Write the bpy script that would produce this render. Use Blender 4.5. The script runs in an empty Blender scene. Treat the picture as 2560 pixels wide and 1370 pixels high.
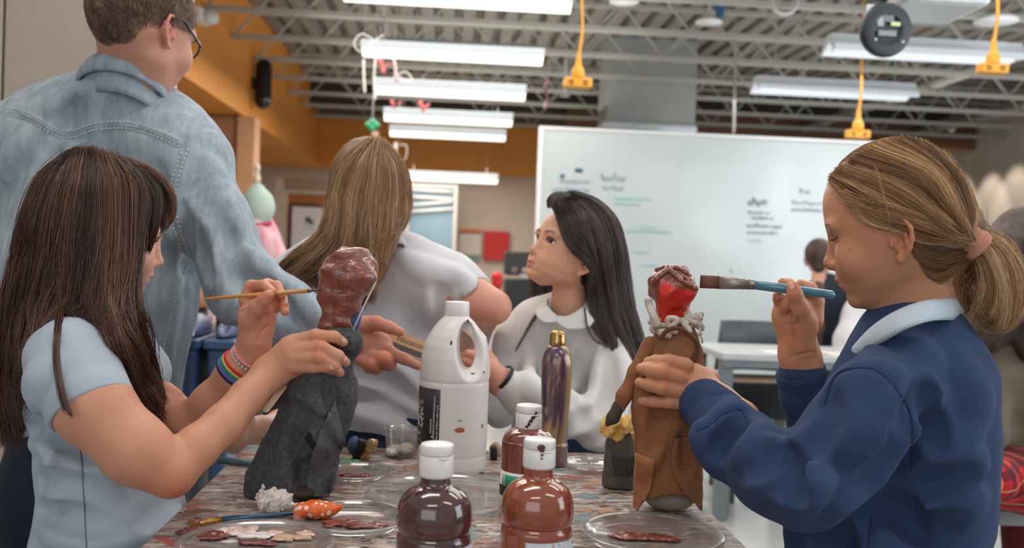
import bpy, bmesh, math, random
import numpy as np
from mathutils import Vector, Matrix
rng = np.random.default_rng(7)
random.seed(7)
F_PX = 2400.0
TABLE_Z = 0.74
EYE = np.array([0.0, 0.0, 1.12])

# ---------------------------------------------------------------- camera
_yc = np.array([-160.0, 58.0, -2400.0]); _yc /= np.linalg.norm(_yc)
_p1 = np.array([-160.0, 58.0, -2400.0]); _p2 = np.array([1280.0, 3.3, -2400.0])
_zc = np.cross(_p1, _p2); _zc /= np.linalg.norm(_zc)
if _zc[1] < 0: _zc = -_zc
_xc = np.cross(_yc, _zc)
RW = np.array([_xc, _yc, _zc])            # camera vector -> world vector (rows are world axes in camera space)
cam_data = bpy.data.cameras.new('camera')
cam = bpy.data.objects.new('camera', cam_data)
bpy.context.scene.collection.objects.link(cam)
bpy.context.scene.camera = cam
M = Matrix([[*RW[0], EYE[0]], [*RW[1], EYE[1]], [*RW[2], EYE[2]], [0, 0, 0, 1]])
cam.matrix_world = M
cam_data.sensor_width = 36.0
cam_data.lens = 36.0 * F_PX / 2560.0
cam_data.clip_start = 0.05
cam_data.dof.use_dof = True
cam_data.dof.focus_distance = 1.34
cam_data.dof.aperture_fstop = 4.6

# ---------------------------------------------------------------- world, exposure
sc = bpy.context.scene
world = bpy.data.worlds.new('world'); sc.world = world
world.use_nodes = True
world.node_tree.nodes['Background'].inputs[0].default_value = (0.93, 0.97, 1.0, 1)
world.node_tree.nodes['Background'].inputs[1].default_value = 0.42
sc.view_settings.view_transform = 'Standard'
sc.view_settings.look = 'None'
sc.view_settings.gamma = 1.0
sc.view_settings.use_curve_mapping = False
sc.view_settings.exposure = -0.06
sc.cycles.use_denoising = True
sc.cycles.max_bounces = 6
sc.cycles.diffuse_bounces = 3
sc.cycles.glossy_bounces = 3
sc.cycles.transmission_bounces = 6
sc.cycles.transparent_max_bounces = 12
sc.cycles.caustics_reflective = False
sc.cycles.caustics_refractive = False
sc.cycles.sample_clamp_indirect = 4.0
try: sc.cycles_curves.shape = 'RIBBONS'
except Exception: pass

def area_light(name, loc, target, sx, sy, power, col, spread=180):
    l = bpy.data.lights.new(name, 'AREA'); l.shape = 'RECTANGLE'; l.size = sx; l.size_y = sy
    l.energy = power; l.color = col; l.spread = math.radians(spread)
    o = bpy.data.objects.new(name, l); sc.collection.objects.link(o)
    o.location = loc
    o.rotation_euler = (Vector(target) - Vector(loc)).to_track_quat('-Z', 'Y').to_euler()
    return o
LIGHTS = [
    # strip lamps of the room above and behind the group
    ('strip_light', (-0.35, 1.3, 2.70), (-0.35, 1.3, 0), 1.2, .16, 10, (1, .93, .86)),
    ('strip_light', (-0.35, -0.6, 2.70), (-0.35, -0.6, 0), 1.2, .16, 9, (1, .93, .86)),
    ('strip_light', (-0.35, 2.7, 2.70), (-0.35, 2.7, 0), 1.2, .16, 9, (1, .93, .86)),
    ('strip_light', (1.4, 0.3, 2.70), (1.4, 0.3, 0), 1.2, .16, 8, (1, .95, .9)),
    ('strip_light', (1.5, 2.0, 2.70), (1.5, 2.0, 0), 1.2, .16, 8, (1, .95, .9)),
    ('strip_light', (1.6, 3.6, 2.55), (1.6, 3.6, 0), 2.4, 2.4, 45, (1, .95, .9)),
    ('strip_light', (-0.6, 3.4, 2.55), (-0.6, 3.4, 0), 1.6, 1.6, 26, (1, .93, .85)),
    ('strip_light', (-0.2, 7.5, 2.5), (-0.2, 7.5, 0), 2.0, 5.0, 150, (1, .94, .87)),
    ('strip_light', (-0.2, 12.3, 2.2), (-0.2, 12.3, 0), 1.8, 2.0, 75, (1, .92, .84)),
    ('strip_light', (3.6, 7.2, 2.4), (3.6, 7.2, 0), 3.0, 4.0, 110, (.97, .98, 1)),
    ('deck_fill', (0.2, 8.0, 2.6), (0.2, 8.0, 9), 2.6, 7.0, 46, (1, .95, .9)),  # added upward fill that brightens the deck
    ('deck_fill', (4.0, 7.0, 2.3), (4.0, 7.0, 9), 4.0, 6.0, 52, (.97, .98, 1)),  # added upward fill for the deck and the unlit lamp shades
    # daylight from the windows on the right, and added fill behind the camera
    ('window_and_fill', (3.6, 1.0, 1.7), (0.9, 1.9, 1.0), 2.2, 1.6, 44, (.84, .92, 1)),
    ('window_and_fill', (-1.2, -2.4, 1.9), (0.0, 1.8, 1.0), 3.0, 1.6, 27, (.95, .96, 1)),  # added fill, no window seen behind the camera
    ('window_and_fill', (4.5, 3.0, 1.6), (2.0, 6.5, 1.3), 2.2, 1.6, 56, (.88, .94, 1)),
]
for a in LIGHTS: area_light(*a)

# ---------------------------------------------------------------- helpers
def P(px, py, d):
    """Point in the room seen at photo pixel (px, py) at distance d along the view axis."""
    c = np.array([(px - 1280.0) / F_PX * d, (685.0 - py) / F_PX * d, -d])
    return RW @ c + EYE
def V2W(v):
    v = RW @ np.array(v, float); return v / np.linalg.norm(v)
def T(px, py, z=TABLE_Z):
    """Where the line of sight through (px, py) meets the horizontal plane z."""
    r = P(px, py, 1.0) - EYE
    t = (z - EYE[2]) / r[2]
    return EYE + r * t
def dep(p):
    """distance along the view axis of a world point"""
    return -float(RW.T[2] @ (np.asarray(p) - EYE))
def lin(c):
    return tuple(((x / 255.0) / 12.92 if x / 255.0 <= 0.04045 else ((x / 255.0 + 0.055) / 1.055) ** 2.4) for x in c)

COL = sc.collection
def link(o, parent=None):
    COL.objects.link(o)
    if parent is not None: o.parent = parent
    return o
def tag(o, label=None, cat=None, group=None, kind=None):
    if label: o['label'] = label
    if cat: o['category'] = cat
    if group: o['group'] = group
    if kind: o['kind'] = kind
    return o
def thing(name, label, cat, loc=(0, 0, 0), group=None):
    o = bpy.data.objects.new(name, None); o.empty_display_size = .05
    COL.objects.link(o); o.location = Vector(loc)
    tag(o, label, cat, group)
    return o
def mesh_obj(name, verts, faces, mat, parent=None, smooth=True, colors=None, loc=None, mats=None, midx=None):
    """verts in world coordinates; the object's origin goes to loc (or the parent's place)"""
    verts = np.asarray(verts, np.float32)
    org = np.array(loc if loc is not None else ((0, 0, 0)), float)
    me = bpy.data.meshes.new(name)
    if isinstance(faces, np.ndarray) and faces.ndim == 2:
        n, k = faces.shape
        me.vertices.add(len(verts)); me.vertices.foreach_set('co', (verts - org.astype(np.float32)).ravel())
        me.loops.add(n * k); me.loops.foreach_set('vertex_index', faces.astype(np.int32).ravel())
        me.polygons.add(n)
        me.polygons.foreach_set('loop_start', np.arange(0, n * k, k, dtype=np.int32))
        me.polygons.foreach_set('loop_total', np.full(n, k, np.int32))
        me.update(calc_edges=True)
    else:
        me.from_pydata([tuple(v - org) for v in verts], [], faces)
        me.update()
    if smooth: me.polygons.foreach_set('use_smooth', [True] * len(me.polygons))
    if colors is not None:
        at = me.color_attributes.new('Col', 'FLOAT_COLOR', 'POINT')
        c = np.ones((len(verts), 4), np.float32); c[:, :3] = colors
        at.data.foreach_set('color', c.ravel())
    if mats:
        for m in mats: me.materials.append(m)
        if midx is not None: me.polygons.foreach_set('material_index', np.asarray(midx, np.int32))
    elif mat is not None: me.materials.append(mat)
    o = bpy.data.objects.new(name, me)
    COL.objects.link(o)
    o.location = Vector(org)
    if parent is not None:
        o.parent = parent
        o.matrix_parent_inverse = Matrix.Translation(parent_world(parent)).inverted()
    return o
def parent_world(p):
    loc = Vector(p.location)
    q = p.parent
    # all empties and parts are only translated, and children keep their world place
    return loc
def bm_obj(name, bm, mat, parent=None, smooth=False, loc=None, bevel=0, mats=None, autosmooth=True):
    me = bpy.data.meshes.new(name)
    bmesh.ops.recalc_face_normals(bm, faces=bm.faces)
    org = Vector(loc) if loc is not None else Vector((0, 0, 0))
    if loc is not None: bmesh.ops.translate(bm, verts=bm.verts, vec=-org)
    bm.to_mesh(me); bm.free()
    if smooth: me.polygons.foreach_set('use_smooth', [True] * len(me.polygons))
    for m in (mats or [mat]): me.materials.append(m)
    o = bpy.data.objects.new(name, me); COL.objects.link(o); o.location = org
    if bevel:
        b = o.modifiers.new('bevel', 'BEVEL'); b.width = bevel; b.segments = 2; b.limit_method = 'ANGLE'
    if parent is not None:
        o.parent = parent
        o.matrix_parent_inverse = Matrix.Translation(Vector(parent.location)).inverted()
    return o
def add_box(bm, lo, hi, rz=0, mi=0):
    lo = Vector(lo); hi = Vector(hi); c = (lo + hi) / 2; s = hi - lo
    r = bmesh.ops.create_cube(bm, size=1.0, matrix=Matrix.Translation(c) @ Matrix.Rotation(rz, 4, 'Z') @ Matrix.Diagonal((s.x, s.y, s.z, 1)))
    for v in r['verts']:
        for f in v.link_faces: f.material_index = mi
    return r['verts']
def box(name, lo, hi, mat, parent=None, rz=0, bevel=0, loc=None):
    bm = bmesh.new(); add_box(bm, lo, hi, rz)
    return bm_obj(name, bm, mat, parent, bevel=bevel, loc=loc)
def add_tube(bm, pts, r, seg=8, cap=True, mi=0):
    """tube through world points; r a number or one per point"""
    pts = [Vector(p) for p in pts]; n = len(pts)
    rs = [r] * n if not hasattr(r, '__len__') else list(r)
    rings = []; prev = None
    for i in range(n):
        t = (pts[min(i + 1, n - 1)] - pts[max(i - 1, 0)])
        t = t.normalized() if t.length > 1e-9 else Vector((0, 0, 1))
        if prev is None:
            a = t.orthogonal().normalized()
        else:
            a = (prev - t * prev.dot(t))
            a = a.normalized() if a.length > 1e-6 else t.orthogonal().normalized()
        prev = a; b = t.cross(a)
        rings.append([bm.verts.new(pts[i] + (a * math.cos(2 * math.pi * k / seg) + b * math.sin(2 * math.pi * k / seg)) * rs[i]) for k in range(seg)])
    for i in range(n - 1):
        for k in range(seg):
            f = bm.faces.new((rings[i][k], rings[i][(k + 1) % seg], rings[i + 1][(k + 1) % seg], rings[i + 1][k])); f.material_index = mi
    if cap:
        for rg in (rings[0][::-1], rings[-1]):
            f = bm.faces.new(rg); f.material_index = mi
def tube(name, pts, r, mat, parent=None, seg=10, loc=None):
    bm = bmesh.new(); add_tube(bm, pts, r, seg)
    return bm_obj(name, bm, mat, parent, smooth=True, loc=loc)
def add_lathe(bm, base, prof, seg=48, axis=(0, 0, 1), xdir=None, close=True, mi=0, wob=None):
    """prof: list of (radius, height) along axis from base"""
    z = Vector(axis).normalized(); x = (Vector(xdir) if xdir is not None else z.orthogonal()).normalized(); y = z.cross(x)
    base = Vector(base); rings = []
    for (r, h) in prof:
        ring = []
        for k in range(seg):
            a = 2 * math.pi * k / seg
            rr = r * (wob(a, h) if wob else 1.0)
            ring.append(bm.verts.new(base + z * h + (x * math.cos(a) + y * math.sin(a)) * rr))
        rings.append(ring)
    for i in range(len(rings) - 1):
        for k in range(seg):
            f = bm.faces.new((rings[i][k], rings[i][(k + 1) % seg], rings[i + 1][(k + 1) % seg], rings[i + 1][k])); f.material_index = mi
    if close:
        for rg in (rings[0][::-1], rings[-1]):
            f = bm.faces.new(rg); f.material_index = mi
def lathe(name, base, prof, mat, parent=None, seg=48, axis=(0, 0, 1), close=True, loc=None, wob=None, smooth=True):
    bm = bmesh.new(); add_lathe(bm, base, prof, seg, axis, close=close, wob=wob)
    return bm_obj(name, bm, mat, parent, smooth=smooth, loc=loc)
def smooth_prof(pts, n=8):
    """Catmull-Rom through (r, h) points"""
    p = np.array(pts, float); out = []
    q = np.vstack([2 * p[0] - p[1], p, 2 * p[-1] - p[-2]])
    for i in range(1, len(q) - 2):
        for t in np.linspace(0, 1, n, endpoint=False):
            a, b, c, d = q[i - 1], q[i], q[i + 1], q[i + 2]
            out.append(.5 * ((2 * b) + (c - a) * t + (2 * a - 5 * b + 4 * c - d) * t * t + (3 * b - a - 3 * c + d) * t ** 3))
    out.append(p[-1]); return np.array(out)
def poly_prism(name, pts, depth_vec, mat, parent=None, loc=None, bevel=0):
    bm = bmesh.new(); dv = Vector(depth_vec)
    a = [bm.verts.new(Vector(p)) for p in pts]; b = [bm.verts.new(Vector(p) + dv) for p in pts]
    bm.faces.new(a); bm.faces.new(b[::-1]); n = len(a)
    for i in range(n): bm.faces.new((a[i], b[i], b[(i + 1) % n], a[(i + 1) % n]))
    return bm_obj(name, bm, mat, parent, loc=loc, bevel=bevel)

# ---------------------------------------------------------------- materials
class NT:
    def __init__(s, name):
        s.m = bpy.data.materials.new(name); s.m.use_nodes = True
        s.t = s.m.node_tree; s.b = s.t.nodes['Principled BSDF']; s.c = None
    def n(s, typ, **kw):
        nd = s.t.nodes.new(typ)
        for k, v in kw.items():
            if k.startswith('i_'):
                key = k[2:]
                key = int(key) if key.isdigit() else key.replace('_', ' ')
                nd.inputs[key].default_value = v
            else: setattr(nd, k, v)
        return nd
    def l(s, a, b): s.t.links.new(a, b)
    def coord(s, kind='Object'):
        return s.n('ShaderNodeTexCoord').outputs[kind]
    def noise(s, vec, scale, detail=3, rough=.55, dist=0, mapscale=None, seed=None):
        if mapscale is not None or seed is not None:
            mp = s.n('ShaderNodeMapping'); s.l(vec, mp.inputs[0])
            if mapscale is not None: mp.inputs['Scale'].default_value = mapscale
            if seed is not None: mp.inputs['Location'].default_value = (seed, seed * 1.7, -seed)
            vec = mp.outputs[0]
        nd = s.n('ShaderNodeTexNoise'); s.l(vec, nd.inputs['Vector'])
        nd.inputs['Scale'].default_value = scale; nd.inputs['Detail'].default_value = detail
        nd.inputs['Roughness'].default_value = rough; nd.inputs['Distortion'].default_value = dist
        return nd.outputs['Fac']
    def ramp(s, fac, stops):
        nd = s.n('ShaderNodeValToRGB'); s.l(fac, nd.inputs[0]); cr = nd.color_ramp
        while len(cr.elements) < len(stops): cr.elements.new(.5)
        for e, (p, c) in zip(cr.elements, stops):
            e.position = p; e.color = (*c, 1) if len(c) == 3 else c
        return nd.outputs[0]
    def mix(s, fac, a, b, mode='MIX'):
        nd = s.n('ShaderNodeMix', data_type='RGBA', blend_type=mode)
        for inp, v in ((nd.inputs[0], fac), (nd.inputs[6], a), (nd.inputs[7], b)):
            if hasattr(v, 'is_output'): s.l(v, inp)
            elif isinstance(v, (int, float)): inp.default_value = v
            else: inp.default_value = (*v, 1)
        return nd.outputs[2]
    def math(s, op, a, b=0, clamp=False):
        nd = s.n('ShaderNodeMath', operation=op, use_clamp=clamp)
        for inp, v in ((nd.inputs[0], a), (nd.inputs[1], b)):
            if hasattr(v, 'is_output'): s.l(v, inp)
            else: inp.default_value = v
        return nd.outputs[0]
    def base(s, v):
        if hasattr(v, 'is_output'): s.l(v, s.b.inputs['Base Color'])
        else: s.b.inputs['Base Color'].default_value = (*v, 1)
    def set(s, **kw):
        for k, v in kw.items():
            key = {'rough': 'Roughness', 'metal': 'Metallic', 'trans': 'Transmission Weight', 'ior': 'IOR', 'coat': 'Coat Weight',
                   'coat_rough': 'Coat Roughness', 'sheen': 'Sheen Weight', 'spec': 'Specular IOR Level', 'alpha': 'Alpha',
                   'sss': 'Subsurface Weight', 'sss_scale': 'Subsurface Scale', 'em': 'Emission Strength', 'aniso': 'Anisotropic'}[k]
            if hasattr(v, 'is_output'): s.l(v, s.b.inputs[key])
            else: s.b.inputs[key].default_value = v
    def bump(s, h, strength=.3, dist=.001):
        nd = s.n('ShaderNodeBump'); nd.inputs['Strength'].default_value = strength; nd.inputs['Distance'].default_value = dist
        s.l(h, nd.inputs['Height'])
        if s.b.inputs['Normal'].is_linked:
            s.l(s.b.inputs['Normal'].links[0].from_socket, nd.inputs['Normal'])
        s.l(nd.outputs[0], s.b.inputs['Normal'])
_mc = {}
def mat(name, rgb, rough=.6, var=.06, scale=30, bump=0, bscale=200, bdist=.001, **kw):
    """plain procedural material: base colour with slight noise variation and optional grain bump"""
    if name in _mc: return _mc[name]
    n = NT(name); co = n.coord()
    c = np.array(lin(rgb))
    f = n.noise(co, scale)
    n.base(n.ramp(f, [(.3, tuple(c * (1 - var))), (.7, tuple(np.minimum(c * (1 + var), 1)))]))
    n.set(rough=rough, **kw)
    if bump: n.bump(n.noise(co, bscale, 4), bump, bdist)
    _mc[name] = n.m; return n.m
def emit_mat(name, rgb, strength):
    if name in _mc: return _mc[name]
    n = NT(name); n.base(lin(rgb)); n.b.inputs['Emission Color'].default_value = (*lin(rgb), 1)
    n.set(em=strength, rough=.5)
    _mc[name] = n.m; return n.m

# ---------------------------------------------------------------- implicit surfaces
def smin(a, b, k):
    if k <= 0: return np.minimum(a, b)
    h = np.maximum(k - np.abs(a - b), 0) / k
    return np.minimum(a, b) - h * h * k * .25
def smax(a, b, k): return -smin(-a, -b, k)
class SDF:
    def __init__(s): s.ops = []; s.post = None; s.pad = 0.0; s.rf = 1.6
    def add(s, f, c, R, k, mode=0): s.ops.append((f, np.asarray(c, np.float32), float(R), float(k), mode)); return s
    def cone(s, a, b, ra, rb=None, k=.01, sub=0):
        a = np.asarray(a, np.float32); b = np.asarray(b, np.float32); rb = ra if rb is None else rb
        ba = b - a; L2 = float(ba @ ba) + 1e-12
        def f(p, a=a, ba=ba, L2=L2, ra=float(ra), rb=float(rb)):
            pa = p - a
            h = np.clip((pa @ ba) / L2, 0, 1)
            q = pa - h[:, None] * ba
            return np.sqrt(np.einsum('ij,ij->i', q, q)) - (ra + (rb - ra) * h)
        return s.add(f, (a + b) / 2, math.sqrt(L2) / 2 + max(ra, rb), k, sub)
    def chain(s, pts, rs, k=.006, sub=0):
        for i in range(len(pts) - 1): s.cone(pts[i], pts[i + 1], rs[i], rs[i + 1], k, sub)
        return s
    def ell(s, c, r, R=None, k=.01, sub=0):
        c = np.asarray(c, np.float32); r = np.asarray(r, np.float32)
        R = np.eye(3, dtype=np.float32) if R is None else np.asarray(R, np.float32)   # columns = axes
        def f(p):
            q = (p - c) @ R
            k0 = np.linalg.norm(q / r, axis=1); k1 = np.linalg.norm(q / (r * r), axis=1) + 1e-9
            return k0 * (k0 - 1.0) / k1
        return s.add(f, c, float(max(r)), k, sub)
    def ecap(s, a, b, ra, rb, flat, axis, k=.01, sub=0):
        """tapered limb with an elliptical section: squeezed by `flat` along `axis`"""
        a = np.asarray(a, np.float32); b = np.asarray(b, np.float32); ax = np.asarray(axis, np.float32); ax = ax / np.linalg.norm(ax)
        ba = b - a; L2 = float(ba @ ba) + 1e-12; g = np.float32(1 / flat - 1)
        def f(p):
            pa = p - a; h = np.clip((pa @ ba) / L2, 0, 1)
            q = pa - h[:, None] * ba
            q = q + (q @ ax)[:, None] * ax * g
            return (np.sqrt(np.einsum('ij,ij->i', q, q)) - (ra + (rb - ra) * h)) * min(1.0, flat)
        return s.add(f, (a + b) / 2, math.sqrt(L2) / 2 + max(ra, rb), k, sub)
    def __call__(s, p, post=True):
        p = np.asarray(p, np.float32)
        D = np.full(len(p), 1e3, np.float32)
        for f, c, R, k, mode in s.ops:
            d = f(p)
            if mode == 0: D = smin(D, d, k)
            elif mode == 1: D = smax(D, -d, k)
            else: D = smax(D, d, k)
        if post and s.post is not None: D = s.post(p, D)
        return D
    def grad(s, p, e=.0008):
        g = np.empty((len(p), 3), np.float32)
        for i in range(3):
            o = np.zeros(3, np.float32); o[i] = e
            g[:, i] = s(p + o) - s(p - o)
        return g / (np.linalg.norm(g, axis=1, keepdims=True) + 1e-9)
    def hit(s, px, py, d0=.6, d1=2.6, off=0.0):
        """march the sight lines through the pixels; returns points and a hit mask"""
        px = np.atleast_1d(np.asarray(px, float)); py = np.atleast_1d(np.asarray(py, float))
        dirs = np.stack([(px - 1280) / F_PX, (685 - py) / F_PX, -np.ones_like(px)], 1) @ RW.T
        t = np.full(len(px), d0); ok = np.zeros(len(px), bool)
        for _ in range(70):
            p = EYE + dirs * t[:, None]
            d = s(p) - off
            ok = d < .0006
            t = np.where(ok | (t > d1), t, t + np.maximum(d * .7, .0004))
        return EYE + dirs * t[:, None], (ok & (t < d1)), t
    def mesh(s, h, lo=None, hi=None, B=8):
        """sparse surface nets"""
        if lo is None:
            un = [o for o in s.ops if o[4] == 0]
            lo = np.min([o[1] - o[2] for o in un], 0) - .02; hi = np.max([o[1] + o[2] for o in un], 0) + .02
        lo = np.asarray(lo, np.float64); hi = np.asarray(hi, np.float64)
        n = np.ceil((hi - lo) / (h * B)).astype(int) + 1
        gi = np.stack(np.meshgrid(*[np.arange(k) for k in n], indexing='ij'), -1).reshape(-1, 3)
        C = (lo + (gi + .5) * h * B).astype(np.float32)
        hd = h * B * .5 * 1.7321 + s.pad
        D = np.full(len(C), 1e3, np.float32); rel = []
        for f, c, R, k, mode in s.ops:
            near = np.nonzero(np.linalg.norm(C - c, axis=1) < R + hd * s.rf + k + h * 2)[0]
            if len(near) == 0: rel.append(near); continue
            d = f(C[near]); rel.append(near[d < hd * s.rf + k + 2 * h] if mode < 2 else near[d > -(hd * s.rf + k + 2 * h)])
            if mode == 0: D[near] = smin(D[near], d, k)
            elif mode == 1: D[near] = smax(D[near], -d, k)
            else: D[near] = smax(D[near], d, k)
            if mode == 2:
                far = np.ones(len(C), bool); far[near] = False; D[far] = 1e3
        if s.post is not None: pass
        keep = np.abs(D) < hd * s.rf + h * 2
        # relevance must come from unions; deep-inside blocks are dropped
        kid = np.full(len(C), -1); kid[keep] = np.arange(keep.sum()); bl = gi[keep]
        nb = len(bl)
        loc = np.stack(np.meshgrid(*[np.arange(B + 1)] * 3, indexing='ij'), -1).reshape(-1, 3)
        vals = np.full((nb, len(loc)), 1e3, np.float32)
        org = lo + bl * h * B
        step = (loc * h).astype(np.float32)
        for (f, c, R, k, mode), r in zip(s.ops, rel):
            b = kid[r]; b = b[b >= 0]
            if len(b) == 0: continue
            for q in range(0, len(b), 1500):
                bb = b[q:q + 1500]
                pts = (org[bb][:, None, :].astype(np.float32) + step[None]).reshape(-1, 3)
                d = f(pts).reshape(len(bb), -1)
                if mode == 0: vals[bb] = smin(vals[bb], d, k)
                elif mode == 1: vals[bb] = smax(vals[bb], -d, k)
                else: vals[bb] = smax(vals[bb], d, k)
        if s.post is not None:
            for q in range(0, nb, 1500):
                pts = (org[q:q + 1500][:, None, :].astype(np.float32) + step[None]).reshape(-1, 3)
                vals[q:q + 1500] = s.post(pts, vals[q:q + 1500].ravel()).reshape(-1, len(loc))
        G = (n * B + 2).astype(np.int64)
        if s.rf > 2 and nb:
            bd_ = np.nonzero(((loc == 0) | (loc == B)).any(1))[0]
            gc = bl[:, None, :] * B + loc[bd_][None]; gid = ((gc[..., 0] * G[1] + gc[..., 1]) * G[2] + gc[..., 2]).ravel()
            od = np.argsort(gid, kind='stable'); sv = vals[:, bd_].ravel()[od]; st = np.r_[0, np.nonzero(np.diff(gid[od]))[0] + 1]
            mn = np.minimum.reduceat(sv, st); back = np.empty(len(sv), np.float32); back[od] = np.repeat(mn, np.diff(np.r_[st, len(sv)])); vals[:, bd_] = back.reshape(nb, -1)
        v4 = vals.reshape(nb, B + 1, B + 1, B + 1); ins = v4 < 0
        cnt = np.zeros((nb, B, B, B), np.int8)
        corners = [(i, j, k) for i in (0, 1) for j in (0, 1) for k in (0, 1)]
        for (i, j, k) in corners: cnt += ins[:, i:B + i, j:B + j, k:B + k]
        act = (cnt > 0) & (cnt < 8)
        bi, ci, cj, ck = np.nonzero(act)
        cell = bl[bi] * B + np.stack([ci, cj, ck], 1)
        acc = np.zeros((len(bi), 3)); num = np.zeros(len(bi))
        for a_ in corners:
            for ax in range(3):
                if a_[ax]: continue
                b_ = list(a_); b_[ax] = 1
                va = v4[bi, ci + a_[0], cj + a_[1], ck + a_[2]]; vb = v4[bi, ci + b_[0], cj + b_[1], ck + b_[2]]
                m = (va < 0) != (vb < 0)
                t = np.where(m, va / np.where(m, va - vb, 1), 0)
                pt = np.array(a_, float)[None] + np.zeros((len(bi), 3)); pt[:, ax] += t
                acc += pt * m[:, None]; num += m
        V = lo + (cell + acc / np.maximum(num, 1)[:, None]) * h
        ids = (cell[:, 0] * G[1] + cell[:, 1]) * G[2] + cell[:, 2]
        so = np.argsort(ids); ids_s = ids[so]
        def look(c):
            q = (c[:, 0] * G[1] + c[:, 1]) * G[2] + c[:, 2]
            w = np.searchsorted(ids_s, q); w = np.minimum(w, len(ids_s) - 1)
            return so[w], ids_s[w] == q
        quads = []
        v0 = v4[bi, ci, cj, ck] < 0
        for ax in range(3):
            e = [0, 0, 0]; e[ax] = 1
            v1 = v4[bi, ci + e[0], cj + e[1], ck + e[2]] < 0
            m = v0 != v1
            u, w = (ax + 1) % 3, (ax + 2) % 3
            c0 = cell[m]; du = np.zeros(3, int); du[u] = 1; dw = np.zeros(3, int); dw[w] = 1
            i0 = np.nonzero(m)[0]
            i1, o1 = look(c0 - du); i2, o2 = look(c0 - du - dw); i3, o3 = look(c0 - dw)
            ok = o1 & o2 & o3
            q = np.stack([i0, i1, i2, i3], 1)
            fl = v1[m]  # outside -> inside along +axis
            q[fl] = q[fl][:, ::-1]
            quads.append(q[ok])
        return V, np.concatenate(quads)
def relax(V, Q, it=1, lam=.5):
    """umbrella smoothing on a quad mesh"""
    e = np.concatenate([Q[:, [0, 1]], Q[:, [1, 2]], Q[:, [2, 3]], Q[:, [3, 0]]])
    for _ in range(it):
        A = np.zeros_like(V); n = np.zeros(len(V))
        for k in range(3):
            A[:, k] = np.bincount(e[:, 0], V[e[:, 1], k], len(V)) + np.bincount(e[:, 1], V[e[:, 0], k], len(V))
        n = np.bincount(e[:, 0], minlength=len(V)) + np.bincount(e[:, 1], minlength=len(V))
        V = V + lam * (A / np.maximum(n, 1)[:, None] - V)
    return V
def sdf_obj(name, s, h, mat_, parent=None, colfn=None, it=1, loc=None, **kw):
    V, Q = s.mesh(h, **kw)
    if it: V = relax(V, Q, it)
    c = colfn(V) if colfn else None
    return mesh_obj(name, V, Q, mat_, parent, colors=c, loc=loc)
def wav(p, f, seed=0, n=5):
    """cheap smooth noise in about [-1, 1]: warped sums of sines"""
    r = np.random.default_rng(seed); out = 0
    for i in range(n):
        d = r.normal(size=3); d /= np.linalg.norm(d); fr = f * (1 + .7 * r.random()) * (1.0 if i < 3 else 2.0)
        ph = r.random() * 6.28; w = 1.0 if i < 3 else .5
        d2 = r.normal(size=3); d2 /= np.linalg.norm(d2)
        out = out + w * np.sin((p @ d.astype(np.float32)) * fr * 6.28 + ph + 1.3 * np.sin((p @ d2.astype(np.float32)) * fr * 4 + ph * 2))
    return out / 3.0
def ctrl(pts, n=24):
    """smooth polyline through control points of any dimension"""
    p = np.asarray(pts, float)
    if len(p) == 2: return p[0] + (p[1] - p[0]) * np.linspace(0, 1, n)[:, None]
    q = np.vstack([2 * p[0] - p[1], p, 2 * p[-1] - p[-2]])
    t = np.linspace(0, len(p) - 1 - 1e-6, n); i = t.astype(int); u = (t - i)[:, None]
    a, b, c, d = q[i], q[i + 1], q[i + 2], q[i + 3]
    return .5 * ((2 * b) + (c - a) * u + (2 * a - 5 * b + 4 * c - d) * u ** 2 + (3 * b - a - 3 * c + d) * u ** 3)

def offset_body(ops, off, extra=()):
    """a coarse inner body just under the clothes, from the same limbs"""
    U = SDF(); src = SDF(); src.ops = [o for o in ops if o[4] == 0] + list(extra)
    for f, c, R, k, m in src.ops: U.ops.append((lambda p, f=f: f(p) + np.float32(off), c, R, k, m))
    return U
def loft(name, S, left, right, m, n=24, rows=10, off=.001, thick=.0015, d0=.6, d1=2.6, parent=None, jag=0, seed=0, curl=0):
    """cloth or paper piece lying on surface S between two px polylines"""
    a = ctrl(left, n); b = ctrl(right, n); r = np.random.default_rng(seed)
    if jag: b = b + r.normal(size=b.shape) * jag; a = a + r.normal(size=a.shape) * jag * .4
    g = np.stack([a[:, :2] * (1 - v) + b[:, :2] * v for v in np.linspace(0, 1, rows)], 1)
    p, ok, t = S.hit(g[..., 0].ravel(), g[..., 1].ravel(), d0, d1, off)
    t = t.reshape(n, rows); ok = ok.reshape(n, rows)
    med = np.median(t[ok]) if ok.any() else 1.4
    t = np.where(ok, t, med)
    if curl: t = t - curl * np.linspace(0, 1, rows)[None, :] ** 2
    V = np.array([P(g[i, j, 0], g[i, j, 1], t[i, j]) for i in range(n) for j in range(rows)])
    F = np.array([[i * rows + j, i * rows + j + 1, (i + 1) * rows + j + 1, (i + 1) * rows + j] for i in range(n - 1) for j in range(rows - 1)])
    o = mesh_obj(name, V, F, m, parent)
    md = o.modifiers.new('solid', 'SOLIDIFY'); md.thickness = thick; md.offset = 0
    return o
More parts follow.
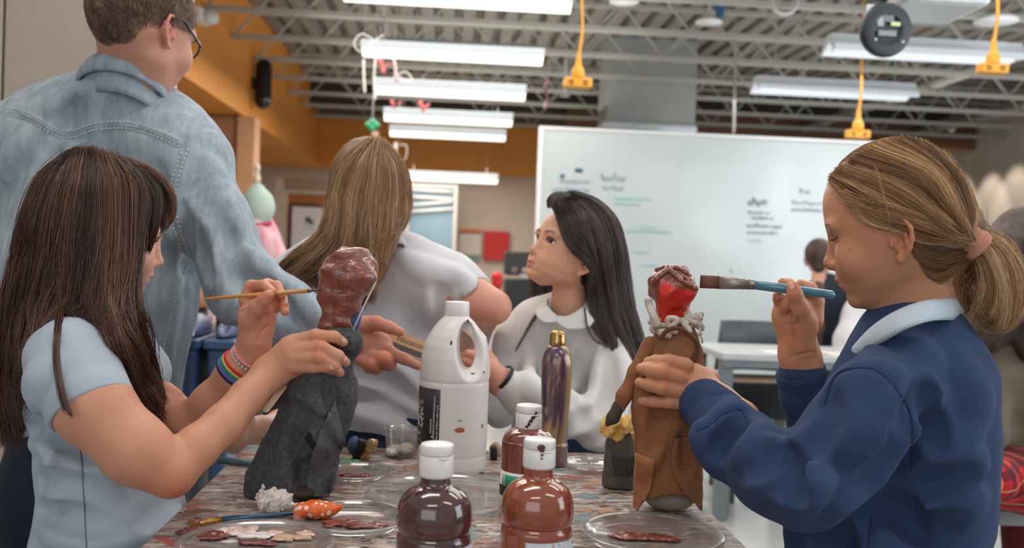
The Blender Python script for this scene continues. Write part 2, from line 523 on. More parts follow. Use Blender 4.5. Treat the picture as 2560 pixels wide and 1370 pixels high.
# ================================================================ the room
wall_beige = mat('wall_beige_paint', (206, 190, 172), .75, .03, 3, bump=.1, bscale=60)
wall_white = mat('wall_offwhite_paint', (214, 204, 192), .75, .03, 2)
panel_fab = mat('partition_fabric', (178, 164, 151), .95, .04, 8, bump=.2, bscale=700)
orange_p = mat('orange_soffit_paint', (226, 148, 60), .6, .04, 2)
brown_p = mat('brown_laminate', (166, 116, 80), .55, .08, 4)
deck_m = mat('deck_paint', (128, 122, 113), .6, .05, 2)
steel_m = mat('joist_paint', (168, 166, 158), .5, .05, 3)
dark_m = mat('dark_duct_paint', (84, 76, 70), .7, .1, 2)
white_m = mat('white_enamel', (232, 232, 230), .4, .02, 10)
dark_void = mat('ceiling_void_paint', (70, 62, 56), .8, .15, 1)
black_m = mat('black_plastic', (22, 24, 27), .35, .1, 10)
grey_m = mat('grey_metal', (120, 122, 122), .4, .05, 10, metal=.4)
# floor
nf = NT('polished_floor'); co = nf.coord()
f1 = nf.noise(co, 3, 5); f2 = nf.noise(co, 40, 3)
nf.base(nf.mix(.25, nf.ramp(f1, [(.3, lin((150, 152, 150))), (.7, lin((176, 178, 175)))]), nf.ramp(f2, [(.3, lin((130, 132, 130))), (.7, lin((190, 190, 186)))])))
nf.set(rough=.22); floor_m = nf.m
def struct(o): o['kind'] = 'structure'; return o
struct(box('floor', (-6, -3.2, -.1), (7.2, 14.6, 0), floor_m))
# tile joints of the floor are thin inlaid strips
bm = bmesh.new()
for i in range(-4, 7): add_box(bm, (i * 1.2 - .004, -3, .0), (i * 1.2 + .004, 14.2, .0015))
for j in range(-2, 12): add_box(bm, (-4.5, j * 1.2 - .004, .0), (7.0, j * 1.2 + .004, .0015))
struct(bm_obj('trim_1', bm, mat('floor_joint', (110, 112, 112), .6)))
# far wall
struct(box('wall_back', (-6, 14.2, 0), (7.2, 14.4, 3.4), wall_beige))
struct(box('wall_right', (7.0, -3.2, 0), (7.2, 14.4, 3.4), wall_white))
struct(box('wall_left', (-6.1, -3.2, 0), (-6.0, 14.4, 3.4), wall_beige))
# corrugated steel deck, ribs run away from the camera
DZ = 1.12 + 2.15
bm = bmesh.new(); xs = []
x = -2.0; pit = .19
prof = []
while x < 7.0:
    prof += [(x, DZ), (x + .075, DZ), (x + .09, DZ + .075), (x + .155, DZ + .075), (x + .17, DZ)]
    x += pit
for (y0, y1) in ((2.0, 14.2),):
    va = [bm.verts.new((a, y0, z)) for a, z in prof]; vb = [bm.verts.new((a, y1, z)) for a, z in prof]
    for i in range(len(va) - 1): bm.faces.new((va[i], va[i + 1], vb[i + 1], vb[i]))
o = bm_obj('ceiling', bm, deck_m); struct(o)
so = o.modifiers.new('solid', 'SOLIDIFY'); so.thickness = .01
# orange soffit down the left side and across the back
def plank(name, lo, hi, m): return struct(box(name, lo, hi, m))
plank('trim_2', (-6, 5.6, 2.25), (-1.85, 14.2, 3.35), orange_p)
plank('trim_3', (-1.85, 13.6, 2.25), (1.5, 14.199, 2.93), orange_p)
# deep dark duct and ceiling void at the back
plank('trim_4', (-1.85, 12.6, 2.93), (7.0, 13.7, 3.25), dark_void)
plank('trim_11', (1.5, 12.5, 2.72), (7.0, 12.59, 3.06), mat('warm_lit_band', (176, 130, 92), .6, .2, 6))  # warm lit ceiling area, its light put in as a colour band
for k_ in range(5): plank('trim_%d' % (12 + k_), (1.5, 12.44, 2.76 + k_ * .06), (7.0, 12.495, 2.785 + k_ * .06), mat('brown_slat_paint', (110, 80, 60), .6, .2, 6))
# open web joists across the room
def joist(y, zb=1.12 + 1.70, zt=DZ - .03, x0=-1.83, x1=6.98):
    t = thing('steel_joist', JL[joist.k], 'joist', (x0, y, zt)); joist.k += 1
    t['group'] = 'open web steel joists under the deck'
    for dz, nm in ((zt, 'top_chord'), (zb, 'bottom_chord')):
        bm = bmesh.new()
        add_box(bm, (x0, y - .03, dz - .018), (x1, y - .022 + .02, dz + .018)); add_box(bm, (x0, y + .01, dz - .018), (x1, y + .03, dz + .018))
        bm_obj(nm, bm, steel_m, t)
    bm = bmesh.new(); n = int((x1 - x0) / .36)
    pts = [(x0 + i * .36, y, zt if i % 2 else zb) for i in range(n + 1)]
    for a, b in zip(pts[:-1], pts[1:]): add_tube(bm, [a, b], .011, 6, cap=False)
    bm_obj('web', bm, steel_m, t)
joist.k = 0
_ord = ['nearest', 'second nearest', 'third nearest', 'fourth nearest', 'fifth nearest', 'sixth nearest', 'seventh nearest', 'eighth nearest', 'farthest']
JL = [w + ' grey open web steel joist crossing under the metal deck' for w in _ord]
for i in range(9): joist(5.3 + i * .93)
# beams running away at upper right
for k, (x, nm) in enumerate(((4.6, 'grey steel pipe running lengthwise above the hanging lamps'), (6.1, 'grey steel pipe running lengthwise beside the right wall'))):
    t = tube('ceiling_pipe', [(x, 4.5, 2.9), (x, 13.8, 2.9)], .05, steel_m, seg=14); tag(t, nm, 'pipe')
# big pale duct dropping behind the whiteboard
dk = 9.4
t = thing('air_duct', 'pale grey square duct dropping from ceiling behind the whiteboard', 'duct', P(1627, 200, dk))
a = P(1518, 165, dk); b = P(1738, 318, dk)
box('casing', (a[0], dk - .1, 2.3), (b[0], dk + .45, DZ), mat('duct_paint', (158, 162, 158), .5, .03, 2), t, bevel=.01)
box('bottom_rail', (a[0] - .03, dk - .14, P(1627, 326, dk)[2]), (b[0] + .01, dk + .47, P(1627, 312, dk)[2]), mat('rail_paint', (190, 200, 206), .4), t)

# hanging strip lamps
glow = emit_mat('lamp_glow', (255, 250, 240), 1.7)
shade_m = mat('lamp_housing', (150, 158, 162), .45, .02, 5)
def lamp_fix(cx, y, z, L, label, lit=True, nm='strip_lamp', dep_=.12):
    t = thing(nm, label, 'lamp', (cx, y, z))
    x0, x1 = cx - L / 2, cx + L / 2
    if lit:
        bm = bmesh.new()
        add_box(bm, (x0, y - .06, z + .02), (x1, y + .06, z + .10))
        bm_obj('housing', bm, shade_m, t, bevel=.006)
        n = 10; prof = [(math.cos(math.pi * i / n), -math.sin(math.pi * i / n)) for i in range(n + 1)]
        bm = bmesh.new(); va = [bm.verts.new((x0 + .01, y + .06 * p[0], z + .022 + .05 * p[1])) for p in prof]; vb = [bm.verts.new((x1 - .01, y + .06 * p[0], z + .022 + .05 * p[1])) for p in prof]
        for i in range(n): bm.faces.new((va[i], va[i + 1], vb[i + 1], vb[i]))
        bm.faces.new(va[::-1]); bm.faces.new(vb); bm.faces.new((va[0], vb[0], vb[-1], va[-1]))
        bm_obj('diffuser', bm, glow, t, smooth=False)
    else:
        bm = bmesh.new(); n = 8
        prof = [(-.11, -.03), (-.10, .01), (-.06, .05), (-.035, .085), (.035, .085), (.06, .05), (.10, .01), (.11, -.03), (.095, -.03), (.0, .03), (-.095, -.03)]
        va = [bm.verts.new((x0, y + p[0], z + p[1])) for p in prof]; vb = [bm.verts.new((x1, y + p[0], z + p[1])) for p in prof]
        n = len(prof)
        for i in range(n): bm.faces.new((va[i], va[(i + 1) % n], vb[(i + 1) % n], vb[i]))
        bm.faces.new(va[::-1]); bm.faces.new(vb)
        bm_obj('reflector', bm, mat('lamp_reflector', (226, 232, 236), .35, .02, 4), t)
        bm = bmesh.new(); add_tube(bm, [(x0 + .03, y, z - .012), (x1 - .03, y, z - .012)], .017, 8)
        bm_obj('lamp_tube', bm, mat('unlit_tube', (226, 230, 232), .3), t)
    for s in (-1, 1):
        bm = bmesh.new(); add_tube(bm, [(cx + s * L * .38, y, z + .07), (cx + s * L * .38, y, DZ)], .004, 6)
        bm_obj('hanger', bm, steel_m, t)
    return t
LZ = 1.12 + 1.305
def lampz(px, py, d): return P(px, py, d)
for (xa, xb, yy, d, lab) in (
    (858, 1432, 6, 5.1, 'lit white strip lamp at the very top edge, nearest of the row'),
    (905, 1360, 143, 6.45, 'lit white strip lamp, second of the row, with grey top'),
    (938, 1315, 236, 7.75, 'lit white strip lamp, third of the row, over red streamers'),
    (960, 1282, 303, 9.15, 'lit white strip lamp, fourth of the row, just over the orange bulkhead'),
    (974, 1265, 341, 10.1, 'lit white strip lamp in front of the orange bulkhead'),
    (1005, 1245, 450, 12.3, 'lit white strip lamp hanging low before the far window')):
    p = lampz((xa + xb) / 2, yy, d); L = (xb - xa) / F_PX * d
    lamp_fix(p[0], p[1], p[2], L, lab)
for (xa, xb, yy, d, lab) in (
    (2065, 2555, 132, 6.0, 'pale strip lamp with sloped shade behind the black projector disc'),
    (1883, 2288, 228, 7.2, 'pale strip lamp with sloped shade above the whiteboard')):
    p = lampz((xa + xb) / 2, yy, d); lamp_fix(p[0], p[1], p[2], (xb - xa) / F_PX * d, lab, lit=False)
# lamps of the same rows above and behind the camera (they light the group)
for k, (x, y, lab) in enumerate(((-.35, 3.9, 'lit strip lamp over the teacher, above the picture'), (-.35, 1.3, 'lit strip lamp over the left end of the craft table, above the picture'),
    (-.35, -.6, 'lit strip lamp behind the camera on the left'), (1.5, 3.4, 'lit strip lamp over the tall ponytail girl, above the picture'), (1.4, .3, 'lit strip lamp behind the camera on the right'))):
    lamp_fix(x, y, 2.75, 1.22, lab)

# whiteboard wall
bd = 6.5
A = P(1358, 322, bd); Bp = P(2300, 354, bd)
t = thing('whiteboard', 'large white dry erase board on wheels covered with faint notes', 'whiteboard', ((A[0] + Bp[0]) / 2, bd, 0))
bx0, bx1, bzt, bzb, by = A[0], Bp[0] + .12, A[2], .30, A[1]
nb = NT('whiteboard_gloss'); co = nb.coord()
sm = nb.noise(co, 1.6, 4)
nb.base(nb.ramp(sm, [(.3, lin((186, 195, 194))), (.7, lin((198, 206, 206)))])); nb.set(rough=.16, spec=.5)
nb.set(rough=nb.ramp(nb.noise(co, 2.5, 4, seed=4), [(.35, (.09,) * 3), (.7, (.26,) * 3)]))
panel = box('board_panel', (bx0, by, bzb), (bx1, by + .05, bzt), nb.m, t)
box('edge_frame', (bx0 - .025, by - .008, bzb), (bx0, by + .06, bzt), white_m, t)
box('edge_frame', (bx0 - .025, by - .008, bzt), (bx1 + .02, by + .06, bzt + .018), white_m, t)
box('foot', (bx0 + .1, by - .25, 0.02), (bx0 + .16, by + .3, .08), grey_m, t)
box('stand', (bx0 + .1, by + .051, .08), (bx0 + .16, by + .1, bzb + .3), grey_m, t)
box('foot', (bx1 - .16, by - .25, 0.02), (bx1 - .10, by + .3, .08), grey_m, t)
box('stand', (bx1 - .16, by + .051, .08), (bx1 - .10, by + .1, bzb + .3), grey_m, t)
def on_board(px, py): 
    r = P(px, py, 1.0) - EYE; return EYE + r * ((by - EYE[1]) / r[1])
def scribble(bm, px0, px1, py, h, r=.004, slope=.035, wig=6.5, seed=0):
    rg = random.Random(seed); x = px0; pts = []
    n = int((px1 - px0) / wig * 2)
    for i in range(n):
        x = px0 + (px1 - px0) * i / max(n - 1, 1)
        y = py + (x - px0) * slope + (h * .5 if i % 2 else -h * .5 * rg.choice((.5, 1, 1, 1.6))) * rg.uniform(.5, 1)
        pts.append(on_board(x + rg.uniform(-2, 2), y) - np.array([0, .002, 0]))
        if rg.random() < .14 and len(pts) > 3:
            add_tube(bm, ctrl(pts, len(pts) * 3), r, 4); pts = []
    if len(pts) > 2: add_tube(bm, ctrl(pts, len(pts) * 3), r, 4)
ink_b = mat('faded_blue_ink', (160, 174, 184), .6); ink_g = mat('faded_green_ink', (168, 204, 198), .6); ink_t = mat('teal_magnet', (40, 98, 116), .5)
notes = [('blue', 0, [(1400, 1480, 452, 14), (1500, 1570, 444, 20), (1380, 1475, 474, 12), (1505, 1556, 470, 12)]),
         ('dark', 1, [(1868, 1917, 505, 20), (1868, 1930, 531, 7), (1878, 1934, 545, 7), (1866, 1955, 564, 9), (1866, 1945, 581, 9)]),
         ('blue2', 0, [(1998, 2025, 478, 14), (1978, 2062, 506, 9), (1976, 2058, 524, 9)]),
         ('green', 2, [(1535, 1625, 495, 6), (1535, 1600, 508, 6), (1560, 1675, 576, 7), (1600, 1640, 568, 6), (1580, 1620, 628, 6), (1600, 1640, 662, 5), (1870, 1905, 600, 4)])]
for nm, mi, ls in notes:
    bm = bmesh.new()
    for q, (a, b, y, h) in enumerate(ls): scribble(bm, a, b, y, h, .0035 if mi != 2 else .005, seed=q + mi * 10)
    bm_obj('handwriting', bm, [ink_b, mat('faded_dark_ink', (134, 150, 162), .6), ink_g][mi], t)
for (px, py, w, h) in ((1447, 426, 12, 6), (1406, 440, 6, 6), (1828, 677, 3, 3)):
    c = on_board(px, py); bm = bmesh.new()
    bmesh.ops.create_uvsphere(bm, u_segments=16, v_segments=8, radius=1, matrix=Matrix.Translation(Vector(c)) @ Matrix.Diagonal((w * bd / F_PX, .008, h * bd / F_PX, 1)))
    o = bm_obj('magnet', bm, ink_t, None, smooth=True); tag(o, {1447: 'oval teal magnet on the whiteboard', 1406: 'small round teal magnet on the whiteboard beside the oval one', 1828: 'tiny dark magnet low on the whiteboard'}[px], 'magnet')

# left fabric partition behind the teacher
pd_ = 2.9
e0 = P(440, 215, pd_)
t = thing('partition_panel', 'tall beige fabric room divider behind the teacher', 'partition', (e0[0] - .6, pd_, 0))
sx = P(50, 100, pd_)[0]
box('fabric_panel', (sx + .004, pd_, 0.02), (e0[0] - .03, pd_ + .07, 2.9), panel_fab, t, bevel=.003)
box('fabric_panel', (sx - 1.6, pd_, 0.02), (sx - .004, pd_ + .07, 2.9), panel_fab, t, bevel=.003)
box('edge_post', (e0[0] - .03, pd_ - .005, 0), (e0[0], pd_ + .08, 2.9), mat('post_paint', (214, 208, 200), .5), t)
box('seam_channel', (sx - .004, pd_ + .008, 0.02), (sx + .004, pd_ + .06, 2.9), mat('seam_brown', (92, 76, 66), .6), t)
c = P(484, 60, 2.82)
t = thing('notice_card', 'white card with orange print fixed on the partition edge', 'card', c)
box('card', (c[0] - .03, 2.80, c[2] - .055), (c[0] + .022, 2.806, c[2] + .3), mat('white_card', (226, 222, 218), .6), t)
box('print', (c[0] - .02, 2.798, c[2] - .02), (c[0] + .006, 2.80, c[2] + .12), mat('orange_print', (226, 140, 120), .6), t)
# emergency lamp on soffit
c = np.array([-1.8, 7.3, 0]); r = P(512, 48, 1) - EYE; c = EYE + r * ((-1.80 - EYE[0]) / r[0])
t = thing('emergency_light', 'small white wall lamp high on the orange soffit', 'lamp', c)
box('housing', (c[0] - .05, c[1] - .2, c[2] - .04), (c[0] + .02, c[1] + .05, c[2] + .05), white_m, t, bevel=.01)
lathe('lamp_head', (c[0] + .03, c[1] - .02, c[2]), [(.03, 0), (.05, .05), (.052, .07)], white_m, t, seg=20, axis=(.6, -.8, 0))
# long black speaker on soffit
r = P(647, 210, 1) - EYE; c = EYE + r * ((-1.79 - EYE[0]) / r[0])
t = thing('wall_speaker', 'long black rounded speaker hanging on the orange soffit', 'speaker', c)
s = SDF(); s.cone(c + [0.04, 0, .155], c + [.04, 0, -.155], .075, .075); s.ops[-1] = s.ops[-1]
sdf_obj('casing', s, .012, mat('gloss_black', (20, 20, 22), .15), t)
box('bracket', (-1.85, c[1] - .03, c[2] - .05), (c[0] + .02, c[1] + .03, c[2] + .05), black_m, t)
for sgn in (1, -1):
    box('end_cap', (c[0] + .0, c[1] - .04, c[2] + sgn * .19 - .02), (c[0] + .08, c[1] + .04, c[2] + sgn * .19 + .02), black_m, t, bevel=.01)

# yellow drop cords with outlet blocks
yel = mat('yellow_cord_rubber', (232, 160, 40), .45, .05, 20)
def drop(px, py, d, wpx, label, top=0, lean=8):
    c = P(px, py, d); w = wpx / F_PX * d; t = thing('power_drop', label, 'outlet', c)
    box('outlet_block', (c[0] - w / 2, c[1] - .03, c[2] - w * .17), (c[0] + w / 2, c[1] + .03, c[2] + w * .17), yel, t, bevel=.006)
    lathe('strain_relief', (c[0], c[1], c[2] + w * .17), smooth_prof([(w * .24, 0), (w * .22, w * .3), (w * .13, w * .45), (w * .09, w * .75), (w * .07, w * .9)], 4), yel, t, seg=14)
    tube('cord', ctrl([c + [0, 0, w * .9], c + [.012, 0, w * 2], c + [0.0, 0, w * 4], c + [.01, 0, DZ - c[2] - .02]], 24), w * .055, yel, t, seg=8)
    for k in (-.25, .25):
        box('socket', (c[0] + k * w - w * .08, c[1] - .034, c[2] - w * .08), (c[0] + k * w + w * .08, c[1] - .030, c[2] + w * .08), mat('socket_dark', (150, 96, 26), .5), t)
drop(1444, 208, 4.4, 70, 'yellow outlet block hanging on a cord right of the lamp row')
drop(2481, 172, 4.4, 70, 'yellow outlet block hanging on a cord at the upper right corner')
drop(2144, 336, 6.45, 58, 'small orange outlet block on a twisted cord above the whiteboard')
# ================================================================ people
def skin_mat(name, tint=(1, 1, 1)):
    n = NT(name)
    at = n.n('ShaderNodeAttribute', attribute_name='Col')
    co = n.coord(); f = n.noise(co, 60, 4); g = n.noise(co, 420, 3)
    v = n.mix(.16, at.outputs['Color'], n.ramp(f, [(.35, tuple(np.array([.58, .27, .17]) * tint)), (.65, tuple(np.minimum(np.array([.80, .52, .38]) * tint, 1)))]), 'MULTIPLY')
    n.base(n.mix(.45, at.outputs['Color'], v)); n.set(rough=.48, sss=.12, sss_scale=.006, spec=.35)
    n.b.inputs['Subsurface Radius'].default_value = (1, .35, .2)
    n.bump(g, .12, .0006)
    return n.m
SKIN = skin_mat('skin')
def hair_mat(name, dark, mid, light, rough=.35):
    n = NT(name); at = n.n('ShaderNodeAttribute', attribute_name='tone')
    n.base(n.ramp(at.outputs['Fac'], [(0.05, lin(dark)), (.5, lin(mid)), (.95, lin(light))])); n.set(rough=rough, spec=.45)
    return n.m
def core_mat(name, dark, mid):
    n = NT(name); co = n.coord(); f = n.noise(co, 60, 4, mapscale=(1, 1, .12))
    n.base(n.ramp(f, [(.3, lin(dark)), (.7, lin(mid))])); n.set(rough=.55, spec=.3); n.bump(f, .6, .003)
    return n.m
U0 = 1 / 1920.0
class Head:
    """A head built from sections; local units: 1/1920 m, x to the person's right, y forward, z up"""
    ZF = np.array([-168, -164, -158, -150, -139, -124, -114, -104, -96, -90, -80, -72, -61, -51, -25, 0, 25, 45, 61, 75, 95, 115, 131, 150, 173, 195, 212], float)
    YF = np.array([52, 86, 104, 122, 133.5, 137, 137.5, 143, 147, 149, 152, 157, 160, 161, 154, 150, 149, 150, 153, 156, 157.5, 157, 154, 148, 131, 100, 55], float)
    YB = np.array([44, 62, 52, 40, 26, 8, -8, -24, -38, -50, -62, -72, -84, -96, -118, -135, -145, -150, -150, -150, -140, -120, -110, -100, -80, -50, 0], float)
    HW = np.array([4, 14, 24, 34, 48, 62, 72, 81, 88, 92, 98, 102, 108, 113, 121, 126, 129, 131, 131, 130, 126, 120, 112, 100, 80, 50, 20], float)
    def __init__(s, C, F, up=(0, 1, 0), scale=1.0, wide=1.0, ys=1.0):
        s.A = np.array([1.0, ys, 1.0])
        s.C = np.asarray(C, float); F = np.asarray(F, float); F = F / np.linalg.norm(F)
        up = np.asarray(up, float); X = np.cross(F, up); X /= np.linalg.norm(X); Z = np.cross(X, F)
        s.R = np.stack([RW @ X, RW @ F, RW @ Z], 1)     # columns: world directions of local axes
        s.s = scale * U0; s.wide = wide
    def w(s, p): return s.C + (s.R @ (np.asarray(p, float) * s.s * s.A))
    def loc(s, P_): return ((np.asarray(P_, np.float32) - s.C.astype(np.float32)) @ s.R.astype(np.float32)) / (s.s * s.A).astype(np.float32)
    def ell(s, S, c, r, k, sub=0, rot=None):
        R = s.R if rot is None else s.R @ rot
        S.ell(s.w(c), np.asarray(r, float) * s.s * s.A, R, k * s.s, sub)
    def cone(s, S, a, b, ra, rb, k, sub=0): S.cone(s.w(a), s.w(b), ra * s.s, rb * s.s, k * s.s, sub)
    def build(s, S, face=True, ears=(1, -1), eye_open=.0, lips=1.0, mouth_open=0, nose=1.0, cheek=1.0, jz=1.0, lf=0):
        W = s.wide; S.rf = 2.6
        s.ell(S, (0, -15, 75), (141 * W, 172, 161), 1)
        def sec(P_):
            q = s.loc(P_); q[:, 2] = np.where(q[:, 2] < -95, -95 + (q[:, 2] + 95) / jz, q[:, 2]); z = np.clip(q[:, 2], -168, 212)
            yf = np.interp(z, s.ZF, s.YF).astype(np.float32); yb = np.interp(z, s.ZF, s.YB).astype(np.float32); hw = np.interp(z, s.ZF, s.HW).astype(np.float32) * W
            yc = yb * .55 + yf * .45 - 12 * np.clip((yf - yb) / 200, 0, 1); a = np.maximum(np.where(q[:, 1] > yc, yf - yc, yc - yb), 3)
            e = (np.abs(q[:, 0] / hw) ** 2.25 + np.abs((q[:, 1] - yc) / a) ** 2.25) ** (1 / 2.25)
            d = (e - 1) * np.minimum(hw, a)
            d = np.maximum(d, np.maximum(q[:, 2] - 205, -166 - q[:, 2]))
            return d * np.float32(s.s * .8)
        S.add(sec, s.w((0, 20, -30)), 230 * s.s, 26 * s.s)
        if face:
            for e in (-1, 1):
                if cheek > 0: s.ell(S, (e * 64, 104 + 4 * cheek, -28), (40 * cheek, 38, 42), 34)                          # cheek
                s.ell(S, (e * 51, 160, 33), (31, 17, 19), 20, sub=1)                     # socket
                s.ell(S, (e * 46, 141, 62), (38, 12, 12), 26)                            # brow
            n = nose
            s.cone(S, (0, 141, 50), (0, 144 + 26 * n, -17), 9.5, 10.5, 20)
            s.ell(S, (0, 148 + 28 * n, -28), (15, 14, 12.5), 12)
            for e in (-1, 1):
                s.ell(S, (e * 17, 140 + 21 * n, -36), (10.5, 14, 10), 9)
                s.ell(S, (e * 9, 148 + 21 * n, -47), (4.5, 8, 5), 3, sub=1)
            s.ell(S, (0, 150 + 19 * n, -43), (5, 11, 7), 6)
            # muzzle and lips
            s.ell(S, (0, 128 + lf, -82), (42, 26, 30), 24)
            mo = mouth_open
            for e in (-1, 1):
                s.ell(S, (e * 11, 155 + lf, -74), (20, 13.5, 8.4 * lips), 6)
                s.ell(S, (e * 8, 147 + lf, -91 - mo), (19, 12.5, 9.6 * lips), 7)
            s.ell(S, (0, 156 + lf, -82 - mo * .5), (32, 17, 1.7 + mo), 3, sub=1)
            s.ell(S, (0, 158, -106), (18, 14, 6), 14, sub=1)
            s.ell(S, (0, 122, -95 - 37 * jz), (26, 17, 18 * jz), 24)                                   # chin
            s.ell(S, (0, 176, -60), (4.5, 7, 10), 6, sub=1)                              # philtrum
            # lids
            for e in (-1, 1):
                s.ell(S, (e * 51, 117, 33), (26.5, 26.5, 26.5), 5)
                if eye_open > 0:
                    h = 10.5 * eye_open
                    s.ell(S, (e * 53, 141, 31), (24.5, 17, h), 1.5, sub=1)
                    s.ell(S, (e * 51, 137.5, 31 + h + 8.5), (22, 7, 3.6), 3)                     # upper lid fold
                else:
                    s.ell(S, (e * 51, 143, 30), (21, 4.5, 2.5), 3)
                    s.ell(S, (e * 51, 143, 49), (24, 5, 2.0), 4, sub=1)
        for e in ears:
            x = e * (127 * W)
            def q(y, z, o): return (x + e * (o * 1.25 + 2), y * 1.12 - 2, z * 1.08)
            s.ell(S, q(-14, 2, 5), (7, 27, 40), 8, rot=np.array([[math.cos(.32 * e), -math.sin(.32 * e), 0], [math.sin(.32 * e), math.cos(.32 * e), 0], [0, 0, 1]]))
            rim = [q(12, 12, 3), q(8, 34, 7), q(-8, 47, 12), q(-26, 42, 18), q(-36, 22, 21), q(-35, -2, 19), q(-26, -22, 15), q(-12, -38, 9)]
            for i in range(len(rim) - 1): s.cone(S, rim[i], rim[i + 1], 5.6, 5.6, 3)
            s.ell(S, q(-3, -40, 6), (6.5, 12, 13), 6)
            s.ell(S, q(10, -6, 6), (6, 6, 11), 5)                                         # tragus
            s.ell(S, q(-10, -5, 15), (18, 13, 19), 3, sub=1)                                # concha
            s.ell(S, q(-13, 28, 18), (11, 9, 9), 4, sub=1)
            s.cone(S, q(-24, 18, 15), q(-20, -14, 13), 4, 4, 4)
    def colors(s, V, skin, lip, brow=None, bw=1.0, blush=(1, 1, 1), lash=None, eye_open=0, mole=None):
        q = (np.asarray(V) - s.C) @ s.R / (s.s * s.A)
        c = np.tile(np.array(lin(skin)), (len(V), 1))
        def blend(m, col):
            nonlocal c; c = c * (1 - m[:, None]) + np.array(lin(col)) * m[:, None]
        def ss(x, a, b): t = np.clip((x - a) / (b - a), 0, 1); return t * t * (3 - 2 * t)
        x, y, z = q.T; ax = np.abs(x)
        sk = np.array(skin, float)
        front = ss(y, 40, 90)
        blend(.35 * np.exp(-(((ax - 72) / 30) ** 2 + ((z + 28) / 28) ** 2)) * front, sk * (1.02, .80, .76))
        blend(.4 * np.exp(-(((z + 30) / 14) ** 2)) * ss(y, 160, 175), sk * (1.0, .82, .78))
        blend(.4 * ss(ax, 124 * s.wide, 140 * s.wide) * ss(-np.abs(y + 14), -52, -36) * (np.abs(z) < 60), sk * (1.0, .76, .70))
        up = ((z + 74) / 9.5) ** 2 + (x / 31) ** 2; lo = ((z + 91) / 11.5) ** 2 + (x / 27) ** 2
        m = np.maximum(1 - ss(up, .7, 1.2), 1 - ss(lo, .7, 1.2)) * (y > 105)
        blend(m * .85, lip)
        if brow is not None:
            zb = 64 + 7 * np.sin(np.clip((ax - 20) / 62, 0, 1) * 3.14 * .8) - 4
            th = 5.2 * bw * (1 - .5 * np.clip((ax - 40) / 50, 0, 1))
            m = (1 - ss(np.abs(z - zb) / th, .5, 1.3)) * ss(ax, 14, 24) * (1 - ss(ax, 74, 90)) * (y > 90)
            blend(m * .85, brow)
        if lash is not None:
            h = 10.5 * eye_open
            if eye_open > 0:
                e = (((ax - 53) / 26.5) ** 2 + ((z - 31) / (h + 2.8)) ** 2)
                m = (1 - ss(np.abs(e - 1), .12, .5)) * (z > 29) * (y > 105) * (ax > 25) * (ax < 80)
                m2 = (1 - ss(np.abs(e - 1), .1, .35)) * (z <= 29) * (y > 105) * (ax > 25) * (ax < 80) * .35
                blend(np.clip(m + m2, 0, 1) * .9, lash)
            else:
                zl = 30 + 5 * ((ax - 51) / 24) ** 2 * 1.0
                m = (1 - ss(np.abs(z - zl) / 3.2, .4, 1.2)) * (np.abs(ax - 51) < 25) * (y > 100)
                blend(m * .9, lash)
        if mole is not None:
            for (mx, my, mz, mr) in mole:
                d = np.sqrt((y - my) ** 2 + (z - mz) ** 2) + 100 * (x * mx < 0)
                blend((1 - ss(d, mr * .5, mr)) * .7, (110, 66, 50))
        return c
    def eyes(s, parent, look=(0, 1, 0), iris=(70, 46, 34), r=24.0):
        r = r * (.93 if s.A[1] < 1 else 1)
        look = np.asarray(look, float); look /= np.linalg.norm(look)
        wht = mat('eye_white', (226, 218, 212), .12, .02, 40); irm = mat('iris_%d_%d_%d' % iris, iris, .08, .2, 900); pup = mat('pupil', (8, 7, 7), .05)
        for e in (-1, 1):
            bm = bmesh.new(); bmesh.ops.create_uvsphere(bm, u_segments=40, v_segments=28, radius=r)
            for f in bm.faces:
                a = math.degrees(math.acos(max(-1, min(1, f.calc_center_median().normalized().z))))
                f.material_index = 2 if a < 12 else (1 if a < 36 else 0)
            zq = Vector(s.R @ look).to_track_quat('Z', 'Y').to_matrix().to_4x4()
            bmesh.ops.transform(bm, matrix=Matrix.Translation(Vector(s.w((e * 51, 117, 33)))) @ zq @ Matrix.Scale(s.s, 4), verts=bm.verts)
            bm_obj('eye', bm, None, parent, smooth=True, mats=[wht, irm, pup])
def strands(name, lines, mat_, parent, r0=.00035, r1=.00012, kind='stuff'):
    """lines: (n, m, 3) array of hair paths -> one hair curves object"""
    lines = np.asarray(lines, np.float32); n, m, _ = lines.shape
    hc = bpy.data.hair_curves.new(name); hc.add_curves([m] * n)
    hc.position_data.foreach_set('vector', lines.reshape(-1))
    at = hc.attributes.get('radius') or hc.attributes.new('radius', 'FLOAT', 'POINT')
    rr = np.tile(np.linspace(r0, r1, m), n).astype(np.float32); at.data.foreach_set('value', rr)
    mid = lines[:, m // 3]
    tone = .5 + .34 * wav(mid, 26, 3) + .20 * wav(mid, 90, 4) + rng.normal(size=n) * .10
    hc.attributes.new('tone', 'FLOAT', 'CURVE').data.foreach_set('value', np.clip(tone, 0, 1).astype(np.float32))
    hc.materials.append(mat_)
    o = bpy.data.objects.new(name, hc); COL.objects.link(o)
    if parent is not None:
        o.parent = parent; o.matrix_parent_inverse = Matrix.Translation(Vector(parent.location)).inverted()
    if kind: o['kind'] = kind
    return o
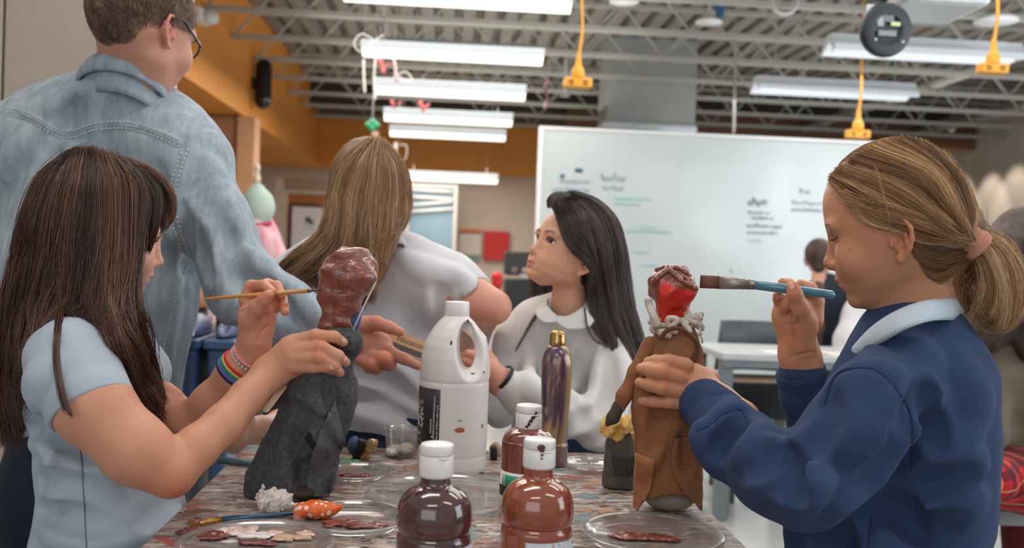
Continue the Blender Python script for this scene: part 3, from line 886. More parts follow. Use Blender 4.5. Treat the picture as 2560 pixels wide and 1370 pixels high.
def lift(S, G, off, d0, d1, dflt):
    """px guide polylines (g, m, 2 or 3) -> world, laid on the surface S with an offset; third column overrides depth when > 0"""
    G = np.asarray(G, float); g, m = G.shape[:2]
    px, py = G[..., 0].ravel(), G[..., 1].ravel()
    p, ok, t = S.hit(px, py, d0, d1, off)
    t = t.reshape(g, m).copy(); ok = ok.reshape(g, m)
    out = np.zeros((g, m, 3))
    for i in range(g):
        k = ok[i]
        tt = t[i].copy()
        if k.any():
            idx = np.arange(m); tt = np.interp(idx, idx[k], t[i][k])
            miss = ~k; tt[miss] = tt[miss] * .5 + .5 * np.interp(idx[miss], idx[k], t[i][k])
        else: tt[:] = dflt
        if G.shape[2] > 2:
            ov = G[i, :, 2] > 0; tt[ov] = G[i, ov, 2]
        ker = np.array([1, 2, 3, 2, 1]) / 9.0
        tt = np.convolve(np.pad(tt, 2, mode='edge'), ker, 'valid')
        for j in range(m): out[i, j] = P(G[i, j, 0], G[i, j, 1], tt[j])
    return out
def sheet(S, guides, n, off=.004, jit=.004, layers=.006, m=22, d0=.6, d1=2.6, dflt=1.4, clump=.5, nclump=40, wave=.002, endvar=.12, seed=0, wf=3):
    """fill between neighbouring px guides with n strands; guides are given in order across the sheet"""
    r = np.random.default_rng(seed)
    G = np.array([ctrl(g, m) for g in guides])
    L = lift(S, G, off, d0, d1, dflt)
    k = len(guides)
    # clump centres and strands both live on the parameter across the sheet
    uc = np.sort(r.random(nclump)) * (k - 1); us = r.random(n) * (k - 1)
    def at(u):
        i = np.minimum(u.astype(int), k - 2); f = (u - i)[:, None, None]; f = f * f * (3 - 2 * f)
        return L[i] * (1 - f) + L[i + 1] * f
    near = np.argmin(np.abs(us[:, None] - uc[None]), 1)
    A = at(us); Cc = at(uc)
    Cph = r.random((nclump, 3)) * 6.28; tt = np.linspace(0, 1, m)
    Cc = Cc + (np.sin(tt[None, :, None] * 6.28 * wf * (.6 + .6 * r.random((nclump, 1, 1))) + Cph[:, None, :]) * wave * 1.6 * np.clip(tt * 2, 0, 1)[None, :, None])
    Cc += r.normal(size=(nclump, 1, 3)) * layers * .7
    wgt = (clump * np.clip(tt * 1.4, 0, 1))[None, :, None]
    J = r.normal(size=(n, 1, 3)) * jit + (r.random((n, 1, 1)) - .7) * layers * (-EYE + L.mean((0, 1)))[None, None] * 0
    lines = A * (1 - wgt) + Cc[near] * wgt + J * (1 - .3 * tt)[None, :, None]
    ph = r.random((n, 3)) * 6.28; fq = wf * (.7 + r.random((n, 1, 1)))
    lines += np.sin(tt[None, :, None] * 6.28 * fq + ph[:, None, :]) * wave * .6 * tt[None, :, None]
    # tips end at different lengths
    e = 1 - endvar * r.random(n)
    src = np.linspace(0, 1, m)
    out = np.empty_like(lines)
    for a in range(3):
        q = src[None] * e[:, None] * (m - 1); i0 = np.minimum(q.astype(int), m - 2); f = q - i0
        rows = np.arange(n)[:, None]
        out[:, :, a] = lines[rows, i0, a] * (1 - f) + lines[rows, i0 + 1, a] * f
    return out
def C2(pts, d=None):
    """list of (px, py, depth, r_px) -> points and radii in metres"""
    return [P(a[0], a[1], a[2]) for a in pts], [a[3] * a[2] / F_PX for a in pts]
def limb(S, pts, k=.02, sub=0):
    p, r = C2(pts); S.chain(p, r, k, sub)
def finger(S, pts, k=.0035): limb(S, pts, k)
def person(label, loc, group=None):
    return thing('person', label, 'person', loc, group)
def skin_col(base, V, seed=0, red=None):
    c = np.tile(np.array(lin(base)), (len(V), 1)); n = wav(V, 9, seed)[:, None] * .04
    c = c * (1 + n * np.array([.6, 1, 1.2]))
    if red:
        for p, r in red:
            w = np.exp(-(np.linalg.norm(V - p, axis=1) / r) ** 2)[:, None]
            c = c * (1 - w * np.array([.0, .18, .22]))
    return c
def multi_obj(name, parts, mat_, parent, loc=None):
    """several implicit shells of one body in one mesh: parts = [(V, Q, colours)]"""
    Vs, Qs, Cs, o = [], [], [], 0
    for V, Q, c in parts:
        Vs.append(V); Qs.append(Q + o); Cs.append(c); o += len(V)
    return mesh_obj(name, np.concatenate(Vs), np.concatenate(Qs), mat_, parent, colors=np.concatenate(Cs), loc=loc)
def fabric(name, rgb, rough=.9, var=.05, weave=900, bump=.25, dist=.0006, sheen=.08, mottled=0, mot_col=(255, 255, 255), mscale=6, mst=(1, 1, 1)):
    if name in _mc: return _mc[name]
    n = NT(name); co = n.coord(); c = np.array(lin(rgb)); f = n.noise(co, 14, 4)
    b = n.ramp(f, [(.3, tuple(c * (1 - var))), (.7, tuple(np.minimum(c * (1 + var), 1)))])
    if mottled:
        g = n.noise(co, mscale, 5, .65, mapscale=mst)
        b = n.mix(n.math('MULTIPLY', n.ramp(g, [(.42, (0, 0, 0)), (.62, (1, 1, 1))]), mottled), b, lin(mot_col))
    n.base(b); n.set(rough=rough, spec=.2, sheen=sheen)
    n.bump(n.noise(co, weave, 3), bump, dist)
    _mc[name] = n.m; return n.m
def groove(S, pts, r, k=.004, off=0, d0=.6, d1=2.6, sub=1, m=14):
    """cut (or raise) a line across the front of S along px points"""
    g = ctrl([q[:2] for q in pts], m); p, ok, t = S.hit(g[:, 0], g[:, 1], d0, d1, off)
    p = p[ok]
    if len(p) < 2: return
    rr = np.interp(np.linspace(0, 1, len(p)), [0, .15, .85, 1], [r * .4, r, r, r * .4])
    for i in range(len(p) - 1): S.cone(p[i], p[i + 1], rr[i], rr[i + 1], k, sub)
def fold(S, pts, r=.012, depth=.006, k=.02, sub=0, d0=.6, d1=2.6, m=9):
    """broad ridge (sub=0) or valley (sub=1) laid on the surface: the tube centre sits so that `depth` shows"""
    g = ctrl([q[:2] for q in pts], m); S_post = S.post; S.post = None
    p, ok, t = S.hit(g[:, 0], g[:, 1], d0, d1); S.post = S_post
    p = p[ok]
    if len(p) < 2: return
    nrm = S.grad(p)
    depth = min(depth * 1.45, r * .95); sgn = -(r - depth) if sub == 0 else (r - depth)
    w = np.interp(np.linspace(0, 1, len(p)), [0, .3, .7, 1], [.35, 1, 1, .35])
    c = p + nrm * (sgn * w[:, None] + (0 if sub == 0 else 0))
    for i in range(len(c) - 1): S.cone(c[i], c[i + 1], r * w[i], r * w[i + 1], k, sub)
def seam(parent, S, pts, m, r=.0011, name='seam', d0=.6, d1=2.6, n=40):
    g = ctrl([q[:2] for q in pts], n); p, ok, t = S.hit(g[:, 0], g[:, 1], d0, d1, r * .35); p = p[ok]
    if len(p) > 3: tube(name, list(p), r, m, parent, seg=6)
def nail(parent, S, px, py, rx, ry, ang=0, d0=.6, d1=2.6):
    p, ok, t = S.hit([px], [py], d0, d1, -.0004)
    if not ok[0]: return
    n_ = Vector(S.grad(p)[0]); u = t[0] / F_PX; ax = Vector(RW @ np.array([math.cos(math.radians(ang)), -math.sin(math.radians(ang)), 0])); ax = (ax - n_ * ax.dot(n_)).normalized(); bx = n_.cross(ax)
    m = Matrix(((ax.x * rx * u, bx.x * ry * u, n_.x * .001, p[0][0]), (ax.y * rx * u, bx.y * ry * u, n_.y * .001, p[0][1]), (ax.z * rx * u, bx.z * ry * u, n_.z * .001, p[0][2]), (0, 0, 0, 1)))
    bm = bmesh.new(); bmesh.ops.create_uvsphere(bm, u_segments=14, v_segments=8, radius=1, matrix=m); bm_obj('fingernail', bm, mat('fingernail', (228, 178, 158), .25, .03, 50), parent, smooth=True)
def stitch_line(parent, S, pts, m, r=.0009, step=.006, off=.0006, name='stitching', d0=.6, d1=2.6, L=.6):
    g = ctrl([q[:2] for q in pts], 60); p, ok, t = S.hit(g[:, 0], g[:, 1], d0, d1, off); p = p[ok]
    if len(p) < 3: return
    seg = np.linalg.norm(np.diff(p, axis=0), axis=1); cum = np.r_[0, np.cumsum(seg)]
    bm = bmesh.new(); s_ = 0
    while s_ < cum[-1] - step * L:
        a = [np.interp(s_, cum, p[:, i]) for i in range(3)]; b = [np.interp(s_ + step * L, cum, p[:, i]) for i in range(3)]
        add_tube(bm, [a, b], r, 5); s_ += step
    o = bm_obj(name, bm, m, parent, smooth=True); o['kind'] = 'stuff'
# ================================================================ craft table
nt = NT('paint_spattered_tabletop'); co = nt.coord()
def M2(scale, seed=0):
    mp = nt.n('ShaderNodeMapping'); nt.l(co, mp.inputs[0]); mp.inputs['Scale'].default_value = scale; mp.inputs['Location'].default_value = (seed, seed * .7, 0); return mp.outputs[0]
n1 = nt.noise(M2((.8, 1, 1)), 9, 5, .6); n2 = nt.noise(M2((.35, 1.3, 1), 3), 34, 6, .72, .8); n3 = nt.noise(M2((.45, 1.2, 1), 7), 60, 6, .75, 1.2)
n4 = nt.noise(M2((.7, 1, 1), 11), 14, 4, .6, .6); n5 = nt.noise(M2((.8, 1.2, 1), 17), 12, 3, .5, .5); n6 = nt.noise(M2((1, 1, 1), 23), 16, 2, .5, .4); n7 = nt.noise(M2((1, 1, 1), 31), 18, 2, .5, .4)
b = nt.ramp(n1, [(.30, lin((196, 184, 174))), (.5, lin((172, 156, 146))), (.66, lin((206, 198, 190)))])
b = nt.mix(nt.ramp(n2, [(.44, (0, 0, 0)), (.54, (.9, .9, .9))]), b, lin((120, 96, 84)))
b = nt.mix(nt.ramp(n4, [(.46, (0, 0, 0)), (.56, (.8, .8, .8))]), b, nt.ramp(n3, [(.4, lin((206, 190, 182))), (.6, lin((150, 128, 118)))]))
b = nt.mix(nt.ramp(n3, [(.53, (0, 0, 0)), (.585, (1, 1, 1))]), b, lin((54, 42, 40)))
b = nt.mix(nt.ramp(nt.noise(M2((.4, 1.2, 1), 41), 40, 6, .7, 1), [(.58, (0, 0, 0)), (.62, (1, 1, 1))]), b, lin((226, 220, 214)))
b = nt.mix(nt.ramp(n5, [(.615, (0, 0, 0)), (.64, (.85, .85, .85))]), b, lin((164, 70, 66)))
b = nt.mix(nt.ramp(n6, [(.655, (0, 0, 0)), (.67, (.8, .8, .8))]), b, lin((96, 138, 142)))
b = nt.mix(nt.ramp(n7, [(.66, (0, 0, 0)), (.675, (.8, .8, .8))]), b, lin((184, 128, 88)))
b = nt.mix(nt.ramp(nt.noise(M2((1, 1, 1), 51), 9, 3, .5, .3), [(.60, (0, 0, 0)), (.63, (.7, .7, .7))]), b, lin((120, 76, 64)))
nt.base(b); nt.set(rough=.42, spec=.4); nt.bump(n2, .35, .0015); nt.bump(n3, .3, .001)
TX0, TX1, TY0, TY1 = -.366, .412, .80, 1.835
tt_ = thing('craft_table', 'craft table with a worn paint spattered top in front of the children', 'table', ((TX0 + TX1) / 2, (TY0 + TY1) / 2, 0))
bm = bmesh.new(); add_box(bm, (TX0, TY0, TABLE_Z - .028), (TX1, TY1, TABLE_Z))
bm_obj('tabletop', bm, nt.m, tt_, bevel=.004)
box('apron', (TX0 + .05, TY0 + .05, TABLE_Z - .09), (TX1 - .05, TY1 - .05, TABLE_Z - .0285), mat('table_apron', (110, 108, 106), .6), tt_)
for x in (TX0 + .05, TX1 - .05):
    for y in (TY0 + .06, TY1 - .06): tube('leg', [(x, y, TABLE_Z - .03), (x, y, 0.012)], .018, grey_m, tt_, seg=14)
def Z(px, py, d): return P(px, py, d)[2]
def stand(px, py): return T(px, py)
# ---- paint bottles
def paint_bottle(label, cx, d, prof, cap, color, mname, extra=None, mottled=None, yaw=-.2):
    base = P(cx, 1300, d); zt = TABLE_Z
    b0 = np.array([base[0], base[1], zt]); u = d / F_PX
    ax = lambda y: (Z(cx, y, d) - zt)
    n = NT(mname); co = n.coord(); c = np.array(lin(color))
    f = n.noise(co, 18, 4, .6, .6)
    col_ = n.ramp(f, [(.35, tuple(c * .8)), (.65, tuple(np.minimum(c * 1.12, 1)))])
    if mottled is not None: col_ = n.mix(n.ramp(n.noise(co, 22, 5, .7, 1, seed=5), [(.56, (0, 0, 0)), (.66, (.8, .8, .8))]), col_, lin(mottled))
    n.base(col_); n.set(rough=.16, coat=1.0, coat_rough=.04, spec=.6)
    t = thing('paint_bottle', label, 'bottle', b0)
    pr = smooth_prof([(.001, .0005)] + [(r * u, max(ax(y), .0008)) for r, y in prof], 5)
    bm = bmesh.new(); add_lathe(bm, b0, [(max(r, .0005), h) for r, h in pr], 64, (0, 0, 1)); bm_obj('bottle_body', bm, n.m, t, smooth=True)
    r0, y0, y1 = cap; h0, h1 = ax(y1), ax(y0)
    cm = mat('cap_plastic', (232, 228, 224), .3, .02, 30, spec=.5)
    H_ = h1 - h0
    low = [(r0 * .86 * u, h0), (r0 * .97 * u, h0 + H_ * .04), (r0 * 1.0 * u, h0 + H_ * .10), (r0 * .99 * u, h0 + H_ * .655), (r0 * .965 * u, h0 + H_ * .672), (r0 * .90 * u, h0 + H_ * .675)]
    top = [(r0 * .90 * u, h0 + H_ * .685), (r0 * .965 * u, h0 + H_ * .69), (r0 * .985 * u, h0 + H_ * .71), (r0 * .975 * u, h0 + H_ * .93), (r0 * .93 * u, h0 + H_ * .985), (r0 * .85 * u, h1), (.001, h1 + .0004)]
    bm = bmesh.new(); add_lathe(bm, b0, low, 56, (0, 0, 1)); bm_obj('cap_base', bm, cm, t, smooth=True)
    bm = bmesh.new(); add_lathe(bm, b0, top, 56, (0, 0, 1)); bm_obj('flip_lid', bm, cm, t, smooth=True)
    # thumb notch lip
    a = -math.pi / 2 + .45
    pts = [b0 + np.array([math.cos(a + q) * r0 * 1.0 * u, math.sin(a + q) * r0 * 1.0 * u, h0 + H_ * (.66 - .03 * math.cos(q * 5))]) for q in np.linspace(-.32, .32, 9)]
    bm = bmesh.new(); add_tube(bm, pts, [.0004] + [.0013] * 7 + [.0004], 8); bm_obj('lid_lip', bm, cm, t, smooth=True)
    return t, b0, u
body = [(90, 1560), (93, 1555), (94, 1540), (94, 1420), (94, 1380), (93.5, 1345), (90, 1334), (87, 1328), (91, 1322), (94, 1310), (95.5, 1292), (93.5, 1272), (87, 1250), (76, 1233), (60, 1220), (45, 1212), (38.5, 1206), (37, 1200), (36, 1190), (36, 1184)]
D1 = 1.05
zt_px = 0
def body_to_table(cx, d, lst):
    """drop the rows that would lie under the tabletop and add the foot"""
    yb = None
    for y in range(1370, 1800):
        if Z(cx, y, d) < TABLE_Z: yb = y; break
    keep = [(r, y) for r, y in lst if y < yb - 14]
    r = keep[0][0]
    return [(r * .9, yb - .5), (r * .975, yb - 4), (r, yb - 10)] + keep
tA, bA, uA = paint_bottle('dark maroon paint bottle with clean white flip cap, nearest the camera', 1086, 1.05, body_to_table(1086, 1.05, body), (43, 1107, 1191), (78, 44, 42), 'maroon_paint')
bodyB = [(r * .96, 1095 + (y - 1108) * .96) for r, y in body]
tB, bB, uB = paint_bottle('rust brown paint bottle with smeared label beside the maroon bottle', 1342, 1.08, body_to_table(1342, 1.08, bodyB), (41, 1095, 1168), (150, 74, 44), 'rust_paint', mottled=(92, 72, 52))
bodyC = [(64, 1500), (65, 1300), (65.5, 1200), (65.5, 1110), (64, 1098), (58, 1084), (48, 1075), (36, 1070), (30, 1066), (29, 1062)]
tC, bC, uC = paint_bottle('brown paint bottle with black and green label behind the rust bottle', 1312, 1.40, body_to_table(1312, 1.40, bodyC), (33, 1010, 1070), (128, 62, 44), 'brown_paint')
def wrap(name, base, rad, z0, z1, a0, a1, m, parent, n=28, off=.0004, wob=0, thick=None):
    """label following a bottle: angles in degrees, 0 = towards +x, -90 = towards the camera"""
    bm = bmesh.new(); rows = []
    for i in range(n + 1):
        a = math.radians(a0 + (a1 - a0) * i / n)
        rows.append([bm.verts.new((base[0] + math.cos(a) * (rad + off), base[1] + math.sin(a) * (rad + off), z)) for z in (z0, z1)])
    for i in range(n): bm.faces.new((rows[i][0], rows[i + 1][0], rows[i + 1][1], rows[i][1]))
    o = bm_obj(name, bm, m, parent, smooth=True)
    md = o.modifiers.new('solid', 'SOLIDIFY'); md.thickness = .0004; md.offset = 1
    return o
def smear_label(name, base_rgb, cols, scale=60):
    if name in _mc: return _mc[name]
    n = NT(name); co = n.coord(); b = lin(base_rgb)
    for i, (c, th) in enumerate(cols):
        f = n.noise(co, scale * (1 + .3 * i), 5, .7, 1.0, seed=i * 3.3 + 1)
        b = n.mix(n.ramp(f, [(th, (0, 0, 0)), (th + .04, (1, 1, 1))]), b, lin(c))
    n.base(b); n.set(rough=.4); _mc[name] = n.m; return n.m
zA = lambda y: Z(1086, y, 1.05)
wrap('label', bA, 94 * uA, zA(1460), zA(1350), -100, 20, smear_label('maroon_label', (196, 194, 206), [((120, 90, 100), .66)]), tA)
zB = lambda y: Z(1342, y, 1.08)
wrap('label', bB, 90.5 * uB, zB(1470), zB(1332), -112, 0, smear_label('rust_label', (190, 200, 204), [((150, 80, 60), .56), ((120, 160, 170), .6), ((206, 40, 36), .66)], 70), tB)
bm = bmesh.new(); c_ = Vector((bB[0] + math.cos(math.radians(-84)) * 90.9 * uB, bB[1] + math.sin(math.radians(-84)) * 90.9 * uB, zB(1356)))
for k in (-1, 1): bmesh.ops.create_uvsphere(bm, u_segments=16, v_segments=8, radius=1, matrix=Matrix.Translation(c_ + Vector((k * .0045, 0, .001))) @ Matrix.Diagonal((.0082, .0008, .0042, 1)))
bm_obj('label_mark', bm, mat('red_label_ink', (206, 40, 36), .4), tB, smooth=True)
bm = bmesh.new(); pz = zB(1110)
for i, (dx, dz, r_) in enumerate(((0, 0, .0046), (.001, -.003, .003), (.0012, -.008, .0018), (.001, -.012, .0014))):
    a = math.radians(-92); bmesh.ops.create_uvsphere(bm, u_segments=12, v_segments=8, radius=1, matrix=Matrix.Translation(Vector((bB[0] + dx, bB[1] - 40.6 * uB, pz + dz))) @ Matrix.Diagonal((r_, .0012, r_ * .8, 1)))
bm_obj('paint_drip', bm, mat('dried_maroon', (96, 40, 36), .3), tB, smooth=True)
zC = lambda y: Z(1312, y, 1.40)
wrap('label', bC, 65.5 * uC, zC(1290), zC(1171), -175, -40, mat('white_label', (222, 220, 214), .5), tC)
wrap('label_band', bC, 65.5 * uC, zC(1206), zC(1178), -160, -40, mat('green_label_ink', (44, 150, 118), .5), tC, off=.0009)
wrap('label_band', bC, 65.5 * uC, zC(1232), zC(1206), -175, -40, mat('black_label_ink', (26, 26, 28), .5), tC, off=.0009)
wrap('label_band', bC, 65.5 * uC, zC(1206), zC(1178), -108, -40, mat('black_label_ink', (26, 26, 28), .5), tC, off=.0014)
for k in range(3): wrap('label_stripe', bC, 65.5 * uC, zC(1206), zC(1178), -158 + k * 5, -156 + k * 5, mat('white_label', (222, 220, 214), .5), tC, n=2, off=.0014)
def text(name, s_, loc, size, m, parent, right, up, ext=.0001, align='LEFT'):
    cu = bpy.data.curves.new(name, 'FONT'); cu.body = s_; cu.size = size; cu.extrude = ext; cu.align_x = align
    tmp = bpy.data.objects.new(name, cu); me = bpy.data.meshes.new_from_object(tmp); bpy.data.objects.remove(tmp)
    if not me.materials: me.materials.append(m)
    me.materials[0] = m; o = bpy.data.objects.new(name, me); COL.objects.link(o); o['kind'] = 'stuff'
    r_ = Vector(right).normalized(); u_ = Vector(up); u_ = (u_ - r_ * u_.dot(r_)).normalized(); n_ = r_.cross(u_)
    mw = Matrix(((r_.x, u_.x, n_.x, loc[0]), (r_.y, u_.y, n_.y, loc[1]), (r_.z, u_.z, n_.z, loc[2]), (0, 0, 0, 1)))
    if parent is not None: o.parent = parent; o.matrix_parent_inverse = Matrix.Translation(Vector(parent.location)).inverted()
    o.matrix_world = mw if parent is None else Matrix.Translation((0, 0, 0)) @ mw
    if parent is not None: o.matrix_basis = mw
    return o
wt_ink = mat('white_ink', (236, 236, 232), .5)
for ch, a_ in (('S', -103), ('A', -93)):
    a = math.radians(a_); text('label_letter', ch, (bC[0] + math.cos(a) * (65.5 * uC + .0024), bC[1] + math.sin(a) * (65.5 * uC + .0024), zC(1196)), .0075, wt_ink, tC, (-math.sin(a), math.cos(a), 0), (0, 0, 1))
bm = bmesh.new(); r_ = random.Random(3)
for i in range(22):
    q = i / 21; bmesh.ops.create_uvsphere(bm, u_segments=8, v_segments=6, radius=1, matrix=Matrix.Translation(Vector((bC[0] - .004 + .012 * q + r_.uniform(-.002, .002), bC[1] - math.sqrt(max(1e-6, (33.2 * uC) ** 2 - (-.004 + .012 * q) ** 2)), zC(1060) + .024 * q * .8 + r_.uniform(-.002, .002)))) @ Matrix.Diagonal((r_.uniform(.001, .0026), .0005, r_.uniform(.0006, .0022), 1)))
o = bm_obj('paint_smear', bm, mat('dark_smear', (60, 44, 42), .5), tC, smooth=True); o['kind'] = 'stuff'

# ---- white jug
dj = 1.66; uj = dj / F_PX
jc = P(1131, 1100, dj); jb = np.array([jc[0], jc[1] + .0, TABLE_Z]); zj = lambda y: Z(1131, y, dj)
tj = thing('paint_jug', 'large white plastic jug with built in handle and black label', 'jug', jb)
J = SDF()
ys_ = [1176, 1172, 1160, 1135, 1131, 1127, 1100, 1000, 952, 948, 944, 920, 890, 860, 835, 815, 800, 792, 786]
rs_ = [76, 82, 85, 85, 83.5, 85, 86, 86, 86, 84, 86, 86, 84, 78, 67, 54, 42, 33, 29]
zz = np.array([zj(y) for y in ys_]); rr = np.array(rs_) * uj
def jug(p):
    r = np.hypot(p[:, 0] - jb[0], p[:, 1] - jb[1]); zc = np.clip(p[:, 2], zz[0], zz[-1])
    R_ = np.interp(zc, zz, rr); d = (r - R_) * .75
    return np.maximum(d, np.maximum(zz[0] - p[:, 2], p[:, 2] - zz[-1])).astype(np.float32)
J.add(jug, (jb[0], jb[1], (zz[0] + zz[-1]) / 2), .2, .0)
RX = RW @ np.array([1., 0, 0]); RY = RW @ np.array([0, 1., 0]); RZ = RW @ np.array([0, 0, 1.])
Rv = np.stack([RX, RY, RZ], 1)
J.ell(P(1180, 880, dj - .058), (34 * uj, 68 * uj, .040), Rv, .008, 1)
J.ell(P(1180, 880, dj + .058), (34 * uj, 68 * uj, .040), Rv, .008, 1)
J.ell(P(1168, 862, dj), (23 * uj, 60 * uj, .12), Rv, .006, 1)
J.cone(P(1158, 812, dj), P(1200, 850, dj), 11.5 * uj, 11 * uj, .010); J.cone(P(1200, 850, dj), P(1206, 935, dj), 11 * uj, 11.5 * uj, .010)
sdf_obj('jug_body', J, .0018, mat('white_hdpe', (226, 220, 216), .32, .02, 20, spec=.45), tj, it=3)
bm = bmesh.new(); H0, H1 = zj(789), zj(753)
add_lathe(bm, jb, [(30 * uj, H0 - TABLE_Z), (30.5 * uj, H0 - TABLE_Z + .001), (30 * uj, H1 - TABLE_Z - .002), (28.5 * uj, H1 - TABLE_Z), (.001, H1 - TABLE_Z + .0003)], 60, (0, 0, 1), wob=lambda a, h: 1 + .008 * (int(a * 60 / 6.283) % 2))
bm_obj('screw_cap', bm, mat('cap_plastic', (232, 228, 224), .3, .02, 30, spec=.5), tj, smooth=True)
wrap('label', jb, 86 * uj, zj(1108), zj(963), -182, -113, smear_label('black_jug_label', (38, 36, 38), [((150, 148, 150), .66)], 90), tj, off=.0008)
def jt(s_, px, y0, size, m, name='label_text', a_=None):
    a = math.radians(-180 + math.degrees(math.acos(max(-1, min(1, (1131 - px) / 86.0)))))
    rd = 86 * uj + .0022
    return text(name, s_, (jb[0] + math.cos(a) * rd, jb[1] + math.sin(a) * rd, zj(y0)), size, m, tj, (0, 0, 1), (math.sin(a), -math.cos(a), 0))
jt('WARNING:', 1080, 1072, .0050, wt_ink); jt('CHOKING HAZARD-Small parts', 1087, 1084, .0052, wt_ink); jt('Not for children under 3 yrs.', 1094.5, 1086, .0050, wt_ink)
o = text('label_text', 'NT', (jb[0] - 86.6 * uj, jb[1] - .012, zj(1009)), .007, mat('orange_ink', (214, 110, 60), .5), tj, (.25, -1, 0), (0, 0, 1))
bm = bmesh.new(); a = math.radians(-126)
for k, y in enumerate((1079,)):
    p0 = Vector((jb[0] + math.cos(a) * (86 * uj + .0022), jb[1] + math.sin(a) * (86 * uj + .0022), zj(y))); tng = Vector((-math.sin(a), math.cos(a), 0))
    vs = [p0 + tng * x + Vector((0, 0, z)) for x, z in ((-.002, 0), (.002, -.0016), (.002, .0016))]
    bm.faces.new([bm.verts.new(v) for v in vs])
bm_obj('warning_mark', bm, wt_ink, tj)
bm = bmesh.new(); r_ = random.Random(8)
for i in range(70):
    a = math.radians(r_.uniform(-172, -146)); y = r_.choice((1, 1, 0)) * r_.uniform(1010, 1060) or r_.uniform(980, 1100); rd = 86 * uj + .0013; s_ = r_.uniform(.0003, .0018)
    bmesh.ops.create_uvsphere(bm, u_segments=6, v_segments=4, radius=1, matrix=Matrix.Translation((jb[0] + math.cos(a) * rd, jb[1] + math.sin(a) * rd, zj(y))) @ Matrix.Rotation(a, 4, 'Z') @ Matrix.Diagonal((.0003, s_, s_ * r_.uniform(.6, 2.4), 1)))
o = bm_obj('splash_print', bm, wt_ink, tj); o['kind'] = 'stuff'
spl = mat('rust_splash', (176, 96, 66), .4); blk = mat('black_splash', (44, 40, 42), .4)
for (px, py, w, h, m) in ((1149, 1075, 13, 6.5, spl), (1206, 1065, 3, 6, spl), (1170, 803, 3, 5, blk), (1128, 857, 2.5, 6, blk), (1182, 934, 6, 2.2, blk), (1210, 930, 3, 3, spl), (1150, 1052, 5, 1.2, blk)):
    p_, ok_, _t = J.hit([px], [py], 1.4, 1.9)
    if ok_[0]:
        nr = J.grad(p_)[0]; q = Vector(nr).to_track_quat('Y', 'Z').to_matrix().to_4x4(); bm = bmesh.new()
        bmesh.ops.create_uvsphere(bm, u_segments=14, v_segments=8, radius=1, matrix=Matrix.Translation(Vector(p_[0])) @ q @ Matrix.Diagonal((w * uj, .0006, h * uj, 1))); bm_obj('paint_splash', bm, m, tj, smooth=True)

# ---- tall violet and gold bottle with ball stopper
dg = 1.735; ug = dg / F_PX; gb = T(1388, 1152); gb = np.array([P(1386, 1150, dg)[0], P(1386, 1150, dg)[1], TABLE_Z]); zg = lambda y: Z(1380, y, dg) - TABLE_Z
n = NT('violet_gold_swirl'); co = n.coord(); f = n.noise(co, 30, 5, .6, 1.5, mapscale=(1, 1, .16)); f2 = n.noise(co, 55, 4, .6, 1, mapscale=(1, 1, .2), seed=4)
b = n.ramp(f, [(.36, lin((70, 52, 76))), (.5, lin((104, 82, 92))), (.62, lin((150, 122, 82)))]); b = n.mix(n.ramp(f2, [(.55, (0, 0, 0)), (.66, (1, 1, 1))]), b, lin((180, 150, 96)))
n.base(b); n.set(rough=.25, coat=.6, metal=.35)
tg = thing('glass_bottle', 'tall violet and gold painted bottle with brass ball stopper', 'bottle', gb)
ax_ = (P(1377, 840, dg) - P(1385, 1150, dg)); lean = lambda: (ax_ / np.linalg.norm(ax_))
lathe('bottle_body', gb, [(max(r, .0004), h) for r, h in smooth_prof([(.001, .0005), (30 * ug, .0008), (33 * ug, zg(1150)), (33 * ug, zg(1112)), (30 * ug, zg(1104)), (31 * ug, zg(1090)), (35 * ug, zg(1020)), (38.5 * ug, zg(950)), (38.5 * ug, zg(910)), (35 * ug, zg(888)), (27 * ug, zg(870)), (20 * ug, zg(862))], 5)], n.m, tg, axis=(-.012, 0, 1))
nb_ = mat('brass', (176, 140, 88), .22, .06, 20, metal=.9); top = gb + np.array([-.012, 0, 1.]) / 1.0 * 0
lathe('stopper', gb + np.array([-.012 * zg(862), 0, 0]), [(20 * ug, zg(863)), (20.5 * ug, zg(858)), (20 * ug, zg(845)), (19 * ug, zg(843)), (20 * ug, zg(838)), (17.5 * ug, zg(830)), (11 * ug, zg(825)), (.0005, zg(823.5))], nb_, tg, seg=40)

# ---- felt puppets
felt_g = fabric('grey_felt', (74, 74, 76), .98, .1, 320, .7, .0012, .05, mottled=.45, mot_col=(112, 112, 116), mscale=160)
felt_b = fabric('brown_felt', (148, 100, 68), .98, .08, 300, .6, .0012, .05, mottled=.3, mot_col=(110, 72, 50), mscale=60)
def wet_mat(name, rgb, rgb2, rgb3=None, th=.6):
    n = NT(name); co = n.coord(); f = n.noise(co, 24, 5, .65, 1.2); c = np.array(lin(rgb))
    b = n.ramp(f, [(.35, tuple(c * .82)), (.65, lin(rgb2))])
    if rgb3: b = n.mix(n.ramp(n.noise(co, 16, 4, .6, 1, seed=9), [(th, (0, 0, 0)), (th + .03, (1, 1, 1))]), b, lin(rgb3))
    n.base(b); n.set(rough=.22, coat=.8, coat_rough=.08); n.bump(n.noise(co, 120, 5, .7, 1.5), .5, .0022); return n.m
def crumple(D, p, amp, f, seed):
    """faceted paper-like relief"""
    r = np.random.default_rng(seed); out = 0
    p = p + np.stack([wav(p, f * .35, seed + j, 3) for j in range(3)], 1).astype(np.float32) * (.22 / f)
    for i in range(7):
        d = r.normal(size=3); d /= np.linalg.norm(d); u = p @ d.astype(np.float32) * f * (1 + i * .25) + r.random()
        out = out + (np.abs((u % 1) - .5) - .25) / (1 + i * .3)
    return D + amp * out
tp = thing('puppet', 'grey felt bottle puppet with shiny brown painted head', 'puppet', T(730, 1250))
G = SDF()
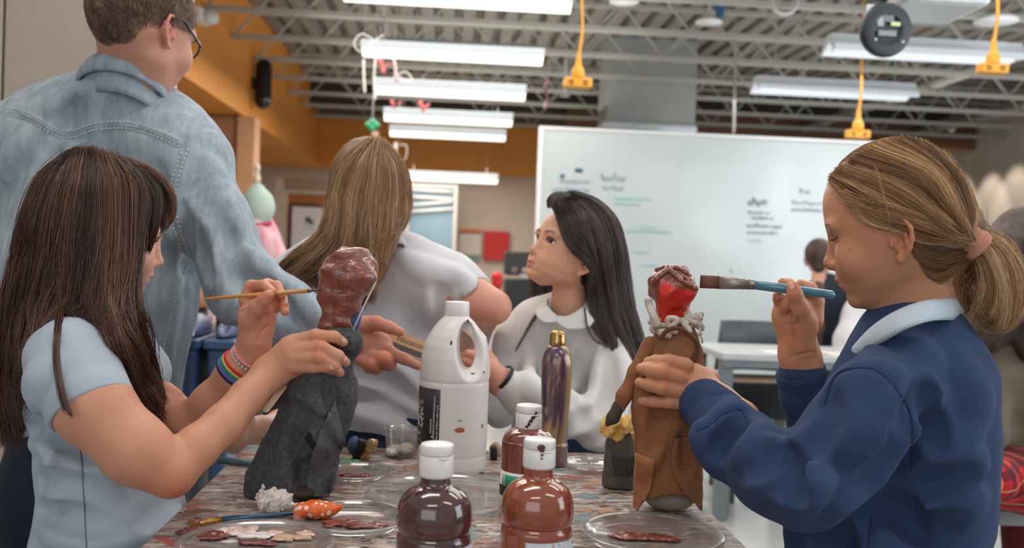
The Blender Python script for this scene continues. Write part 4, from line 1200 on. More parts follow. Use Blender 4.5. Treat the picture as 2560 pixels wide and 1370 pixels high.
G.ecap(P(846, 850, 1.44), P(800, 1000, 1.45), 44 * 1.44 / F_PX, 78 * 1.45 / F_PX, .8, RZ, .01)
G.ecap(P(800, 1000, 1.45), P(716, 1215, 1.455), 80 * 1.45 / F_PX, 106 * 1.455 / F_PX, .72, RZ, .02)
G.add(lambda p: (TABLE_Z + .004 + .006 * np.sin(p[:, 0] * 70) - p[:, 2]).astype(np.float32), P(716, 1260, 1.455), .2, .003, 2)
G.ops[-1] = (G.ops[-1][0], G.ops[-1][1], 2.0, .003, 2)
for pts, r, dp in (([(880, 960), (840, 1060), (800, 1100)], .012, .005), ([(700, 990), (790, 1020), (850, 1110)], .012, .004), ([(820, 850), (870, 850), (888, 870)], .008, .004), ([(780, 980), (800, 1080), (780, 1160)], .012, .004)): fold(G, pts, r, dp)
for pts, r, dp in (([(705, 1000), (770, 1050), (850, 1118)], .006, .005), ([(742, 1090), (755, 1150), (775, 1190)], .006, .004), ([(766, 1160), (768, 1200), (766, 1250)], .005, .006), ([(820, 985), (850, 1040), (862, 1090)], .006, .004)): fold(G, pts, r, dp, sub=1)
G.pad = .006; G.post = lambda p, D: D + .0012 * wav(p, 18, 71) + .0004 * wav(p, 70, 72)
sdf_obj('felt_body', G, .0024, felt_g, tp)
loft('felt_flap', G, [(838, 1000), (800, 1080), (776, 1160), (764, 1240)], [(862, 1100), (846, 1160), (838, 1205), (820, 1243)], fabric('light_grey_felt', (88, 88, 92), .98, .1, 320, .7, .0012, .05, mottled=.4, mot_col=(120, 120, 124), mscale=160), off=.003, thick=.0022, parent=tp, jag=1.6, n=30)
G2_ = SDF(); G2_.cone(P(800, 826, 1.44), P(884, 842, 1.44), .008, .008, .004); 
rim = [P(846 + 46 * math.cos(a), 836 + 17 * math.sin(a) + 6 * math.cos(a), 1.44 - .024 * math.sin(a)) for a in np.linspace(0, 6.2832, 30)]
tube('felt_rim', rim, [.0065 + .0012 * math.sin(i) for i in range(30)], felt_g, tp, seg=10)
# torn hole: its shade laid on the uncut cloth as a dark patch
loft('torn_gap_patch', G, [(770, 1080), (764, 1100), (790, 1130), (812, 1148)], [(778, 1084), (782, 1100), (806, 1118), (822, 1146)], mat('torn_hole_shade', (26, 28, 32), 1.0), off=.0012, thick=.001, parent=tp, jag=1.5, n=18, rows=5)
Hh = SDF(); Hh.ell(P(868, 690, 1.44), (66 * .0006, 70 * .0006, 58 * .0006), Rv, .01)
Hh.ell(P(893, 680, 1.44), (46 * .0006, 52 * .0006, 50 * .0006), Rv, .012); Hh.cone(P(855, 720, 1.44), P(846, 810, 1.44), 50 * .0006, 42 * .0006, .014); Hh.cone(P(812, 735, 1.43), P(818, 700, 1.43), .004, .006, .012)
Hh.pad = .006; Hh.post = lambda p, D: crumple(D, p, .0095, 19, 3)
hm1 = wet_mat('wet_brown_paint', (122, 62, 46), (140, 76, 56), (160, 86, 56), .64)
sdf_obj('painted_head', Hh, .0016, hm1, tp, it=0)
tube('blue_tape', [P(900, 765, 1.445), P(884, 800, 1.445), P(872, 830, 1.445)], [.006, .011, .012], mat('blue_tape', (52, 86, 148), .4), tp)
tube('clear_rod', [P(938, 706, 1.43), P(905, 775, 1.425), P(878, 836, 1.42)], .0014, mat('clear_plastic_rod', (206, 196, 186), .2, spec=.7), tp, seg=8)
box_ = SDF(); box_.ell(T(742, 1246) + np.array([0, 0, .012]), (.036, .03, .012)); sdf_obj('base_block', box_, .003, mat('dark_brown_block', (70, 54, 48), .7), tp)
s0 = thing('craft_stick', 'flat wooden craft stick poking from the grey felt puppet', 'stick', P(668, 1020, 1.40))
a, b_ = P(667, 1022, 1.385), P(712, 962, 1.41); ax = (b_ - a) / np.linalg.norm(b_ - a); sd = np.cross(ax, RZ); pts = []
w = .0058
for k in range(9): an = math.pi * k / 8 + math.pi / 2; pts.append(a + sd * (-w) * math.cos(an + math.pi / 2) * 1.0 - ax * w * math.sin(an - math.pi / 2) * 1.0)
pts = [a + sd * w * math.cos(t_) - ax * w * math.sin(t_) for t_ in np.linspace(0, math.pi, 10)] + [b_ - sd * w, b_ + sd * w]
poly_prism('stick_blade', pts, RZ * .0018, mat('birch_wood', (206, 178, 146), .6, .06, 60), s0)
# brown puppet
tq = thing('puppet', 'brown felt bottle puppet with red and brown wrapped head', 'puppet', T(1672, 1280))
Bq = SDF(); db = 1.44
Bq.ecap(P(1690, 850, db), P(1672, 1000, db), 56 * .0006, 78 * .0006, .85, RZ, .012)
Bq.ecap(P(1672, 1000, db), P(1668, 1262, db), 80 * .0006, 86 * .0006, .85, RZ, .02)
def cut1(p): return (TABLE_Z + .036 - 9 * (p[:, 0] - P(1668, 1262, 1.44)[0]) ** 2 - p[:, 2]).astype(np.float32)
Bq.add(cut1, P(1670, 1262, db), 2.0, .003, 2)
for pts, r, dp in (([(1625, 850), (1610, 950), (1600, 1100)], .010, .004), ([(1735, 850), (1750, 1000), (1748, 1120)], .010, .003), ([(1640, 1060), (1630, 1120), (1615, 1180)], .008, .004)): fold(Bq, pts, r, dp)
for pts, r, dp in (([(1650, 1020), (1635, 1090), (1617, 1140)], .004, .005), ([(1712, 1090), (1714, 1140), (1716, 1180)], .003, .003)): fold(Bq, pts, r, dp, sub=1)
Bq.pad = .004; Bq.post = lambda p, D: D + .0010 * wav(p, 20, 81)
sdf_obj('felt_body', Bq, .0024, felt_b, tq)
fl2 = fabric('brown_felt_flap', (168, 112, 76), .98, .08, 300, .6, .0012, .05)
loft('felt_flap', Bq, [(1588, 1132), (1586, 1200), (1584, 1260), (1590, 1278)], [(1637, 1150), (1634, 1180), (1625, 1225), (1592, 1280)], fl2, off=.0035, thick=.002, parent=tq, jag=1.0, n=30)
loft('felt_flap', Bq, [(1756, 1090), (1756, 1150), (1756, 1220), (1755, 1276)], [(1686, 1096), (1680, 1150), (1692, 1205), (1750, 1276)], felt_b, off=.0035, thick=.002, parent=tq, jag=1.2, n=34)
loft('felt_flap', Bq, [(1655, 832), (1648, 860), (1660, 888)], [(1742, 850), (1738, 880), (1722, 905)], fabric('brown_felt_pale', (146, 104, 74), .98, .08, 300, .6, .0012, .05), off=.003, thick=.003, parent=tq, n=16)
hoop = [P(x, y, z) for x, y, z in ((1650, 850, 1.395), (1668, 826, 1.39), (1700, 822, 1.388), (1736, 850, 1.39), (1744, 872, 1.395), (1735, 905, 1.40))]
tube('felt_strap', ctrl(hoop, 24), .0034, fabric('brown_felt_dark', (104, 70, 50), .98, .08, 300, .6, .0012, .05), tq)
armp = SDF(); limb(armp, [(1625, 862, 1.44, 22), (1590, 930, 1.43, 18), (1560, 990, 1.42, 17), (1548, 1020, 1.42, 15)], .01)
sdf_obj('felt_arm', armp, .0024, felt_b, tq)
hp = SDF(); limb(hp, [(1548, 1012, 1.42, 14), (1530, 1045, 1.415, 12), (1518, 1062, 1.415, 5)], .01); limb(hp, [(1545, 1020, 1.42, 12), (1540, 1050, 1.42, 7)], .008)
sdf_obj('felt_hand', hp, .002, fabric('dark_grey_felt', (74, 66, 60), .98, .1, 300, .6), tq)
base = SDF(); base.ell(T(1672, 1272) + np.array([0, 0, .020]), (.040, .036, .022))
for k in range(14):
    a_ = k / 14 * 6.283; c0 = T(1672, 1272) + np.array([0, 0, .016]); base.cone(c0 + np.array([math.cos(a_) * .041, math.sin(a_) * .037, -.006]), c0 + np.array([math.cos(a_) * .034, math.sin(a_) * .031, -.018]), .0022, .003, .002, 1)
sdf_obj('bottle_base', base, .0014, mat('cream_plaster', (176, 164, 150), .8, .06, 30, bump=.2, bscale=90), tq)
R1 = SDF(); R1.ell(P(1681, 722, db), (60 * .0006, 56 * .0006, 56 * .0006), Rv); R1.cone(P(1678, 750, db), P(1676, 800, db), 38 * .0006, 34 * .0006, .01); R1.pad = .006
R1.post = lambda p, D: crumple(D, p, .0095, 19, 21)
hc0 = np.array(P(1681, 722, db))
def redcol(V):
    q = (V - hc0) @ Rv / .0006; x, y = q[:, 0], q[:, 1]
    lim = np.interp(x, [-70, -46, -36, -20, 10, 40, 70], [-80, -80, 28, 18, -2, 2, -4]) + 2.5 * np.sin(x / 5)
    red = (y < lim) & (x > -50)
    c = np.where(red[:, None], np.array(lin((212, 42, 30))), np.array(lin((124, 62, 44)))); return c
n = NT('red_tissue_and_brown_paint'); at = n.n('ShaderNodeAttribute', attribute_name='Col'); co = n.coord()
n.base(n.mix(.3, at.outputs['Color'], n.ramp(n.noise(co, 40, 5, .7, 1), [(.3, (.5, .5, .5)), (.7, (1, 1, 1))]), 'MULTIPLY')); n.set(rough=.3, coat=.4, coat_rough=.1); n.bump(n.noise(co, 150, 4, .7, 1), .4, .0015)
sdf_obj('wrapped_head', R1, .0016, n.m, tq, colfn=redcol, it=0)
# thick wet paint ridges over the top
dab = SDF()
for pts in ([(1632, 706), (1650, 690), (1668, 674)], [(1668, 672), (1690, 688), (1712, 694), (1735, 708)], [(1680, 680), (1700, 700), (1730, 716), (1742, 724)], [(1640, 676), (1665, 668), (1700, 672), (1725, 690)]):
    g = ctrl(pts, 14); p_, ok_, _ = R1.hit(g[:, 0], g[:, 1], 1.2, 1.7); p_ = p_[ok_]
    for i in range(len(p_) - 1): dab.cone(p_[i], p_[i + 1], .0026 + .0012 * math.sin(i * 1.9), .0026 + .0012 * math.sin(i * 1.9 + 1.9), .004)
sdf_obj('paint_dollop', dab, .0012, hm1, tq)
yarn = fabric('cream_yarn', (206, 194, 180), .95, .04, 260, .6, .0012)
ry = random.Random(5)
for k in range(15):
    a0_ = k / 15 * 6.283; c = np.array(P(1688 + 52 * math.cos(a0_), 800 + 14 * math.sin(a0_) + ry.uniform(-8, 12), db - .033 * math.sin(a0_)))
    pts = [c + RX * ry.uniform(-.012, .012) + RY * ry.uniform(-.013, .010) + RZ * ry.uniform(-.004, .006) for _ in range(5)]
    tube('yarn_loop', ctrl(pts, 22), .0042, yarn, tq, seg=8)
tube('yarn_loop', ctrl([P(1620, 745, 1.42), P(1624, 765, 1.42), P(1634, 790, 1.41), P(1645, 815, 1.41)], 16), .006, yarn, tq, seg=8)
for x0, y0 in ((1742, 800), (1748, 820), (1752, 840)): tube('yarn_end', ctrl([P(x0 - 10, y0 - 8, 1.42), P(x0 + 2, y0 + 4, 1.415), P(x0 + 4, y0 + 18, 1.415)], 8), .0018, yarn, tq, seg=6)
# small grey figure with yellow tissue head
ts = thing('puppet', 'small grey felt figure with crumpled yellow tissue head', 'puppet', T(1548, 1222))
c0 = T(1548, 1218); ds = dep(c0); us = ds / F_PX
g_ = SDF(); g_.ecap(P(1550, 1110, ds), P(1548, 1210, ds), 38 * us, 41 * us, .9, RZ, .006)
g_.add(lambda p: (TABLE_Z + .001 - p[:, 2]).astype(np.float32), P(1550, 1230, ds), 2.0, .002, 2)
g_.pad = .004; g_.post = lambda p, D: D + .0022 * wav(p * np.array([1, 1, .4], np.float32), 26, 91)
sdf_obj('felt_body', g_, .0026, fabric('ash_felt', (92, 88, 82), .98, .14, 260, .8, .0014, mottled=.4, mot_col=(62, 58, 54), mscale=50), ts)
y_ = SDF(); y_.ell(P(1548, 1070, ds), (44 * us, 30 * us, 36 * us), Rv); y_.pad = .006; y_.post = lambda p, D: crumple(D, p, .017, 32, 33)
sdf_obj('tissue_head', y_, .0018, mat('yellow_tissue', (212, 172, 92), .7, .12, 40), ts, it=0)
for k in range(7):
    x0 = 1530 + k * 9; p_, ok_, _ = g_.hit([x0, x0 + 4, x0 + 10], [1140, 1165, 1190], 1.2, 1.9, .002)
    if ok_.all(): tube('felt_fringe', ctrl(list(p_), 8), .0018, fabric('ash_felt_dark', (70, 66, 62), .98), ts, seg=6)

# ---- brushes
def brush(label, tail, neck, ferr, tip, r_tail, r_neck, r_fer, r_tip, hcol, fcol, bcol, flat=1.0, d=(1.4,) * 4):
    pts = [P(*tail), P(*neck), P(*ferr), P(*tip)]
    t = thing('paint_brush', label, 'brush', pts[0])
    a, b_, c, e = [Vector(x) for x in pts]
    mid = a.lerp(b_, .5)
    tube('handle', [a + (a - b_).normalized() * r_tail * .6, a, mid, b_], [r_tail * .5, r_tail, max(r_tail, r_neck) * 1.08, r_neck], hcol, t, seg=16)
    z = (c - b_).normalized(); x = z.cross(Vector(RZ)).normalized(); y = z.cross(x)
    def tapered(nm, p0, p1, rx0, ry0, rx1, ry1, m, n=24):
        bm = bmesh.new(); ring = []
        for (p, rx, ry) in ((p0, rx0, ry0), (p0.lerp(p1, .5), (rx0 + rx1) / 2, (ry0 + ry1) / 2), (p1, rx1, ry1)):
            ring.append([bm.verts.new(p + x * math.cos(k / n * 6.2832) * rx + y * math.sin(k / n * 6.2832) * ry) for k in range(n)])
        for i in range(2):
            for k in range(n): bm.faces.new((ring[i][k], ring[i][(k + 1) % n], ring[i + 1][(k + 1) % n], ring[i + 1][k]))
        bm.faces.new(ring[0][::-1]); bm.faces.new(ring[-1]); return bm_obj(nm, bm, m, t, smooth=True)
    tapered('ferrule', b_, c, r_neck * 1.04, r_neck * 1.04, r_fer, r_fer * flat, fcol)
    tapered('bristles', c, e, r_fer * .96, r_fer * flat * .9, r_tip, r_tip * flat * .6, bcol)
    for u in (.15, .3): 
        p = b_.lerp(c, u); rr_ = r_neck * 1.06 + (r_fer - r_neck) * u
        add = [p + x * math.cos(k / 24 * 6.2832) * rr_ + y * math.sin(k / 24 * 6.2832) * (r_neck * (1 - u) + r_fer * flat * u) * 1.06 for k in range(25)]
        tube('ferrule_crimp', add, .0006, fcol, t, seg=6)
    return t
tin = mat('dull_tin', (150, 140, 134), .35, .1, 60, metal=.6); bris = mat('brown_loaded_bristle', (112, 70, 56), .35, .25, 300, bump=.5, bscale=600)
brush('wide flat brush with light blue handle held up to the red puppet head', (2080, 737, 1.42), (1886, 712, 1.415), (1797, 706, 1.42), (1750, 704, 1.425), .0062, .0068, .0100, .0098, mat('teal_blue_lacquer', (74, 130, 152), .2, .05, 30, coat=.5), tin, bris, .35)
brush('thin round brush with yellow wooden handle touching the brown painted head', (513, 747, 1.45), (770, 727, 1.43), (782, 726, 1.43), (800, 724, 1.43), .0019, .0030, .0016, .0010, mat('amber_handle', (206, 142, 72), .3, .08, 60), mat('brown_tin', (130, 100, 96), .3, metal=.6), bris)
h0 = T(738, 1291); h1 = T(552, 1308); h2 = T(498, 1318); h3 = T(470, 1314)
def tz(p, z): q = p.copy(); q[2] = TABLE_Z + z; return (q[0], q[1], q[2])
def brush_w(label, A_, B_, C_, D_, *a):
    def inv(p):
        d = dep(p); c = RW.T @ (np.asarray(p) - EYE); return (1280 + c[0] * F_PX / d, 685 - c[1] * F_PX / d, d)
    return brush(label, inv(A_), inv(B_), inv(C_), inv(D_), *a)
brush_w('dark blue handled brush lying on the table beside the near left lid', tz(h0, .0045), tz(h1, .0048), tz(h2, .0048), tz(h3, .0045), .0028, .0040, .0040, .0042, mat('dark_blue_lacquer', (42, 78, 104), .25, .05, 30, coat=.5), mat('gold_tin', (196, 142, 70), .3, .06, 60, metal=.7), mat('ochre_bristle', (150, 98, 48), .5, .2, 300, bump=.5, bscale=500), .6)
g0 = T(640, 1172); g1 = T(548, 1160)
t = thing('brush_handle', 'grey blue brush handle lying behind the grey felt puppet', 'brush', g0); tube('handle', [g1 + [0, 0, .007], g0 + [0.02, 0, .0065]], [.0062, .0048], mat('grey_blue_lacquer', (84, 108, 122), .3), t, seg=14)

# ---- clear lids and tubs
def clear_mat(name, rgb=(.985, .98, .97), gloss=.06, rough=.12):
    m = bpy.data.materials.new(name); m.use_nodes = True; nt_ = m.node_tree; nt_.nodes.clear()
    o = nt_.nodes.new('ShaderNodeOutputMaterial'); mx = nt_.nodes.new('ShaderNodeMixShader'); tr = nt_.nodes.new('ShaderNodeBsdfTransparent'); gl = nt_.nodes.new('ShaderNodeBsdfGlossy')
    df = nt_.nodes.new('ShaderNodeBsdfDiffuse'); mx2 = nt_.nodes.new('ShaderNodeMixShader'); lw = nt_.nodes.new('ShaderNodeLayerWeight'); lw.inputs[0].default_value = .45
    tr.inputs[0].default_value = (*rgb, 1); gl.inputs['Roughness'].default_value = rough; df.inputs[0].default_value = (.86, .84, .82, 1); mx2.inputs[0].default_value = .09
    mr = nt_.nodes.new('ShaderNodeMath'); mr.operation = 'MULTIPLY_ADD'; mr.inputs[1].default_value = .36; mr.inputs[2].default_value = gloss * .4
    nt_.links.new(lw.outputs['Fresnel'], mr.inputs[0]); nt_.links.new(tr.outputs[0], mx2.inputs[1]); nt_.links.new(df.outputs[0], mx2.inputs[2])
    nt_.links.new(mr.outputs[0], mx.inputs[0]); nt_.links.new(mx2.outputs[0], mx.inputs[1]); nt_.links.new(gl.outputs[0], mx.inputs[2]); nt_.links.new(mx.outputs[0], o.inputs[0]); return m
clear = clear_mat('clear_plastic')
def lid(label, px, py, r, h=.012):
    c = T(px, py); t = thing('paint_palette', label, 'palette', c)
    prof = [(.0004, .0012), (r * .70, .0012), (r * .80, .0014), (r * .83, .0050), (r * .87, .0052), (r * .90, h * .8), (r * .96, h), (r * 1.0, h * .85), (r * 1.01, h * .4), (r * .99, h * .38), (r * .975, h * .8), (r * .955, h * .88), (r * .91, h * .68), (r * .875, .0042), (r * .82, .0040), (r * .79, .0006), (.0004, .0004)]
    bm = bmesh.new(); add_lathe(bm, c, prof, 90, close=False); bm_obj('lid_shell', bm, clear, t, smooth=True); return t, c
def blob(name, c, rx, ry, rz, m, parent, seed=0, amp=.35, rot=0):
    s = SDF(); r = random.Random(seed)
    rz = rz * .8
    for i in range(13):
        o = np.array([r.uniform(-.85, .85) * rx, r.uniform(-.85, .85) * ry, 0]); q = r.uniform(.14, .42); s.ell(c + o + np.array([0, 0, rz * .2]), (rx * q * 1.2, ry * q * 1.4, rz * r.uniform(.45, 1)), None, rz * .7)
    s.pad = .003; s.post = lambda p, D: D + rz * .2 * wav(p, 90, seed)
    return sdf_obj(name, s, .0016, m, parent)
wb = wet_mat('wet_rust_puddle', (120, 48, 34), (146, 64, 44)); wp = mat('peach_paint', (226, 190, 174), .35, .05, 40, coat=.4); ww = mat('white_paint', (232, 222, 218), .35, .05, 40, coat=.4); wr = wet_mat('wet_maroon_puddle', (104, 40, 36), (130, 58, 50)); wtn = mat('tan_paint', (206, 170, 140), .4, .05, 40, coat=.3)
t1, c1_ = lid('clear lid palette with white, peach and maroon paint at the near left corner', 640, 1372, .097)
for (px, py, rx, ry, m, sd) in ((498, 1335, .017, .02, wr, 1), (560, 1335, .020, .016, ww, 2), (525, 1345, .022, .014, wr, 3), (604, 1332, .018, .022, wp, 4), (640, 1345, .022, .012, ww, 5), (690, 1340, .010, .006, wp, 6), (640, 1362, .024, .010, wr, 7), (735, 1352, .024, .012, wtn, 8), (770, 1340, .012, .012, wp, 9), (466, 1333, .010, .010, wr, 10)):
    blob('paint_puddle', T(px, py) + np.array([0, 0, .003]), rx, ry, .004, m, t1, sd)
t2, c2_ = lid('clear lid palette with rust paint between orange egg and maroon bottle', 885, 1305, .082)
for (px, py, rx, ry, m, sd) in ((845, 1315, .022, .016, wb, 11), (900, 1318, .026, .014, wb, 12), (940, 1322, .016, .012, wb, 13)): blob('paint_puddle', T(px, py) + np.array([0, 0, .003]), rx, ry, .004, m, t2, sd)
t3, c3_ = lid('clear lid palette with rust paint beside the grey felt puppet hem', 890, 1190, .062)
for (px, py, rx, ry, m, sd) in ((850, 1193, .020, .012, wb, 14), (905, 1195, .010, .007, wb, 15), (918, 1170, .006, .006, blk, 20)): blob('paint_puddle', T(px, py) + np.array([0, 0, .003]), rx, ry, .005, m, t3, sd)
t4, c4_ = lid('clear lid palette with one rust streak in front of the brown felt puppet', 1630, 1346, .0985)
for (px, py, rx, ry, m, sd) in ((1590, 1346, .034, .014, wb, 16), (1640, 1352, .030, .012, wb, 17)): blob('paint_puddle', T(px, py) + np.array([0, 0, .003]), rx, ry, .0045, m, t4, sd)
t5, c5_ = lid('clear empty lid under the small grey felt figure', 1470, 1168, .050)
t6, c6_ = lid('large clear tray lid in the middle of the table behind the maroon bottle', 1120, 1250, .125, .016)
def tub(label, px, py, r0, r1, h, rim=.004):
    c = T(px, py); t = thing('plastic_tub', label, 'tub', c)
    prof = [(.0004, .001), (r0 * .94, .001), (r0, .004), (r1, h * .8), (r1 * 1.03, h * .82), (r1 * 1.03, h * .97), (r1 * 1.12, h * .98), (r1 * 1.12, h), (r1 * 1.0, h), (r1 * .97, h * .8), (r0 * .96, .005), (.0004, .003)]
    bm = bmesh.new(); add_lathe(bm, c, prof, 72, close=False); bm_obj('tub_shell', bm, clear, t, smooth=True); return t, c
tk, ck = tub('small clear deli tub left of the white jug', 1003, 1140, .027, .031, .052)
blob('paint_residue', ck + np.array([0, 0, .010]), .022, .022, .012, ww, tk, 31)

# crumpled bits on the table
def crumb(name, label, cat, px, py, r, m, amp, f, seed, squash=(1, .9, .8), extra=None, h=.0016):
    c = T(px, py); t = thing(name, label, cat, c); s = SDF(); s.ell(c + np.array([0, 0, r * squash[2] * .9]), np.array(squash) * r)
    if extra: extra(s, c)
    s.add(lambda p: (TABLE_Z + .0004 - p[:, 2]).astype(np.float32), c, 2.0, .001, 2)
    s.pad = .006; s.post = lambda p, D: crumple(D, p, amp, f, seed)
    sdf_obj('crumple', s, h, m, t, it=0); return t
def spikes(s, c):
    for a, b_, e in ((-.014, .010, .034), (.006, .0, .028), (.022, .004, .024), (.026, .0, .012), (-.02, 0, .01)): s.cone(c + np.array([a * .7, b_, e * .6]), c + np.array([a * 1.25, b_, e]), .006, .001, .004)
crumb('tissue_ball', 'crumpled white tissue on the table under the grey felt puppet', 'tissue', 683, 1276, .022, mat('white_tissue', (226, 216, 208), .8, .03, 40), .009, 55, 5, (1.05, .8, .72), spikes, h=.0013)
n = NT('orange_dotted_foil'); co = n.coord(); vo = n.n('ShaderNodeTexVoronoi'); n.l(co, vo.inputs['Vector']); vo.inputs['Scale'].default_value = 95
n.base(n.mix(n.ramp(vo.outputs['Distance'], [(.30, (1, 1, 1)), (.38, (0, 0, 0))]), lin((226, 100, 36)), lin((240, 214, 196)))); n.set(rough=.4)
te = thing('wrapped_egg', 'orange paper with white dots wrapped like an egg beside the blue brush', 'paper', T(790, 1298)); e_ = SDF()
ce = T(792, 1297); e_.ell(ce + np.array([0, 0, .013]), (.030, .018, .013)); e_.cone(ce + np.array([-.022, -.004, .010]), ce + np.array([-.028, -.012, .003]), .010, .004, .008); e_.cone(ce + np.array([.022, 0, .014]), ce + np.array([.029, .0, .016]), .008, .006, .004)
e_.pad = .004; e_.post = lambda p, D: crumple(D, p, .0016, 50, 44); sdf_obj('wrapping', e_, .0014, n.m, te)
tw = thing('candy_wrapper', 'twisted gold, black and blue foil scrap behind the grey felt puppet', 'wrapper', T(905, 1160))
for (a, b_, r0, r1, m, nm) in (((930, 1108), (905, 1158), 15, 10, mat('gold_foil', (190, 160, 112), .25, .1, 30, metal=.7), 'gold_foil'), ((906, 1106), (888, 1150), 12, 8, mat('black_foil', (30, 30, 32), .25), 'black_foil'), ((885, 1108), (880, 1128), 14, 10, mat('blue_foil', (64, 88, 118), .4), 'blue_foil')):
    s = SDF(); s.cone(P(*a, 1.70), P(*b_, 1.71), r0 * 1.7 / F_PX, r1 * 1.7 / F_PX, .004); s.pad = .006; s.post = lambda p, D: crumple(D, p, .007, 34, 55); sdf_obj(nm, s, .002, m, tw, it=0)
gp = thing('paint_blob', 'bright green paint blob on the table by the foil scrap', 'paint', T(862, 1158)); blob('green_paint', T(865, 1157), .026, .010, .008, mat('green_paint', (76, 146, 84), .4, .1, 30, coat=.4), gp, 61)
crumb('clay_bit', 'round tan clay bit with a tail on the table between lid and brown puppet', 'clay', 1520, 1292, .013, mat('tan_clay', (190, 152, 124), .8, .05, 60), .002, 40, 8, (1.2, .9, .5))
crumb('clay_bit', 'small beige pebble shape peeking out left of the brown paint bottle', 'clay', 1238, 1140, .014, mat('beige_clay', (176, 150, 132), .8, .05, 60), .002, 30, 9, (.8, .8, 1.0))
cb = thing('cork_stub', 'dark pen cap standing left of the brown paint bottle', 'cap', T(1236, 1150))
lathe('cap_body', T(1234, 1150), [(.006, 0), (.007, .004), (.0065, .022), (.004, .026)], black_m, cb, seg=20)
# cardboard strip the teacher hands over
cm_ = mat('cardboard_kraft', (204, 162, 120), .75, .04, 30, bump=.15, bscale=120)
t = thing('cardboard_strip', 'long tan cardboard box strip held by the teacher above the jug', 'cardboard', P(1040, 860, 1.78))
q0, q1 = P(888, 785, 1.79), P(1230, 920, 1.90); ax = (q1 - q0) / np.linalg.norm(q1 - q0); up_ = np.array([0, 0, 1.]) - ax * ax[2]; up_ /= np.linalg.norm(up_); dv = np.cross(ax, up_)
dv = dv if dv[1] > 0 else -dv
poly_prism('top_face', [q0, q1, q1 - up_ * .022, q0 - up_ * .022], dv * .05, cm_, t)
poly_prism('lower_face', [q0 - up_ * .034 - dv * .004, q1 - up_ * .034 - dv * .004, q1 - up_ * .056 - dv * .004, q0 - up_ * .056 - dv * .004], dv * .05, mat('cardboard_pale', (190, 150, 112), .75), t)
poly_prism('inner_gap', [q0 - up_ * .0225, q1 - up_ * .0225, q1 - up_ * .0335, q0 - up_ * .0335], dv * .03, mat('grey_gap', (92, 86, 86), .8), t)
text('pencil_text', 'Education', tuple(q0 + ax * .092 * 1.0 - up_ * .016 - dv * .0006), .015, mat('pencil_grey', (110, 96, 86), .7), t, ax, up_)
